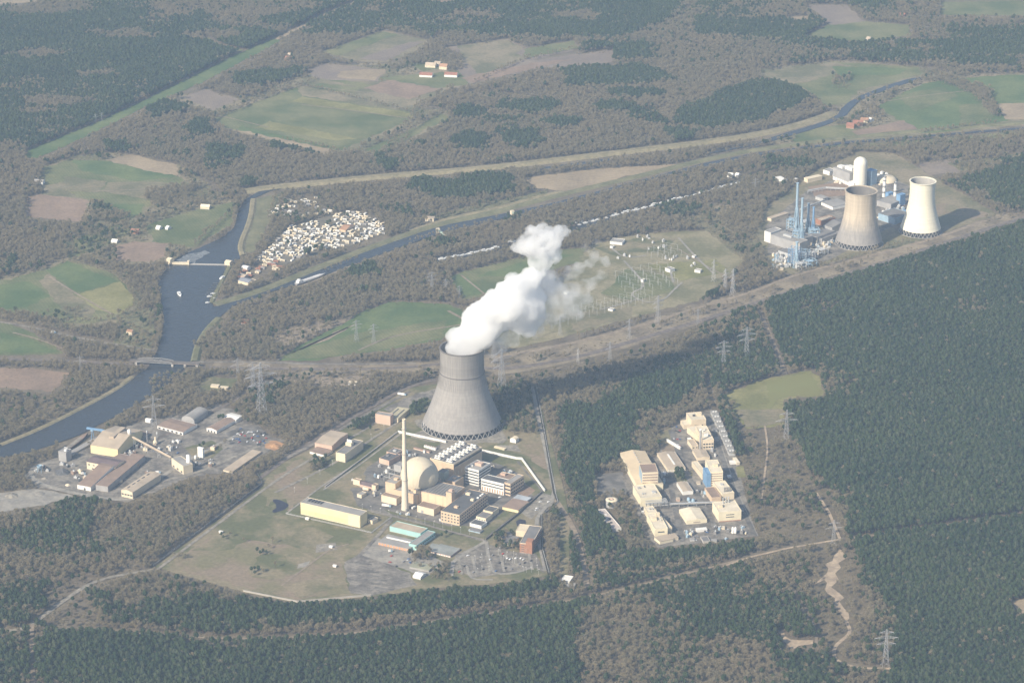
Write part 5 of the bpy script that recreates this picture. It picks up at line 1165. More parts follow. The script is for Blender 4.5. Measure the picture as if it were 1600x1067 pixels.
def stack(label, px, hp, r_px, m, taper=.7, bands=None, base=0):
    c = P(*px); H = up_m(*px, hp); r = r_px * mpp(*px)
    t = thing('stack', label, 'chimney', (c.x, c.y, 0))
    b = MB(); n = 12; prof = [(r * (1 - (1 - taper) * k / n), H * k / n) for k in range(n + 1)]
    b.lathe(prof, 20); link('shaft', b.mesh('shaft', [m]), t)
    b = MB(); rt = r * taper; b.lathe([(rt + .05, H - 1.5), (rt + .5, H - 1.3), (rt + .5, H + .4), (rt - .4, H + .4), (rt - .4, H - 2)], 20, cap=False); link('cap', b.mesh('cap', [R_dark if bands else m]), t)
    for (z0, z1) in bands or ():
        b = MB(); q = lambda f: r * (1 - (1 - taper) * f) + .12
        b.lathe([(q(z0) - .2, H * z0), (q(z0), H * z0), (q(z1), H * z1), (q(z1) - .2, H * z1)], 20, cap=False); link('band', b.mesh('band', [W_grey]), t)
    if base:
        b = MB()
        for k in range(4):
            a = math.tau * k / 4 + .6; e = r + base
            b.bar((e * math.cos(a), e * math.sin(a), 0), (r * 1.0 * math.cos(a), r * math.sin(a), H * .55), 1.0)
            a2 = a + math.pi / 2
            for f in (0, .15, .3, .45):
                rr = lambda ff: e + (r - e) * ff / .55
                b.bar((rr(f) * math.cos(a), rr(f) * math.sin(a), H * f), (rr(f + .12) * math.cos(a2), rr(f + .12) * math.sin(a2), H * (f + .12)), .5)
        link('support_frame', b.mesh('support_frame', [m]), t)
    clear_rect(c.xy, 0, 4 * r, 4 * r); return t
stack('tallest pale blue stack of the gas plant with a braced steel frame', (1243.5, 370), 84, 2.3, W_lblue, .8, base=7)
stack('second pale blue stack right in front of the tallest one', (1251, 392), 82, 2.2, W_lblue, .8, base=7)
stack('thin pale blue stack right of the two tallest ones', (1262, 362), 44, 1.9, W_lblue, .9, base=4)
stack('darker thin blue stack farthest right in the stack group', (1270, 366), 42, 1.7, W_blue, .9, base=4)
stack('short thick blue stack standing low in front of the boiler blocks', (1244, 418), 40, 2.2, W_lblue, .9, base=5)
stack('white banded stack left of two beside the cream tower', (1381, 308), 32, 2.7, W_white, .9, [(.2, .3), (.48, .58), (.78, .86)])
stack('white banded stack nearest to the cream tower', (1398, 315), 30, 2.6, W_white, .9, [(.22, .32), (.5, .6), (.9, .97)])
building('blue_boiler', 'bright blue boiler block at the foot of the left banded stack', 'boiler house', (1383, 310), (1388, 312), (1393, 309), 9, W_blue, W_blue)
building('blue_boiler', 'tall bright blue boiler block at the foot of the right banded stack', 'boiler house', (1400, 321), (1406, 323), (1410, 319), 17, W_blue, W_blue)
building('blue_boiler', 'small bright blue block touching the cream tower', 'boiler house', (1408, 337), (1414, 339), (1418, 336), 7, W_blue, W_blue)
for k, (x, y, n_) in enumerate(((1240, 412, 'left'), (1256, 408, 'middle'), (1270, 404, 'right'))):
    c = P(x, y); t = thing('process_rig', {'left': 'blue steel process frame nearest the wood below the boiler blocks', 'middle': 'pale blue steel process frame in the middle of the pipework', 'right': 'grey blue steel process frame closest to the brown tower'}[n_], 'steel frame', (c.x, c.y, 0), -.45)
    m = (W_blue, W_lblue, W_steel)[k]; b = MB(); pb = MB(); hh = (30, 22, 16)[k]; pb.bar((0, 0, 0), (0, 0, hh), .8); pm = pb.mesh('post', [m])
    for x_ in (-8, 0, 8):
        for y_ in (-8, 8): link('post', pm, t, (x_, y_, 0))
    for z in range(5, hh + 1, 5):
        for y_ in (-8, 8): b.bar((-8, y_, z), (8, y_, z), .6); b.bar((-8, y_, z - 5), (0, y_, z), .4); b.bar((0, y_, z), (8, y_, z - 5), .4)
        for x_ in (-8, 0, 8): b.bar((x_, -8, z), (x_, 8, z), .6)
    link('bracing', b.mesh('bracing', [m]), t); b = MB()
    for q in range(3): b.lathe([(1.8, 1), (1.8, hh * .7), (.3, hh * .8)], 12, cx=-5 + 5 * q, cy=2 - 2 * q)
    link('vessel', b.mesh('vessel', [W_steel]), t)
_box = {}
def equip(px, py, k=0, m=None, lab='small grey equipment box among the gas plant pipework', grp='equipment boxes of the gas plant', sz=(3, 7)):
    c = P(px, py); t = thing('equipment_box', lab, 'equipment', (c.x, c.y, 0), _r.uniform(0, 1.5), grp)
    sx, sy, sz_ = _r.uniform(*sz), _r.uniform(*sz), _r.uniform(2, 6); b = MB(); b.box(-sx / 2, -sy / 2, 0, sx / 2, sy / 2, sz_); link('casing', b.mesh('casing', [m or _r.choice([W_steel, W_white, W_grey, W_lblue, R_grey, W_cream])]), t)
    b = MB(); b.lathe([(min(sx, sy) * .3, sz_), (min(sx, sy) * .3, sz_ + 1.2), (.2, sz_ + 1.6)], 8); link('vent', b.mesh('vent', [W_steel]), t)
for k in range(110):
    f = _r.random(); g_ = _r.random(); px = 1226 + 76 * f; py = 422 - 30 * f - 46 * g_ * (1 - .3 * f)
    equip(px, py)
for k, (x, y, m, hh, lab) in enumerate(((1238, 362, W_lblue, 26, 'pale blue boiler frame round the tallest stack'), (1247, 384, W_lblue, 30, 'pale blue boiler frame round the second stack'), (1258, 360, W_steel, 20, 'grey boiler frame left of the thin stacks'), (1272, 372, W_lblue, 18, 'blue grey frame below the thin stacks'),
        (1250, 420, W_steel, 14, 'low grey pipe frame at the front edge of the gas plant'), (1266, 416, W_lblue, 12, 'low blue grey pipe frame right of the front grey one'), (1284, 398, W_steel, 12, 'low grey pipe frame by the machine hall'))):
    c = P(x, y); t = thing('process_rig', lab, 'steel frame', (c.x, c.y, 0), -.5 + .2 * k)
    b = MB(); pb = MB(); pb.bar((0, 0, 0), (0, 0, hh), .9); pm = pb.mesh('post', [m])
    for x_ in (-9, 0, 9):
        for y_ in (-7, 7): link('post', pm, t, (x_, y_, 0))
    for z in range(6, hh + 1, 6):
        b.box(-9, -7, z - .2, _r.uniform(-2, 9), _r.uniform(0, 7), z); 
        for y_ in (-7, 7): b.bar((-9, y_, z), (9, y_, z), .7); b.bar((-9, y_, z - 6), (0, y_, z), .5)
        for x_ in (-9, 0, 9): b.bar((x_, -7, z), (x_, 7, z), .7)
    link('platform', b.mesh('platform', [m]), t); b = MB()
    for q in range(4): b.lathe([(_r.uniform(1, 2.4), 1), (2, hh * _r.uniform(.4, .9)), (.3, hh * .92)], 10, cx=-6 + 4 * q, cy=_r.uniform(-4, 4))
    link('vessel', b.mesh('vessel', [_r.choice([W_steel, W_grey, W_cream])]), t); clear_rect(c.xy, 0, 20, 18)
for k in range(40): equip(_r.uniform(1208, 1236), _r.uniform(398, 424), lab='small scattered box at the front left of the gas plant', grp='scattered boxes before the gas plant')
for k in range(22): equip(1372 + _r.uniform(0, 44), 316 + _r.uniform(-4, 30), lab='small equipment box between the two gas plant cooling towers', grp='equipment boxes between the far towers')
for k in range(26): equip(1300 + _r.uniform(0, 90), 268 + _r.uniform(0, 22), lab='small white equipment box behind the domed cylinder', grp='equipment boxes behind the domed cylinder', m=_r.choice([W_white, W_cream, W_steel]))
c = P(1384, 282); t = thing('gas_holder_roof', 'pale curved roof shelter behind the left banded stack', 'shelter', (c.x, c.y, 0), .5)
b = MB(); b.lathe([(22, 0), (21, 4), (14, 8), (.5, 10)], 24, cap=False); link('roof', b.mesh('roof', [W_cream]), t)
for a, q in (((1262, 303), (1290, 298)), ((1290, 298), (1330, 300)), ((1250, 332), (1288, 318))):
    a_, q_ = P(*a), P(*q); t = thing('pipe_bridge', 'grey pipe bridge across the gas plant yard ending %s' % {1290: 'at the white shed row', 1330: 'at the brown tower', 1288: 'below the flat hall'}[q[0]], 'pipe bridge', (a_.x, a_.y, 0))
    d = q_ - a_; b = MB()
    for z in (5, 7): b.bar((0, 0, z), (d.x, d.y, z), 1.3, n=6)
    link('pipe', b.mesh('pipe', [W_steel]), t); pb = MB(); pb.bar((0, 0, 0), (0, 0, 6), .5); pm = pb.mesh('post', [W_steel])
    for k in range(6): link('post', pm, t, (d.x * k / 5, d.y * k / 5, 0))

# clutter of the other yards
for k in range(46):
    x, y = _r.choice([(1036, 750), (1050, 712), (1062, 760), (1096, 776), (1075, 838), (1120, 830), (1140, 836), (1164, 828), (1010, 800), (1100, 712), (1116, 712), (1036, 740)]); equip(x + _r.uniform(-8, 8), y + _r.uniform(-7, 7), lab='small equipment box in the yard of the chemical works', grp='equipment boxes of the chemical works', sz=(2, 5))
for k in range(60):
    x, y = _r.choice([(560, 752), (588, 742), (640, 712), (655, 706), (700, 760), (720, 775), (745, 770), (770, 735), (790, 742), (740, 730), (690, 808), (590, 772), (630, 800), (770, 784), (600, 735)]); equip(x + _r.uniform(-10, 10), y + _r.uniform(-6, 6), lab='small equipment box in the yard of the nuclear plant', grp='equipment boxes of the nuclear plant', sz=(2, 4.5))
for k in range(60):
    x, y = _r.choice([(120, 738), (215, 705), (228, 700), (200, 712), (110, 730), (130, 752), (258, 700), (330, 700), (300, 730), (226, 735), (180, 752), (270, 690), (70, 735), (320, 724), (390, 700)]); equip(x + _r.uniform(-14, 14), y + _r.uniform(-6, 6), m=_r.choice([W_steel, W_cream, W_grey, R_brown, R_tan, R_dark, W_white]), lab='small container or machine in the yard of the river works', grp='containers of the river works', sz=(3, 7))
# ------------------------------------------------------------------ railway bridge, weir, boats
def bridge():
    a, q = P(203, 568.5), P(312, 574); d = (q - a).xy; L = d.length; rz = math.atan2(d.y, d.x)
    t = thing('railway_bridge', 'grey truss railway bridge across the river', 'bridge', (a.x, a.y, 0), rz)
    b = MB(); b.box(0, -5.5, 5.6, L, 5.5, 7.0); link('deck', b.mesh('deck', [M_ballast]), t)
    T0, T1 = L * .10, L * .62
    for y in (-5.9, 5.9):
        b = MB(); n = 11; st = (T1 - T0) / n
        top = lambda k: 7 + 3.4 * math.sin(math.pi * min(max(k, .0), n) / n) ** .6 if 0 < k < n else 7.2
        for k in range(n):
            x0, x1 = T0 + st * k, T0 + st * (k + 1)
            b.bar((x0, y, top(k)), (x1, y, top(k + 1)), .8); b.bar((x0, y, 6.2), (x1, y, 6.2), .8)
            b.bar((x1, y, 6.2), (x1, y, top(k + 1)), .6); b.bar((x0, y, 6.2) if k % 2 else (x1, y, 6.2), (x1, y, top(k + 1)) if k % 2 else (x0, y, top(k)), .6)
        link('truss', b.mesh('truss', [mat('grey_bridge_paint', (.24, .235, .23))]), t)
    for x in (T0, T1, L * .8, L * .97):
        b = MB(); b.box(x - 1.8, -6, -.5, x + 1.8, 6, 5.6); link('pier', b.mesh('pier', [C_conc]), t)
    b = MB()
    for y in (-1.6, -.1, 1.4): b.box(0, y - .12, 7.0, L, y + .12, 7.25)
    link('rail', b.mesh('rail', [R_dark]), t)
    c = t.location; paint_w([P(203, 560).xy, P(312, 566).xy, P(312, 584).xy, P(203, 578).xy], 0)
bridge()
a, q = P(264, 413), P(356, 415); d = (q - a).xy; t = thing('weir', 'low concrete weir across the river between two small houses', 'weir', (a.x, a.y, 0), math.atan2(d.y, d.x)); L = d.length
b = MB(); b.box(0, -3, -.5, L, 3, 1.7); link('sill', b.mesh('sill', [C_conc]), t); b = MB(); b.box(6, -3.4, .5, L * .33, 3.4, 4); link('walkway', b.mesh('walkway', [W_cream]), t)
b = MB(); b.box(L * .33 - 2, -4, 0, L * .33 + 2, 4, 7); link('pier', b.mesh('pier', [W_cream]), t)
foam = mat('white_water', (.36, .38, .40), var=.3, scale=.25, col2=(.08, .09, .10))
sheet('white_water', [(272, 413), (286, 400), (322, 392), (328, 396), (306, 408), (302, 415)], foam, 1.0, amp=3, code=None)
building('weir_house', 'cream weir house on the left bank beside the weir', 'weir house', (260, 413), (266, 414.5), (270, 411), 8, W_cream, W_cream, 'gx')
building('weir_house', 'cream weir house on the right bank with a tree behind', 'weir house', (351, 415), (359, 416.5), (363, 413), 6, W_cream, W_cream, 'gx')
building('lock_house', 'white lock house at the tip of the caravan peninsula', 'house', (377, 422), (386, 424), (391, 421), 5, W_white, W_white, 'gx')

def hull_mesh(name, L, B, H, m, deckm):
    b = MB(); vs = []; st = [(-.5, .75), (-.3, 1), (.15, 1), (.35, .7), (.5, .04)]
    for f, w in st:
        for y, z in ((-w * B / 2, H), (-w * B / 2 * .8, 0), (w * B / 2 * .8, 0), (w * B / 2, H)): vs.append((f * L, y, z + (H * .25 if f > .3 and z else 0)))
    fs = []
    for k in range(4):
        for j in range(3): fs.append((k * 4 + j, k * 4 + 4 + j, k * 4 + 5 + j, k * 4 + 1 + j))
        b.add(vs, [(k * 4, k * 4 + 3, k * 4 + 7, k * 4 + 4)], 1)
    b.add(vs, fs, 0); b.add(vs, [(0, 1, 2, 3)], 0); return b.mesh(name, [m, deckm])
W_boat = mat('white_boat_paint', (.80, .80, .78), var=.03, rough=.4)
def boat(label, px, rz, L, B, group=None):
    c = P(*px); t = thing('motor_boat', label, 'boat', (c.x, c.y, .75), rz, group)
    link('hull', hull_mesh('hull', L, B, L * .14, W_boat, W_boat), t)
    b = MB(); b.box(-L * .25, -B * .34, L * .12, L * .16, B * .34, L * .26); link('cabin', b.mesh('cabin', [W_boat]), t)
    b = MB(); b.box(-L * .26, -B * .35, L * .17, L * .17, B * .35, L * .22); link('cabin_window', b.mesh('cabin_window', [W_dark]), t)
    return t
boat('white motor boat cruising alone in the middle of the river', (280.5, 461.5), -1.2, 19, 6)
boat('largest moored white boat nearest the weir on the peninsula side', (347.5, 435.5), 1.1, 14, 5.5)
boat('white boat moored at the jetties, farthest from the tip of the peninsula', (332.8, 460.2), .15, 9, 3.6)
boat('white boat moored between the two other jetty boats', (327.3, 464.4), .15, 9, 3.6)
boat('white boat moored alone nearest the tip of the peninsula', (324.2, 473.9), .15, 8, 3.4)
boat('smallest white boat moored close to the grass bank', (334.6, 467), .6, 5, 2.6)
for k in range(6):
    c = P(344 - 2.4 * k, 443 + 3.6 * k); t = thing('jetty', 'thin dark boat jetty on the peninsula side of the river', 'jetty', (c.x, c.y, 0), .42 + math.pi * .94, 'boat jetties')
    b = MB(); b.box(0, -.8, 1.4, 13, .8, 1.8); link('deck', b.mesh('deck', [R_dark]), t)
    b = MB()
    for x in (1, 6, 12): b.bar((x, 0, -.5), (x, 0, 2.6), .4)
    link('pile', b.mesh('pile', [R_dark]), t)
# barge on the canal
a, q = P(462.5, 446), P(508, 430.5); d = (q - a).xy; L = d.length; c = (a + q) / 2
t = thing('barge', 'long pale grey cargo barge under way on the canal', 'barge', (c.x, c.y, .75), math.atan2(d.y, d.x)); B_ = 10
link('hull', hull_mesh('hull', L, B_, 3.0, mat('barge_hull', (.30, .29, .30)), W_steel), t)
b = MB(); b.box(-L * .28, -B_ * .36, 2.9, L * .36, B_ * .36, 4.2); link('hatch_cover', b.mesh('hatch_cover', [mat('pale_hatch', (.58, .56, .54))]), t)
b = MB(); b.box(-L * .45, -B_ * .4, 2.9, -L * .33, B_ * .4, 6.4); b.box(-L * .42, -B_ * .3, 6.4, -L * .36, B_ * .3, 8.6); link('wheelhouse', b.mesh('wheelhouse', [W_white]), t)
a, q = P(107, 712), P(146, 683); d = (q - a).xy; c = (a + q) / 2
t = thing('barge', 'rusty open barge moored along the loading pier', 'barge', (c.x - 9, c.y + 9, .75), math.atan2(d.y, d.x)); L = d.length * .95
link('hull', hull_mesh('hull', L, 9, 3.4, mat('rusty_hull', (.16, .11, .09)), R_brown), t)
b = MB(); b.box(-L * .36, -3.2, 3.3, L * .36, 3.2, 3.7); link('cargo', b.mesh('cargo', [M_gravel]), t)
b = MB(); b.box(-L * .47, -3, 3.3, -L * .4, 3, 6); link('wheelhouse', b.mesh('wheelhouse', [W_white]), t)
# houseboats along the old canal
proto_boat = None
pos = []
for k in range(14): pos.append((692 + 6.4 * k + _r.uniform(-1.5, 1.5), 406.3 - 1.30 * k + _r.uniform(-.5, .3)))
for k in range(26): pos.append((905 + 10.0 * k + _r.uniform(-3, 3), 352.5 - 2.62 * k + _r.uniform(-.6, .6)))
pos += [(785, 372), (800, 379), (905, 349)]
for k, (x, y) in enumerate(pos):
    lab = 'white leisure boat moored in the row along the old canal'
    if proto_boat is None: proto_boat = boat(lab, (x, y), .12, 14, 5, 'boats moored along the old canal')
    else:
        c = P(x, y); copy_thing(proto_boat, (c.x, c.y, .9), .28 + _r.uniform(-.15, .15), _r.uniform(.6, 1.15))

# ------------------------------------------------------------------ caravan park
def caravan(L, B, H, wall, roof):
    b = MB(); b.box(-L / 2, -B / 2, .5, L / 2, B / 2, H); b.box(-L / 2 + .4, -B / 2 + .2, 0, L / 2 - .4, B / 2 - .2, .5)
    o = MB(); o.add([(-L / 2 - .2, -B / 2 - .2, H), (L / 2 + .2, -B / 2 - .2, H), (L / 2 + .2, B / 2 + .2, H), (-L / 2 - .2, B / 2 + .2, H), (-L / 2 + .3, 0, H + .7), (L / 2 - .3, 0, H + .7)],
                    [(0, 1, 5, 4), (2, 3, 4, 5), (1, 2, 5), (3, 0, 4), (0, 3, 2, 1)], 0)
    w = MB(); w.box(-L * .3, -B / 2 - .08, 1.2, L * .3, -B / 2 + .1, 2.1)
    return b.mesh('body', [wall]), o.mesh('roof', [roof]), w.mesh('window', [W_dark])
kinds = [caravan(7.6, 3.4, 2.9, W_white, W_white), caravan(8.6, 3.9, 2.9, W_cream, W_cream), caravan(6.6, 3.3, 2.8, W_cream, mat('off_white_roof', (.68, .65, .56))), caravan(8, 3.8, 3.0, W_grey, R_lgrey), caravan(9, 5, 3, W_brick, R_red)]
def inside(p, poly):
    x, y = p; c = False
    for i in range(len(poly)):
        (xa, ya), (xb, yb) = poly[i], poly[i - 1]
        if (ya > y) != (yb > y) and x < (xb - xa) * (y - ya) / (yb - ya) + xa: c = not c
    return c
park = [(400, 406), (428, 380), (450, 356), (490, 345), (505, 340), (545, 331), (575, 336), (600, 352), (603, 366), (565, 377), (545, 386), (528, 388), (500, 392), (470, 405), (445, 414), (410, 412)]
sheet('caravan_park_ground', park, mat('park_ground', (.17, .15, .115), var=.25, scale=.05), .35, code=0, amp=3)
for e in ((500, 392, 8, 4), (480, 400, 6, 3), (540, 340, 4, 3), (470, 372, 4, 3), (520, 375, 4, 2), (558, 372, 5, 2), (450, 385, 4, 2), (575, 350, 4, 2), (515, 355, 5, 2), (430, 400, 4, 2), (490, 380, 4, 2)): paint(ell(*e), 3)
cars_done = []
def put_caravan(x, y, kind, lab, grp, rz):
    c = P(x, y); t = thing('caravan', lab, 'caravan', (c.x, c.y, .3), rz, grp)
    for n_, me in zip(('body', 'roof', 'window'), kinds[kind]): link(n_, me, t)
    cars_done.append((c.x, c.y)); clear_rect(c.xy, rz, 9, 5, 1.0)
y = 329.0; row = 0
while y < 414:
    x = 400 + (row % 2) * 3.5
    while x < 606:
        xx, yy = x + _r.uniform(-2.4, 2.4), y + _r.uniform(-1.1, 1.1)
        if inside((xx, yy), park) and vnoise(np.array([xx * .06]), np.array([yy * .12]), 5)[0] > .20 and _r.random() < .92:
            put_caravan(xx, yy, _r.choice([0, 0, 0, 1, 1, 2, 2, 3]), 'small white caravan packed among others in the riverside caravan park', 'caravans in the riverside park', _r.choice([-.35, -.35, .9, -.6, 1.2]) + _r.uniform(-.2, .2))
        x += 7.4
    y += 3.75; row += 1
upper = [(418, 338), (440, 316), (470, 308), (500, 308), (512, 322), (530, 330), (500, 338), (455, 342)]
see_over(upper, 4, .5)
for k in range(64):
    x, y = _r.uniform(416, 530), _r.uniform(308, 342)
    if inside((x, y), upper): put_caravan(x, y, _r.choice([0, 1, 2, 3]), 'white caravan among the trees at the upper edge of the park', 'caravans under the trees above the park', _r.uniform(-.6, .2))
see_over([(384, 424), (410, 408), (446, 414), (420, 432), (390, 446), (362, 448)], 0, .5)
for k in range(34):
    x = _r.uniform(372, 444); y = 428 - (x - 385) * .28 + _r.uniform(-6, 7)
    put_caravan(x, y, _r.choice([4, 4, 3, 1]), 'red brown holiday hut at the weir end of the caravan park', 'holiday huts near the weir', _r.uniform(-.6, .2))
building('park_hall', 'orange brown roofed hall in the middle of the caravan park', 'hall', (530, 362), (540, 364), (554, 356), 4, W_beige, mat('orange_roof', (.36, .21, .13)), 'gx', rise=.12)
building('club_house', 'blue grey roofed club house on the peninsula', 'club house', (372, 443), (388, 447), (394, 441), 5, W_cream, mat('slate_blue_roof', (.24, .25, .28)), 'gx')
building('club_house', 'pinkish hut standing behind the blue grey club house', 'hut', (376, 437), (382, 438.5), (386, 435), 6, W_pink, R_tan, 'gx')
building('club_house', 'cream shed at the right end of the peninsula', 'shed', (386, 444), (393, 446), (398, 442), 5, W_cream, R_tan)

# ------------------------------------------------------------------ farms and far houses
def farm(lab, px, hp=4, wall=W_cream, roof=R_red, Lp=16, style='gx', rise=.3):
    x, y = px; building('farm_building', lab, 'farmhouse', (x - Lp / 2, y), (x + Lp / 2, y + 1), (x + Lp / 2 + 4, y - 2.0), hp, wall, roof, style, rise=rise)
farm('long red roofed barn on the left in front of the far farm', (665, 121), 3.5, W_white, R_red, 20)
farm('long red roofed barn on the right in front of the far farm', (704, 121), 4, W_white, R_red, 20)
farm('orange roofed farmhouse behind the right red barn', (692, 109), 5, W_cream, mat('orange_roof', (.36, .21, .13)), 12)
farm('pale farm shed in the back yard of the far farm', (672, 106), 4, W_cream, R_tan, 16)
farm('white farm shed behind the pale one', (682, 103), 3, W_white, R_tan, 9)
farm('red tiled farmhouse left in the farm by the far river bend', (1328, 201), 5, W_brick, R_red, 12)
farm('red tiled barn in the middle of the farm by the far river bend', (1340, 197), 5, W_brick, R_red, 16)
farm('orange barn on the right in the farm by the far river bend', (1350, 193), 5, W_cream, mat('orange_roof', (.36, .21, .13)), 12)
farm('small white shed at the right end of the far river farm', (1357, 191), 3, W_white, W_white, 4)
farm('white roofed greenhouse by the dark wood at the left picture edge', (60, 288), 4, W_white, R_lgrey, 14)
farm('cream bungalow on the lane between the small green fields', (320, 327), 4, W_cream, R_cream, 14)
farm('red roofed cottage beside the tan ploughed field', (210, 366), 5, W_brick, R_red, 12)
farm('white roofed shed left of the red cottage', (178, 380), 3, W_white, W_white, 9)
farm('white shed on the meadow edge above the weir', (246, 359), 3, W_white, W_white, 6)
farm('small white shed right on the meadow above the weir', (260, 359), 3, W_white, W_white, 4)
farm('orange roofed cottage among garden trees by the river', (202, 524), 6, W_cream, mat('orange_roof', (.36, .21, .13)), 9)
farm('small red roofed house in the wood opposite the river mouth', (382, 506), 4, W_brick, R_red, 10)
farm('small red roofed house at the head of the green dyke', (448, 96), 4, W_brick, R_red, 8)
farm('pale house in the far wood beside the green dyke', (452, 90), 3, W_cream, R_tan, 8)
farm('tan flat roofed hut by the canal lock', (671, 346), 5, W_cream, R_tan, 13, 'slab')
farm('reddish far house near the top right meadow', (1408, 28), 3, W_brick, R_red, 10)
farm('pale far house on the top right meadow edge', (1355, 65), 3, W_white, R_tan, 6)
farm('white roofed works hut by the railway', (335, 606), 3, W_cream, W_cream, 12, 'slab')
farm('second white roofed works hut beside the railway pond', (349, 609), 3, W_cream, W_cream, 12, 'slab')
farm('white hut on the railway side of the cooling tower', (550, 602), 4, W_white, W_cream, 12, 'slab')
farm('white barn beside the canal left of the gas plant', (1140, 278), 4, W_white, W_white, 8)
farm('second white barn left of the gas plant canal', (1150, 277), 3, W_white, W_white, 5)
for (x, y, lab) in ((684, 364, 'green steel canal gate bridge by the tan lock hut'), (800, 336, 'green steel canal gate bridge right of the lock')):
    c = P(x, y); t = thing('canal_gate', lab, 'canal gate', (c.x, c.y, 0), -1.1); b = MB(); b.box(-2, -3, 0, 4, 3, 9); link('gate_tower', b.mesh('gate_tower', [W_cream]), t)
    b = MB(); b.box(4, -1.8, 5, 34, 1.8, 7); link('bridge_deck', b.mesh('bridge_deck', [mat('pale_green_steel', (.34, .42, .35))]), t); b = MB(); b.box(32, -2.4, 0, 36, 2.4, 7.5); link('pier', b.mesh('pier', [C_conc]), t)

# ------------------------------------------------------------------ substation
def sub(lab, A, Fp, C, hp): building('substation_building', lab, 'substation building', A, Fp, C, hp, W_white, R_lgrey, 'flat', parapet=W_white)
sub('long white walled substation building at the top left of the yard', (953, 382), (972, 384), (973, 378), 4)
sub('white substation house with grey roof in the middle of the yard', (1039, 424), (1047, 427), (1050, 423), 5)
sub('small white substation house at the right of the yard', (1085, 426), (1094, 427.5), (1095, 425), 4)
sub('tiny white hut left in the yard under the steam', (881, 460), (886, 461), (887, 459), 3)
sub('tiny white hut on the bend of the yard road', (1001, 441), (1005, 442), (1006, 440), 4)
sub('tiny cream hut at the bottom of the yard', (950, 486), (957, 487.5), (958, 485), 3)
sub('tiny white hut at the far side of the yard', (1081, 403), (1085, 404), (1086, 402), 3)
sub('small white hut below the long white building', (953, 388), (957, 389), (958, 387), 3)
for k in range(24):
    x, y = _r.choice([(1005, 374), (1018, 378), (1030, 377), (1020, 390), (1048, 404), (1066, 404), (1040, 386), (1010, 390), (975, 402), (1076, 414)]); x += _r.uniform(-10, 10); y += _r.uniform(-3, 3)
    equip(x, y, m=_r.choice([W_white, W_steel, W_grey, W_steel]), lab='white electrical equipment in the substation yard', grp='electrical equipment of the substation', sz=(2, 5))
P_mat = mat('pylon_steel', (.46, .455, .46), rough=.6, var=.08)
def gantry_mesh(w, h):
    b = MB()
    for x in (-w / 2, w / 2): b.bar((x - 1, 0, 0), (x, 0, h), .17); b.bar((x + 1, 0, 0), (x, 0, h), .17)
    g = MB(); g.bar((-w / 2, 0, h - .4), (w / 2, 0, h - .4), .15)
    return b.mesh('leg', [P_mat]), g.mesh('beam', [P_mat])
gl, gb = gantry_mesh(22, 14)
for (x0, y0, dx, dy, nx, ex, ey, ny) in ((962, 482, 11, -2.6, 5, 4, -7, 2), (985, 460, 13, -3, 6, -5, -8, 4), (900, 497, 12, -3, 5, 5, -7, 2), (1020, 398, 10, -2, 4, 6, 8, 2), (840, 515, 13, -3, 5, 6, -8, 2)):
    for i in range(nx):
        for j in range(ny):
            c = P(x0 + dx * i + ex * j, y0 + dy * i + ey * j)
            t = thing('gantry', 'pale steel line gantry in the rows of the substation yard', 'gantry', (c.x, c.y, 0), -.52, 'line gantries of the substation'); link('leg', gl, t); link('beam', gb, t)
for px in ([(975, 408), (990, 424), (1004, 440), (1006, 450), (984, 459), (996, 468), (1015, 474), (1040, 468), (1050, 456), (1066, 442)], [(996, 468), (970, 476), (940, 484)], [(1048, 426), (1052, 442)],
           [(955, 388), (975, 404), (1010, 400)], [(1060, 372), (1085, 400), (1115, 428)]): road('yard_road', px, 4, M_conc, .6, code=None)

# ------------------------------------------------------------------ pylons
def pylon_mesh(kind):
    h = 100.0; b = MB(); w0, w1 = (8.5, 1.1)
    def hw(z): return w0 + (w1 - w0) * (z / h) ** .75
    zs = [0, 16, 30, 42, 53, 62, 70, 77, 84, 91, 100]
    cr = [(-1, -1), (1, -1), (1, 1), (-1, 1)]
    for z0, z1 in zip(zs, zs[1:]):
        a, c = hw(z0), hw(z1)
        for k in range(4):
            x, y = cr[k]; x2, y2 = cr[(k + 1) % 4]
            b.bar((x * a, y * a, z0), (x * c, y * c, z1), .50, n=3)
            b.bar((x * a, y * a, z0), (x2 * c, y2 * c, z1), .30, n=3); b.bar((x2 * a, y2 * a, z0), (x * c, y * c, z1), .30, n=3)
            b.bar((x * c, y * c, z1), (x2 * c, y2 * c, z1), .28, n=3)
    for k in range(4): b.bar((cr[k][0] * w0, cr[k][1] * w0, -2), (cr[k][0] * w0, cr[k][1] * w0, .5), 2)
    arms = []
    for z, l in ((60, 24), (76, 30), (91, 18)) if kind == 3 else ((66, 34), (86, 22)):
        a = MB(); w = hw(z)
        for s in (-1, 1):
            for y in (-1, 1):
                a.bar((s * w, y * w, z), (s * l, 0, z + .5), .38, n=3); a.bar((s * w, y * w, z + 6), (s * l, 0, z + .5), .38, n=3)
                for f in (.25, .5, .75):
                    x = s * (w + (l - w) * f); a.bar((x, y * w * (1 - f), z), (x, y * w * (1 - f), z + 6 * (1 - f)), .22, n=3)
            for x in (s * l, s * (l * .6)): a.bar((x, 0, z + .3), (x, 0, z - 4.5), .25, n=3)
        arms.append(a)
    return b, arms
P_mat = mat('pylon_steel', (.46, .455, .46), rough=.6, var=.08)
PY = {}
for k in (2, 3):
    b, arms = pylon_mesh(k); PY[k] = (b.mesh('mast', [P_mat]), [a.mesh('crossarm', [P_mat]) for a in arms])
def pylon(px, py, top, kind, rz, lab):
    c = P(px, py); H = P_at(px, top, c.y).z; t = thing('pylon', lab, 'pylon', (c.x, c.y, 0), rz); t.scale = (H / 100,) * 3
    link('mast', PY[kind][0], t)
    for a in PY[kind][1]: link('crossarm', a, t)
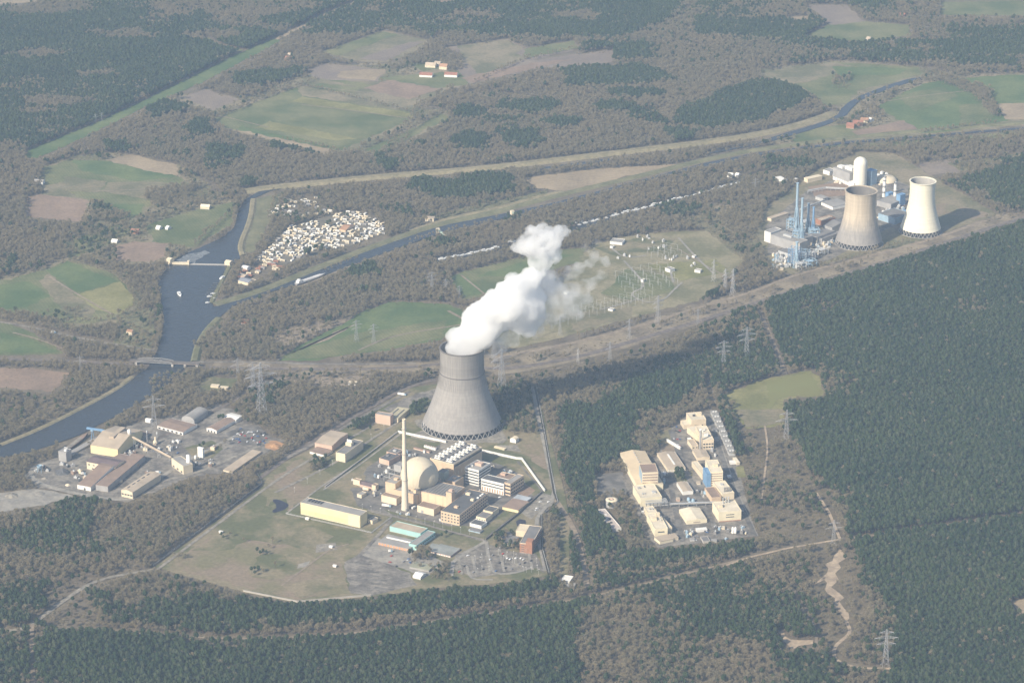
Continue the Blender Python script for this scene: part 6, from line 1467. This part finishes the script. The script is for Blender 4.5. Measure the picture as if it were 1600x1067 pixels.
for args in ((409, 652, 567, 3, .5, 'tallest lattice pylon at the right end of the river works'), (396, 612, 566, 3, .5, 'lattice pylon close behind the tallest one near the railway'),
             (372, 592, 559, 2, .5, 'lattice pylon on the railway line left of the tall pair'), (241, 668, 618, 2, .3, 'faint lattice pylon in the thicket above the river hall'),
             (126, 582, 555, 2, .2, 'small lattice pylon by the railway left of the bridge'), (557, 534, 500, 3, .6, 'left lattice pylon of two on the green field'), (584, 537, 506, 3, .6, 'right lattice pylon of two on the green field'),
             (675, 458, 424, 3, .6, 'lattice pylon at the left edge of the small green field'), (697, 458, 436, 3, .6, 'middle lattice pylon at the small green field'), (718, 468, 446, 3, .6, 'right lattice pylon at the small green field'),
             (784, 612, 545, 3, .7, 'lattice pylon right behind the big steaming tower'), (772, 570, 520, 2, .7, 'lattice pylon half veiled by steam at the tower rim'), (836, 530, 500, 2, .7, 'lattice pylon below the right edge of the steam'),
             (875, 524, 494, 2, .7, 'lattice pylon at the lower edge of the substation'), (903, 567, 544, 2, 1.2, 'broad lattice pylon on the railway strip'), (953, 564, 534, 2, .7, 'narrow lattice pylon right of the broad one on the railway strip'),
             (983, 530, 498, 2, .7, 'lattice pylon between railway and substation lawn'), (1028, 506, 462, 3, .8, 'tall lattice pylon at the lower right corner of the substation'), (1145, 462, 420, 3, 1.0, 'front lattice pylon of the pair beside the railway wood'),
             (1133, 458, 420, 3, 1.0, 'rear lattice pylon of the pair beside the railway wood'), (1115, 440, 405, 2, 1.0, 'lattice pylon at the right edge of the substation lawn'), (1166, 562, 511, 3, .3, 'lattice pylon standing in the pine wood left of the ride'), (1130, 576, 532, 3, .3, 'lattice pylon at the scrub edge left of the pine wood one'),
             (1090, 508, 482, 2, .5, 'short lattice pylon on the railway bank'), (1383, 1040, 983, 3, .1, 'lattice pylon at the sandy track in the lower right wood'), (1228, 690, 640, 2, .2, 'faint lattice pylon on the edge of the great pine wood'), (1302, 850, 812, 2, .2, 'faint lattice pylon above the sandy clearing'),
             (150, 192, 178, 2, .3, 'tiny far lattice pylon on the green dyke, left one'), (159, 190, 176, 2, .3, 'tiny far lattice pylon on the green dyke, right one'), (1180, 300, 278, 2, .5, 'small far lattice pylon left of the gas plant')):
    pylon(*args)

# ------------------------------------------------------------------ vehicles
def car_meshes(L, B, H, paint_):
    b = MB(); pr = [(-.5, .28), (-.5, .58), (-.3, .66), (-.2, 1.0), (.16, 1.0), (.28, .68), (.5, .58), (.5, .28)]
    vs = [(x * L, -B / 2, z * H) for x, z in pr] + [(x * L, B / 2, z * H) for x, z in pr]; n = len(pr)
    b.add(vs, [(k, (k + 1) % n, n + (k + 1) % n, n + k) for k in range(n)] + [tuple(range(n))[::-1], tuple(range(n, 2 * n))], 0)
    g = MB(); g.box(-L * .22, -B / 2 - .02, H * .68, L * .2, B / 2 + .02, H * .93)
    w = MB()
    for x in (-.32, .32):
        for y in (-.5, .5): w.bar((x * L, y * B - .12, .32), (x * L, y * B + .12, .32), .45, n=8)
    return b.mesh('body', [paint_]), g.mesh('window', [W_dark]), w.mesh('wheels', [R_dark])
paints = [mat('car_paint_' + n_, c_, rough=.35, var=.03) for n_, c_ in (('white', (.78, .78, .77)), ('silver', (.52, .53, .54)), ('black', (.03, .03, .035)), ('red', (.40, .05, .04)), ('blue', (.06, .12, .28)), ('grey', (.20, .20, .21)))]
CM = [car_meshes(4.6, 1.9, 1.5, p) for p in paints]
cn = ['white', 'silver', 'black', 'red', 'blue', 'grey']
def car(px, py, rz, lab, grp, k=None):
    k = _r.randrange(6) if k is None else k; c = P(px, py); t = thing('parked_car', lab % cn[k], 'car', (c.x, c.y, .7), rz, grp + ', ' + cn[k])
    for n_, me in zip(('body', 'window', 'wheels'), CM[k]): link(n_, me, t)
for (x, y, k) in ((786, 866, 3), (793, 873, 0), (797, 874.5, 0), (806, 873, 0), (814, 873, 0), (818, 875, 1), (830, 877, 2), (781, 880, 2), (790, 888, 2), (812, 882, 5), (820, 880, 2), (770, 868, 5), (766, 875, 1), (755, 890, 2), (740, 895, 5), (726, 885, 2), (718, 894, 3), (800, 890, 5), (775, 893, 4)):
    car(x, y, .9, '%s car parked in the big car park before the brick tower', 'cars in the big car park', k)
for (x, y, k) in ((846, 780, 2), (844, 785, 0), (839, 795, 0), (838, 798, 1), (857, 785, 0), (781, 778, 0), (731, 869, 0), (871, 805, 1), (874, 803, 0), (897, 800, 0)): car(x, y, .5, '%s car near the gate at the wall corner', 'cars near the gate', k)
for k in range(40): car(_r.uniform(362, 416), _r.uniform(670, 693), _r.uniform(0, 3), '%s car in the crowded yard of the river works', 'cars in the river works yard')
for k in range(16): car(_r.uniform(1078, 1108) , _r.uniform(827, 846), _r.uniform(0, 3), '%s car in the front yard of the chemical works', 'cars in the chemical works yard')
for k in range(10): car(_r.uniform(1052, 1064) , _r.uniform(666, 704), _r.uniform(0, 3), '%s car on the upper works road', 'cars on the upper works road')
for k in range(8): car(_r.uniform(596, 650) , _r.uniform(868, 886), _r.uniform(0, 3), '%s car on the pale yard of the turquoise workshops', 'cars by the turquoise workshops')
for k in range(12): car(_r.uniform(206, 290) , _r.uniform(688, 712), _r.uniform(0, 3), '%s car between the sheds of the river works', 'cars between the river sheds')
def truck(px, py, rz, lab, L=11, m=W_white):
    c = P(px, py); t = thing('truck', lab, 'truck', (c.x, c.y, .7), rz)
    b = MB(); b.box(-L / 2, -1.3, 1, L / 2 - 2.6, 1.3, 3.8); link('cargo_box', b.mesh('cargo_box', [m]), t)
    b = MB(); b.box(L / 2 - 2.3, -1.2, .6, L / 2, 1.2, 3.0); link('cab', b.mesh('cab', [W_lblue]), t)
    b = MB()
    for x in (-L * .35, -L * .2, L * .38):
        for y in (-1.1, 1.1): b.bar((x, y - .2, .5), (x, y + .2, .5), .7, n=8)
    link('wheels', b.mesh('wheels', [R_dark]), t)
truck(604, 792, -.3, 'white tank truck parked before the low orange block by the chimney', 14)
truck(647, 795, .9, 'white truck standing right of the chimney foot', 9)
truck(637, 806, .4, 'small white van on the plant road below the chimney', 6)
truck(628, 618, -.3, 'white truck on the railway side road left of the big tower', 14)
truck(84, 521, -.5, 'white truck on the country road at the left edge', 9)
truck(610, 863, .2, 'white van in front of the orange workshop doors', 6)
truck(130, 742, .3, 'white van in the yard before the purple shed', 7)
truck(247, 740, .1, 'white van at the end of the slotted roof shed', 8)
truck(704, 812, .4, 'white van before the long beige office', 5)
# small white things on the heath
for (x, y, lab) in ((345, 833, 'white measuring hut on the grass by the patrol road'), (480, 812, 'white instrument box on the grass below the yellow hall'), (523, 886, 'white instrument box on the heath in front'), (517, 856, 'pale concrete slab hut at the bend of the heath path'), (566, 814.5, 'small white box at the hall yard corner')):
    building('measuring_hut', lab, 'hut', (x - 3, y), (x + 2, y + 1), (x + 3, y - .5), 3, W_white, W_white, 'slab', wmin=2.5)
_ll = [(_r.uniform(740, 845), _r.uniform(862, 900)) for k in range(24)] + [(566 + 14 * k, 796 + 3.3 * k) for k in range(13)] + [(460 + 20 * k, 770 - 14 * k) for k in range(8)]
b = MB(); b.bar((0, 0, 0), (0, 0, 9), .28, w2=.18, n=5); lp = b.mesh('pole', [W_steel]); b = MB(); b.box(-.4, -.3, 8.9, 1.6, .3, 9.2); lh = b.mesh('lamp_head', [W_white])
for (x, y) in _ll:
    c = P(x, y); t = thing('street_lamp', 'thin grey street lamp on the plant grounds', 'street lamp', (c.x, c.y, 0), _r.uniform(0, 6), 'street lamps of the plant'); link('pole', lp, t); link('lamp_head', lh, t)
# ================================================================== TREES
def leaf_mat(name, c1, c2, c3, rough=.9, thin=0):
    m = bpy.data.materials.new(name); m.use_nodes = True; nt = m.node_tree; N, L = nt.nodes, nt.links; b = N['Principled BSDF']
    b.inputs['Roughness'].default_value = rough; b.inputs['Specular IOR Level'].default_value = .1
    oi = N.new('ShaderNodeObjectInfo'); nz = N.new('ShaderNodeTexNoise'); nz.inputs['Scale'].default_value = .006; nz.inputs['Detail'].default_value = 4
    L.new(oi.outputs['Location'], nz.inputs['Vector'])
    r1 = N.new('ShaderNodeMapRange'); r1.inputs[1].default_value = .35; r1.inputs[2].default_value = .65; L.new(nz.outputs[0], r1.inputs[0])
    m1 = N.new('ShaderNodeMix'); m1.data_type = 'RGBA'; m1.inputs[6].default_value = (*c1, 1); m1.inputs[7].default_value = (*c2, 1); L.new(r1.outputs[0], m1.inputs[0])
    m2 = N.new('ShaderNodeMix'); m2.data_type = 'RGBA'; m2.inputs[7].default_value = (*c3, 1); L.new(m1.outputs[2], m2.inputs[6])
    r2 = N.new('ShaderNodeMapRange'); r2.inputs[1].default_value = .35; r2.inputs[2].default_value = 1.0; r2.inputs[4].default_value = .5; L.new(oi.outputs['Random'], r2.inputs[0]); L.new(r2.outputs[0], m2.inputs[0])
    L.new(m2.outputs[2], b.inputs['Base Color'])
    if thin:
        tr = N.new('ShaderNodeBsdfTranslucent'); L.new(m2.outputs[2], tr.inputs['Color']); ms = N.new('ShaderNodeMixShader'); ms.inputs[0].default_value = thin
        L.new(b.outputs[0], ms.inputs[1]); L.new(tr.outputs[0], ms.inputs[2]); L.new(ms.outputs[0], N['Material Output'].inputs['Surface'])
    return m
M_pine = leaf_mat('pine_needles', (.021, .038, .014), (.037, .055, .020), (.085, .090, .055))
M_twig = leaf_mat('bare_twigs', (.310, .258, .168), (.270, .238, .155), (.370, .300, .190), thin=.35)
M_bark = mat('bark', (.17, .14, .115), var=.2, scale=.5)
M_barkp = mat('pine_bark', (.14, .085, .055), var=.2, scale=.5)
M_bush = leaf_mat('scrub_twigs', (.20, .165, .115), (.17, .16, .095), (.25, .20, .13))

def ico(sub=1):
    import bmesh
    bm = bmesh.new(); bmesh.ops.create_icosphere(bm, subdivisions=sub, radius=1)
    v = [tuple(p.co) for p in bm.verts]; f = [tuple(q.index for q in fc.verts) for fc in bm.faces]; bm.free(); return v, f
IV, IF = ico(2)
def pine_parts(seed):
    q = random.Random(seed); H = q.uniform(13, 17); R = q.uniform(2.4, 3.2); conic = q.uniform(.2, .8)
    tr = MB(); tr.bar((0, 0, -.3), (0, 0, H * .8), .32, w2=.12, n=5)
    for k in range(4):
        a = q.uniform(0, 6.28); z = H * q.uniform(.45, .7); tr.bar((0, 0, z), (math.cos(a) * R * .7, math.sin(a) * R * .7, z + 1.2), .12, w2=.05, n=3)
    cr = MB(); vs = []
    zc, hz = H * .72, H * .25
    ph = [q.uniform(0, 6.28) for _ in range(6)]
    for x, y, z in IV:
        a = math.atan2(y, x)
        k = 1 + .22 * math.sin(3 * a + ph[0] + 2 * z) + .16 * math.sin(5 * a + ph[1] - 4 * z) + q.uniform(-.12, .12)
        rr = R * .82 * k * (1 - conic * .45 * max(z, -.3)); vs.append((x * rr, y * rr, zc + z * hz * (1 + q.uniform(-.05, .05))))
    cr.add(vs, IF)
    for k in range(46):
        a, z = q.uniform(0, 6.28), q.uniform(-.55, .95); rr = R * math.sqrt(max(.06, 1 - z * z)) * (1 - conic * .4 * max(z, -.3)) * q.uniform(.75, 1.12)
        p = Vector((math.cos(a) * rr, math.sin(a) * rr, zc + z * hz)); d = Vector((math.cos(a), math.sin(a), q.uniform(-.1, .7))).normalized(); s = q.uniform(.7, 1.3)
        t = d.orthogonal().normalized(); t = (t * math.cos(k) + d.cross(t) * math.sin(k)); cr.add([p - t * s * .6, p + t * s * .6, p + d * s], [(0, 1, 2)])
    return tr, cr
def bare_parts(seed):
    q = random.Random(seed); H = q.uniform(11, 16); R = q.uniform(3.0, 4.4)
    tr = MB(); tr.bar((0, 0, -.3), (q.uniform(-.4, .4), q.uniform(-.4, .4), H * .55), .38, w2=.2, n=5)
    tips = []
    for k in range(7):
        a = k * .9 + q.uniform(-.3, .3); z0 = H * q.uniform(.25, .5); p = Vector((math.cos(a) * R * q.uniform(.4, .7), math.sin(a) * R * q.uniform(.4, .7), H * q.uniform(.6, .85)))
        tr.bar((0, 0, z0), p, .16, w2=.06, n=3); tips.append(p)
    tips.append(Vector((0, 0, H * .85)))
    cr = MB()
    for k in range(190):
        o = q.choice(tips); d = Vector((q.gauss(0, 1), q.gauss(0, 1), q.gauss(.35, .7))).normalized(); L = q.uniform(1.2, 2.8); w = q.uniform(.10, .22)
        o = o + Vector((q.uniform(-.8, .8), q.uniform(-.8, .8), q.uniform(-1.2, .6))); t = d.orthogonal().normalized(); t = t * math.cos(k) + d.cross(t) * math.sin(k)
        cr.add([o - t * w, o + t * w, o + d * L + t * w * .4, o + d * L - t * w * .4], [(0, 1, 2, 3)])
    return tr, cr
def bush_parts(seed):
    q = random.Random(seed); cr = MB(); R = q.uniform(1.4, 2.4)
    for k in range(50):
        d = Vector((q.gauss(0, 1), q.gauss(0, 1), abs(q.gauss(0, .8)))).normalized(); o = d * R * q.uniform(.1, .7); L = q.uniform(.6, 1.4); w = q.uniform(.15, .35)
        t = d.orthogonal().normalized(); t = t * math.cos(k) + d.cross(t) * math.sin(k); cr.add([o - t * w, o + t * w, o + d * L], [(0, 1, 2)])
    return cr
def joined(tr, cr, name, mt, mc):
    b = MB(); b.v = tr.v + cr.v; n = len(tr.v); b.f = tr.f + [tuple(i + n for i in f) for f in cr.f]; b.m = [0] * len(tr.f) + [1] * len(cr.f); b.smooth = [False] * len(b.f); return b.mesh(name, [mt, mc])
pines = [pine_parts(s) for s in range(6)]; bares = [bare_parts(s + 50) for s in range(6)]; bushes = [bush_parts(s + 90) for s in range(4)]
pine_m = [joined(t, c, 'pine_tree', M_barkp, M_pine) for t, c in pines]; bare_m = [joined(t, c, 'bare_tree', M_bark, M_twig) for t, c in bares]
bush_m = [c.mesh('shrub', [M_bush]) for c in bushes]
pine_tc = [(t.mesh('trunk', [M_barkp]), c.mesh('crown', [M_pine])) for t, c in pines]; bare_tc = [(t.mesh('trunk', [M_bark]), c.mesh('crown', [M_twig])) for t, c in bares]

def proto_coll(name, meshes):
    c = bpy.data.collections.new(name)
    for k, me in enumerate(meshes): c.objects.link(bpy.data.objects.new('%s_%d' % (name, k), me))
    return c
def scatter_group(coll):
    g = bpy.data.node_groups.new('scatter', 'GeometryNodeTree')
    g.interface.new_socket('Geometry', in_out='INPUT', socket_type='NodeSocketGeometry'); g.interface.new_socket('Geometry', in_out='OUTPUT', socket_type='NodeSocketGeometry')
    N, L = g.nodes, g.links; gi, go = N.new('NodeGroupInput'), N.new('NodeGroupOutput')
    ci = N.new('GeometryNodeCollectionInfo'); ci.inputs['Collection'].default_value = coll; ci.inputs['Separate Children'].default_value = True; ci.inputs['Reset Children'].default_value = True
    ip = N.new('GeometryNodeInstanceOnPoints'); ip.inputs['Pick Instance'].default_value = True
    def at(n, t): a = N.new('GeometryNodeInputNamedAttribute'); a.data_type = t; a.inputs[0].default_value = n; return a.outputs[0]
    cx = N.new('ShaderNodeCombineXYZ'); L.new(at('rot', 'FLOAT'), cx.inputs[2])
    L.new(gi.outputs[0], ip.inputs['Points']); L.new(ci.outputs[0], ip.inputs['Instance']); L.new(at('idx', 'INT'), ip.inputs['Instance Index'])
    L.new(cx.outputs[0], ip.inputs['Rotation']); L.new(at('scl', 'FLOAT'), ip.inputs['Scale']); L.new(ip.outputs[0], go.inputs[0]); return g
def scatter(name, label, cat, xy, scl, nvar, meshes):
    n = len(xy); me = bpy.data.meshes.new(name); me.vertices.add(n)
    co = np.zeros((n, 3), np.float32); co[:, :2] = xy; me.vertices.foreach_set('co', co.ravel())
    for an, t, v in (('rot', 'FLOAT', rng.random(n) * 6.28), ('scl', 'FLOAT', scl), ('idx', 'INT', rng.integers(0, nvar, n))):
        a = me.attributes.new(an, t, 'POINT'); a.data.foreach_set('value', v.astype(np.float32 if t == 'FLOAT' else np.int32))
    o = tag(link(name, me), label, cat, None, 'stuff'); md = o.modifiers.new('scatter', 'NODES'); md.node_group = scatter_group(proto_coll(name + '_kind', meshes))
    return o

# candidate points on a jittered grid over the whole visible ground and a margin
S = 4.7
X0, X1 = -1700, 1700; Y0, Y1 = CAM[1] + 3050, CAM[1] + 8200
gx, gy = np.meshgrid(np.arange(X0, X1, S), np.arange(Y0, Y1, S))
gx = (gx + rng.uniform(-.48, .48, gx.shape) * S).ravel(); gy = (gy + rng.uniform(-.48, .48, gy.shape) * S).ravel()
px, py, dep = proj(gx, gy, 0.0)
ok = (px > -140) & (px < 1740) & (py > -100) & (py < 1200)
gx, gy, px, py = gx[ok], gy[ok], px[ok], py[ok]
jx = (vnoise(gx / 14, gy / 14, 21) - .5) * 8 + (vnoise(gx / 45, gy / 45, 23) - .5) * 16 + rng.normal(0, 2.0, len(gx)); jy = (vnoise(gx / 14, gy / 14, 22) - .5) * 3.6 + (vnoise(gx / 45, gy / 45, 24) - .5) * 7 + rng.normal(0, .8, len(gx))
raw = cover[np.clip((py - RY0).astype(int), 0, RH - 1), np.clip((px - RX0).astype(int), 0, RW - 1)]
jit = cover[np.clip((py + jy - RY0).astype(int), 0, RH - 1), np.clip((px + jx - RX0).astype(int), 0, RW - 1)]
jx2 = (vnoise(gx / 22, gy / 22, 31) - .5) * 22; jy2 = (vnoise(gx / 22, gy / 22, 32) - .5) * 9
far = cover[np.clip((py + jy2 - RY0).astype(int), 0, RH - 1), np.clip((px + jx2 - RX0).astype(int), 0, RW - 1)]
code = np.where(raw == 0, 0, np.where(raw == 7, np.where((far == 2) | (far == 3), 4, 7), np.where((jit == 7) | (jit == 0), raw, jit)))
n1 = fnoise(gx / 130, gy / 130, 3); n2 = fnoise(gx / 45, gy / 45, 8); n3 = fnoise(gx / 260, gy / 260, 15); r0 = rng.random(len(gx)); r1 = rng.random(len(gx))
pp = np.zeros(len(gx)); pb = np.zeros(len(gx)); ps = np.zeros(len(gx))
def setc(c, p, b, s):
    m = code == c; pp[m] = (p if np.isscalar(p) else p[m]); pb[m] = (b if np.isscalar(b) else b[m]); ps[m] = s
sm = lambda a, lo, hi: np.clip((a - lo) / (hi - lo), 0, 1)
gap = .35 + .65 * sm(n2, .28, .45)
setc(1, .93 - .6 * sm(n1, .66, .76), .03 + .35 * sm(n1, .66, .76), .05)
setc(5, .95, 0, 0)
setc(2, .006 + .45 * sm(n1, .72, .78), (.86 - .5 * sm(n1, .72, .78)) * (.25 + .75 * gap), .25)
setc(3, .04 + .72 * sm(n1, .46, .60), (.78 - .62 * sm(n1, .46, .60)) * (.3 + .7 * gap), .25)
setc(4, .02 + .10 * sm(n1, .58, .7), .10 + .25 * sm(n2, .5, .65), .35)
setc(8, .004, .05 + .2 * sm(n2, .58, .7), .18)
setc(6, .22 + .46 * sm(n1, .44, .62), (.58 - .40 * sm(n1, .44, .62)) * (.4 + .6 * gap), .35)
is_p = r0 < pp; is_b = ~is_p & (r0 < pp + pb); is_s = ~is_p & ~is_b & (r1 < ps)
scl_p = (.66 + .42 * r1) * (.85 + .35 * n3); scl_b = .48 + .62 * rng.random(len(gx))
# single trees and clumps that stand in the open
open_p = [(346, 841), (349, 844), (402, 866), (407, 869), (411, 866), (416, 868), (393, 896), (398, 900), (404, 896), (398, 893), (312, 702), (315, 705), (318, 701), (345, 655), (349, 658), (342, 658), (795, 690), (783, 668), (776, 650), (790, 676), (640, 872), (650, 875), (660, 868), (668, 872), (690, 842), (697, 838), (686, 894), (693, 899)]
open_b = [(360, 840), (420, 858), (426, 850), (272, 872), (279, 876), (284, 872), (290, 874), (412, 895), (430, 888), (381, 848), (486, 731), (493, 727), (499, 734), (505, 724), (345, 705), (352, 697), (790, 845), (778, 850), (800, 838), (672, 888), (680, 900), (700, 905), (648, 884), (656, 889)]
tp = [P(*q).xy for q in open_p]; tb = [P(*q).xy for q in open_b]

def individuals(mask, scl, n, tc, name, label, cat, grp):
    vis = np.where(mask & (px > 4) & (px < 1596) & (py < 1064))[0]
    pick = vis[np.argsort(-py[vis])][:n]
    for k, i in enumerate(pick):
        t = thing(name, label, cat, (gx[i], gy[i], 0), float(rng.random() * 6.28), grp); t.scale = (float(scl[i]),) * 3
        a, c = tc[int(rng.integers(0, len(tc)))]; link('trunk', a, t); link('crown', c, t)
    m2 = mask.copy(); m2[pick] = False; return m2
is_p2 = individuals(is_p, scl_p, 270, pine_tc, 'pine_tree', 'dark green pine in the dense wood along the bottom of the picture', 'pine tree', 'pines of the wood along the bottom')
is_b2 = individuals(is_b, scl_b, 270, bare_tc, 'bare_tree', 'leafless brown tree in the mixed wood along the bottom of the picture', 'bare tree', 'leafless trees of the wood along the bottom')
for lst, tc, name, lab, grp in ((tp, pine_tc, 'pine_tree', 'dark evergreen standing in the open on the plant or works grounds', 'evergreens on the plant grounds'), (tb, bare_tc, 'bare_tree', 'leafless tree standing in the open on the plant or works grounds', 'leafless trees on the plant grounds')):
    for k, p in enumerate(lst):
        t = thing(name, lab, 'tree', (p.x, p.y, 0), float(rng.random() * 6.28), grp); t.scale = (float(rng.uniform(.6, .95)),) * 3
        a, c = tc[k % 6]; link('trunk', a, t); link('crown', c, t)
scatter('pine_forest', 'dense dark green pine forest covering the plain round the power plants', 'forest', np.stack([gx[is_p2], gy[is_p2]], 1), scl_p[is_p2], 6, pine_m)
scatter('bare_woods', 'grey brown leafless woods between the fields and along the river', 'woods', np.stack([gx[is_b2], gy[is_b2]], 1), scl_b[is_b2], 6, bare_m)
scatter('undergrowth', 'low brown scrub and undergrowth between the trees', 'scrub', np.stack([gx[is_s], gy[is_s]], 1), .7 + .7 * r0[is_s], 4, bush_m)
# hedges: rows of trees along field edges
hx = []
for pts in ([(340, 186), (400, 160), (500, 123)], [(656, 160), (640, 190), (600, 225)], [(640, 216), (590, 240)], [(100, 380), (180, 352), (228, 346)], [(0, 495), (110, 505), (190, 500)], [(690, 176), (600, 232)], [(530, 238), (440, 218)],
            [(830, 94), (900, 76)], [(455, 130), (646, 178)], [(215, 472), (180, 428), (112, 406)], [(246, 440), (250, 500), (244, 540)], [(80, 350), (40, 380), (0, 400)], [(720, 480), (700, 430)], [(1336, 158), (1360, 176), (1380, 184)], [(1440, 208), (1560, 194)],
            [(386, 312), (300, 386)], [(430, 300), (420, 350)], [(760, 412), (860, 390)], [(850, 330), (1000, 296)], [(640, 380), (780, 345)], [(508, 425), (560, 404)], [(1240, 430), (1330, 404), (1420, 380)], [(830, 90), (740, 130)]):
    for a, q in zip(pts, pts[1:]):
        a, q = P(*a).xy, P(*q).xy
        for k in range(int((q - a).length / 6)):
            p = a.lerp(q, k / max(1, int((q - a).length / 6))); hx.append((p.x + _r.uniform(-4, 4), p.y + _r.uniform(-4, 4)))
hx = np.array(hx); scatter('hedgerow', 'thin hedgerows of leafless trees along the field edges', 'hedgerow', hx, rng.uniform(.45, .9, len(hx)), 6, bare_m)
print('TREES', is_p.sum(), is_b.sum(), is_s.sum(), len(hx))
# ================================================================== STEAM AND HAZE
def vol_mat(name, density, color, aniso=0.0, noise=None):
    m = bpy.data.materials.new(name); m.use_nodes = True; nt = m.node_tree; nt.nodes.remove(nt.nodes['Principled BSDF'])
    v = nt.nodes.new('ShaderNodeVolumePrincipled'); v.inputs['Color'].default_value = (*color, 1); v.inputs['Density'].default_value = density; v.inputs['Anisotropy'].default_value = aniso
    nt.links.new(v.outputs[0], nt.nodes['Material Output'].inputs['Volume'])
    if noise:
        sc, lo, hi = noise; geo = nt.nodes.new('ShaderNodeNewGeometry'); nz = nt.nodes.new('ShaderNodeTexNoise'); nz.inputs['Scale'].default_value = sc; nz.inputs['Detail'].default_value = 5; nz.inputs['Roughness'].default_value = .6
        nt.links.new(geo.outputs['Position'], nz.inputs['Vector']); mr = nt.nodes.new('ShaderNodeMapRange'); mr.inputs[1].default_value = lo; mr.inputs[2].default_value = hi; mr.inputs[4].default_value = density
        nt.links.new(nz.outputs[0], mr.inputs[0]); nt.links.new(mr.outputs[0], v.inputs['Density'])
    return m
RIM = P_at(725.3, 543, kke.location.y); PYM = kke.location.y; MPX = mpp(722, 664) * .98
def puff(name, blobs, voxel, d1, d2, m, parent=None):
    import bmesh
    bm = bmesh.new()
    for (x, y, r, dy) in blobs:
        c = P_at(x, y, PYM + dy); bmesh.ops.create_icosphere(bm, subdivisions=3, radius=r * MPX, matrix=Matrix.Translation(c))
    me = bpy.data.meshes.new(name); bm.to_mesh(me); bm.free(); me.materials.append(m)
    o = link(name, me, parent); md = o.modifiers.new('merge', 'REMESH'); md.mode = 'VOXEL'; md.voxel_size = voxel
    for k, (sz, st) in enumerate((d1, d2)):
        tx = bpy.data.textures.new('%s_billow_%d' % (name, k), 'CLOUDS'); tx.noise_scale = sz; tx.noise_depth = 2; tx.noise_type = 'SOFT_NOISE'
        dm = o.modifiers.new('billow', 'DISPLACE'); dm.texture = tx; dm.strength = st; dm.mid_level = .5; dm.texture_coords = 'GLOBAL'
    return o
core = [(712, 545, 17, -4), (732, 545, 22, 0), (748, 544, 12, 4), (718, 528, 20, 0), (738, 526, 26, 4), (752, 520, 24, -6), (745, 505, 26, 0), (762, 500, 32, 6), (758, 486, 22, -8), (775, 490, 34, 10), (772, 470, 18, 0),
        (790, 476, 30, -6), (796, 458, 22, 8), (806, 468, 32, 14), (808, 446, 22, 0), (818, 452, 26, 20), (820, 480, 28, 10), (832, 466, 22, 30), (828, 436, 18, 14), (812, 496, 24, 16), (836, 492, 20, 30), (826, 510, 16, 20)]
steam = puff('steam_plume', core, 2.2, (26, 17), (8, 6), vol_mat('dense_steam', .09, (.9995, .9995, .9995), .0))
tag(steam, 'thick white steam plume rising and drifting right from the big cooling tower', 'steam', None, 'stuff')
upper = [(840, 424, 15, 20), (838, 410, 15, 20), (842, 398, 17, 24), (830, 386, 17, 24), (816, 384, 14, 24), (806, 387, 9, 22), (836, 370, 18, 28), (850, 364, 16, 30), (862, 376, 17, 34), (856, 390, 17, 34), (872, 366, 13, 36), (884, 362, 9, 36), (866, 398, 14, 36), (822, 372, 12, 26), (852, 410, 12, 24)]
w = puff('steam_wisp', upper, 2.2, (20, 16), (7, 8), vol_mat('thin_steam', .10, (.9995, .9995, .9995), .0, (.035, .32, .55)), steam); w['kind'] = 'stuff'
wisps = [(852, 480, 24, 34), (868, 470, 22, 40), (884, 462, 20, 44), (900, 456, 18, 48), (915, 448, 14, 50), (926, 440, 10, 50), (862, 498, 20, 34), (880, 490, 16, 40), (896, 478, 14, 44), (870, 440, 16, 40), (888, 428, 16, 44), (904, 420, 12, 46), (918, 412, 9, 46), (852, 446, 18, 34), (920, 384, 9, 46), (932, 380, 8, 46), (800, 526, 16, 10), (782, 538, 14, 6), (768, 548, 12, 4), (846, 514, 14, 26), (858, 430, 14, 30), (940, 430, 10, 52), (946, 408, 9, 52), (930, 400, 9, 50), (955, 386, 7, 54), (912, 470, 14, 50), (900, 490, 12, 46)]
w = puff('steam_wisp', wisps, 3.0, (22, 16), (8, 8), vol_mat('faint_steam', .06, (.999, .999, .999), .0, (.03, .42, .70)), steam); w['kind'] = 'stuff'

b = MB(); b.box(-15500, -9500, -1.0, 15500, 21500, CAM_H + 60)
hz = link('haze', b.mesh('haze', [vol_mat('air_haze', HAZE_DENSITY, HAZE_COLOR, 0.0)]), None, kind='stuff')
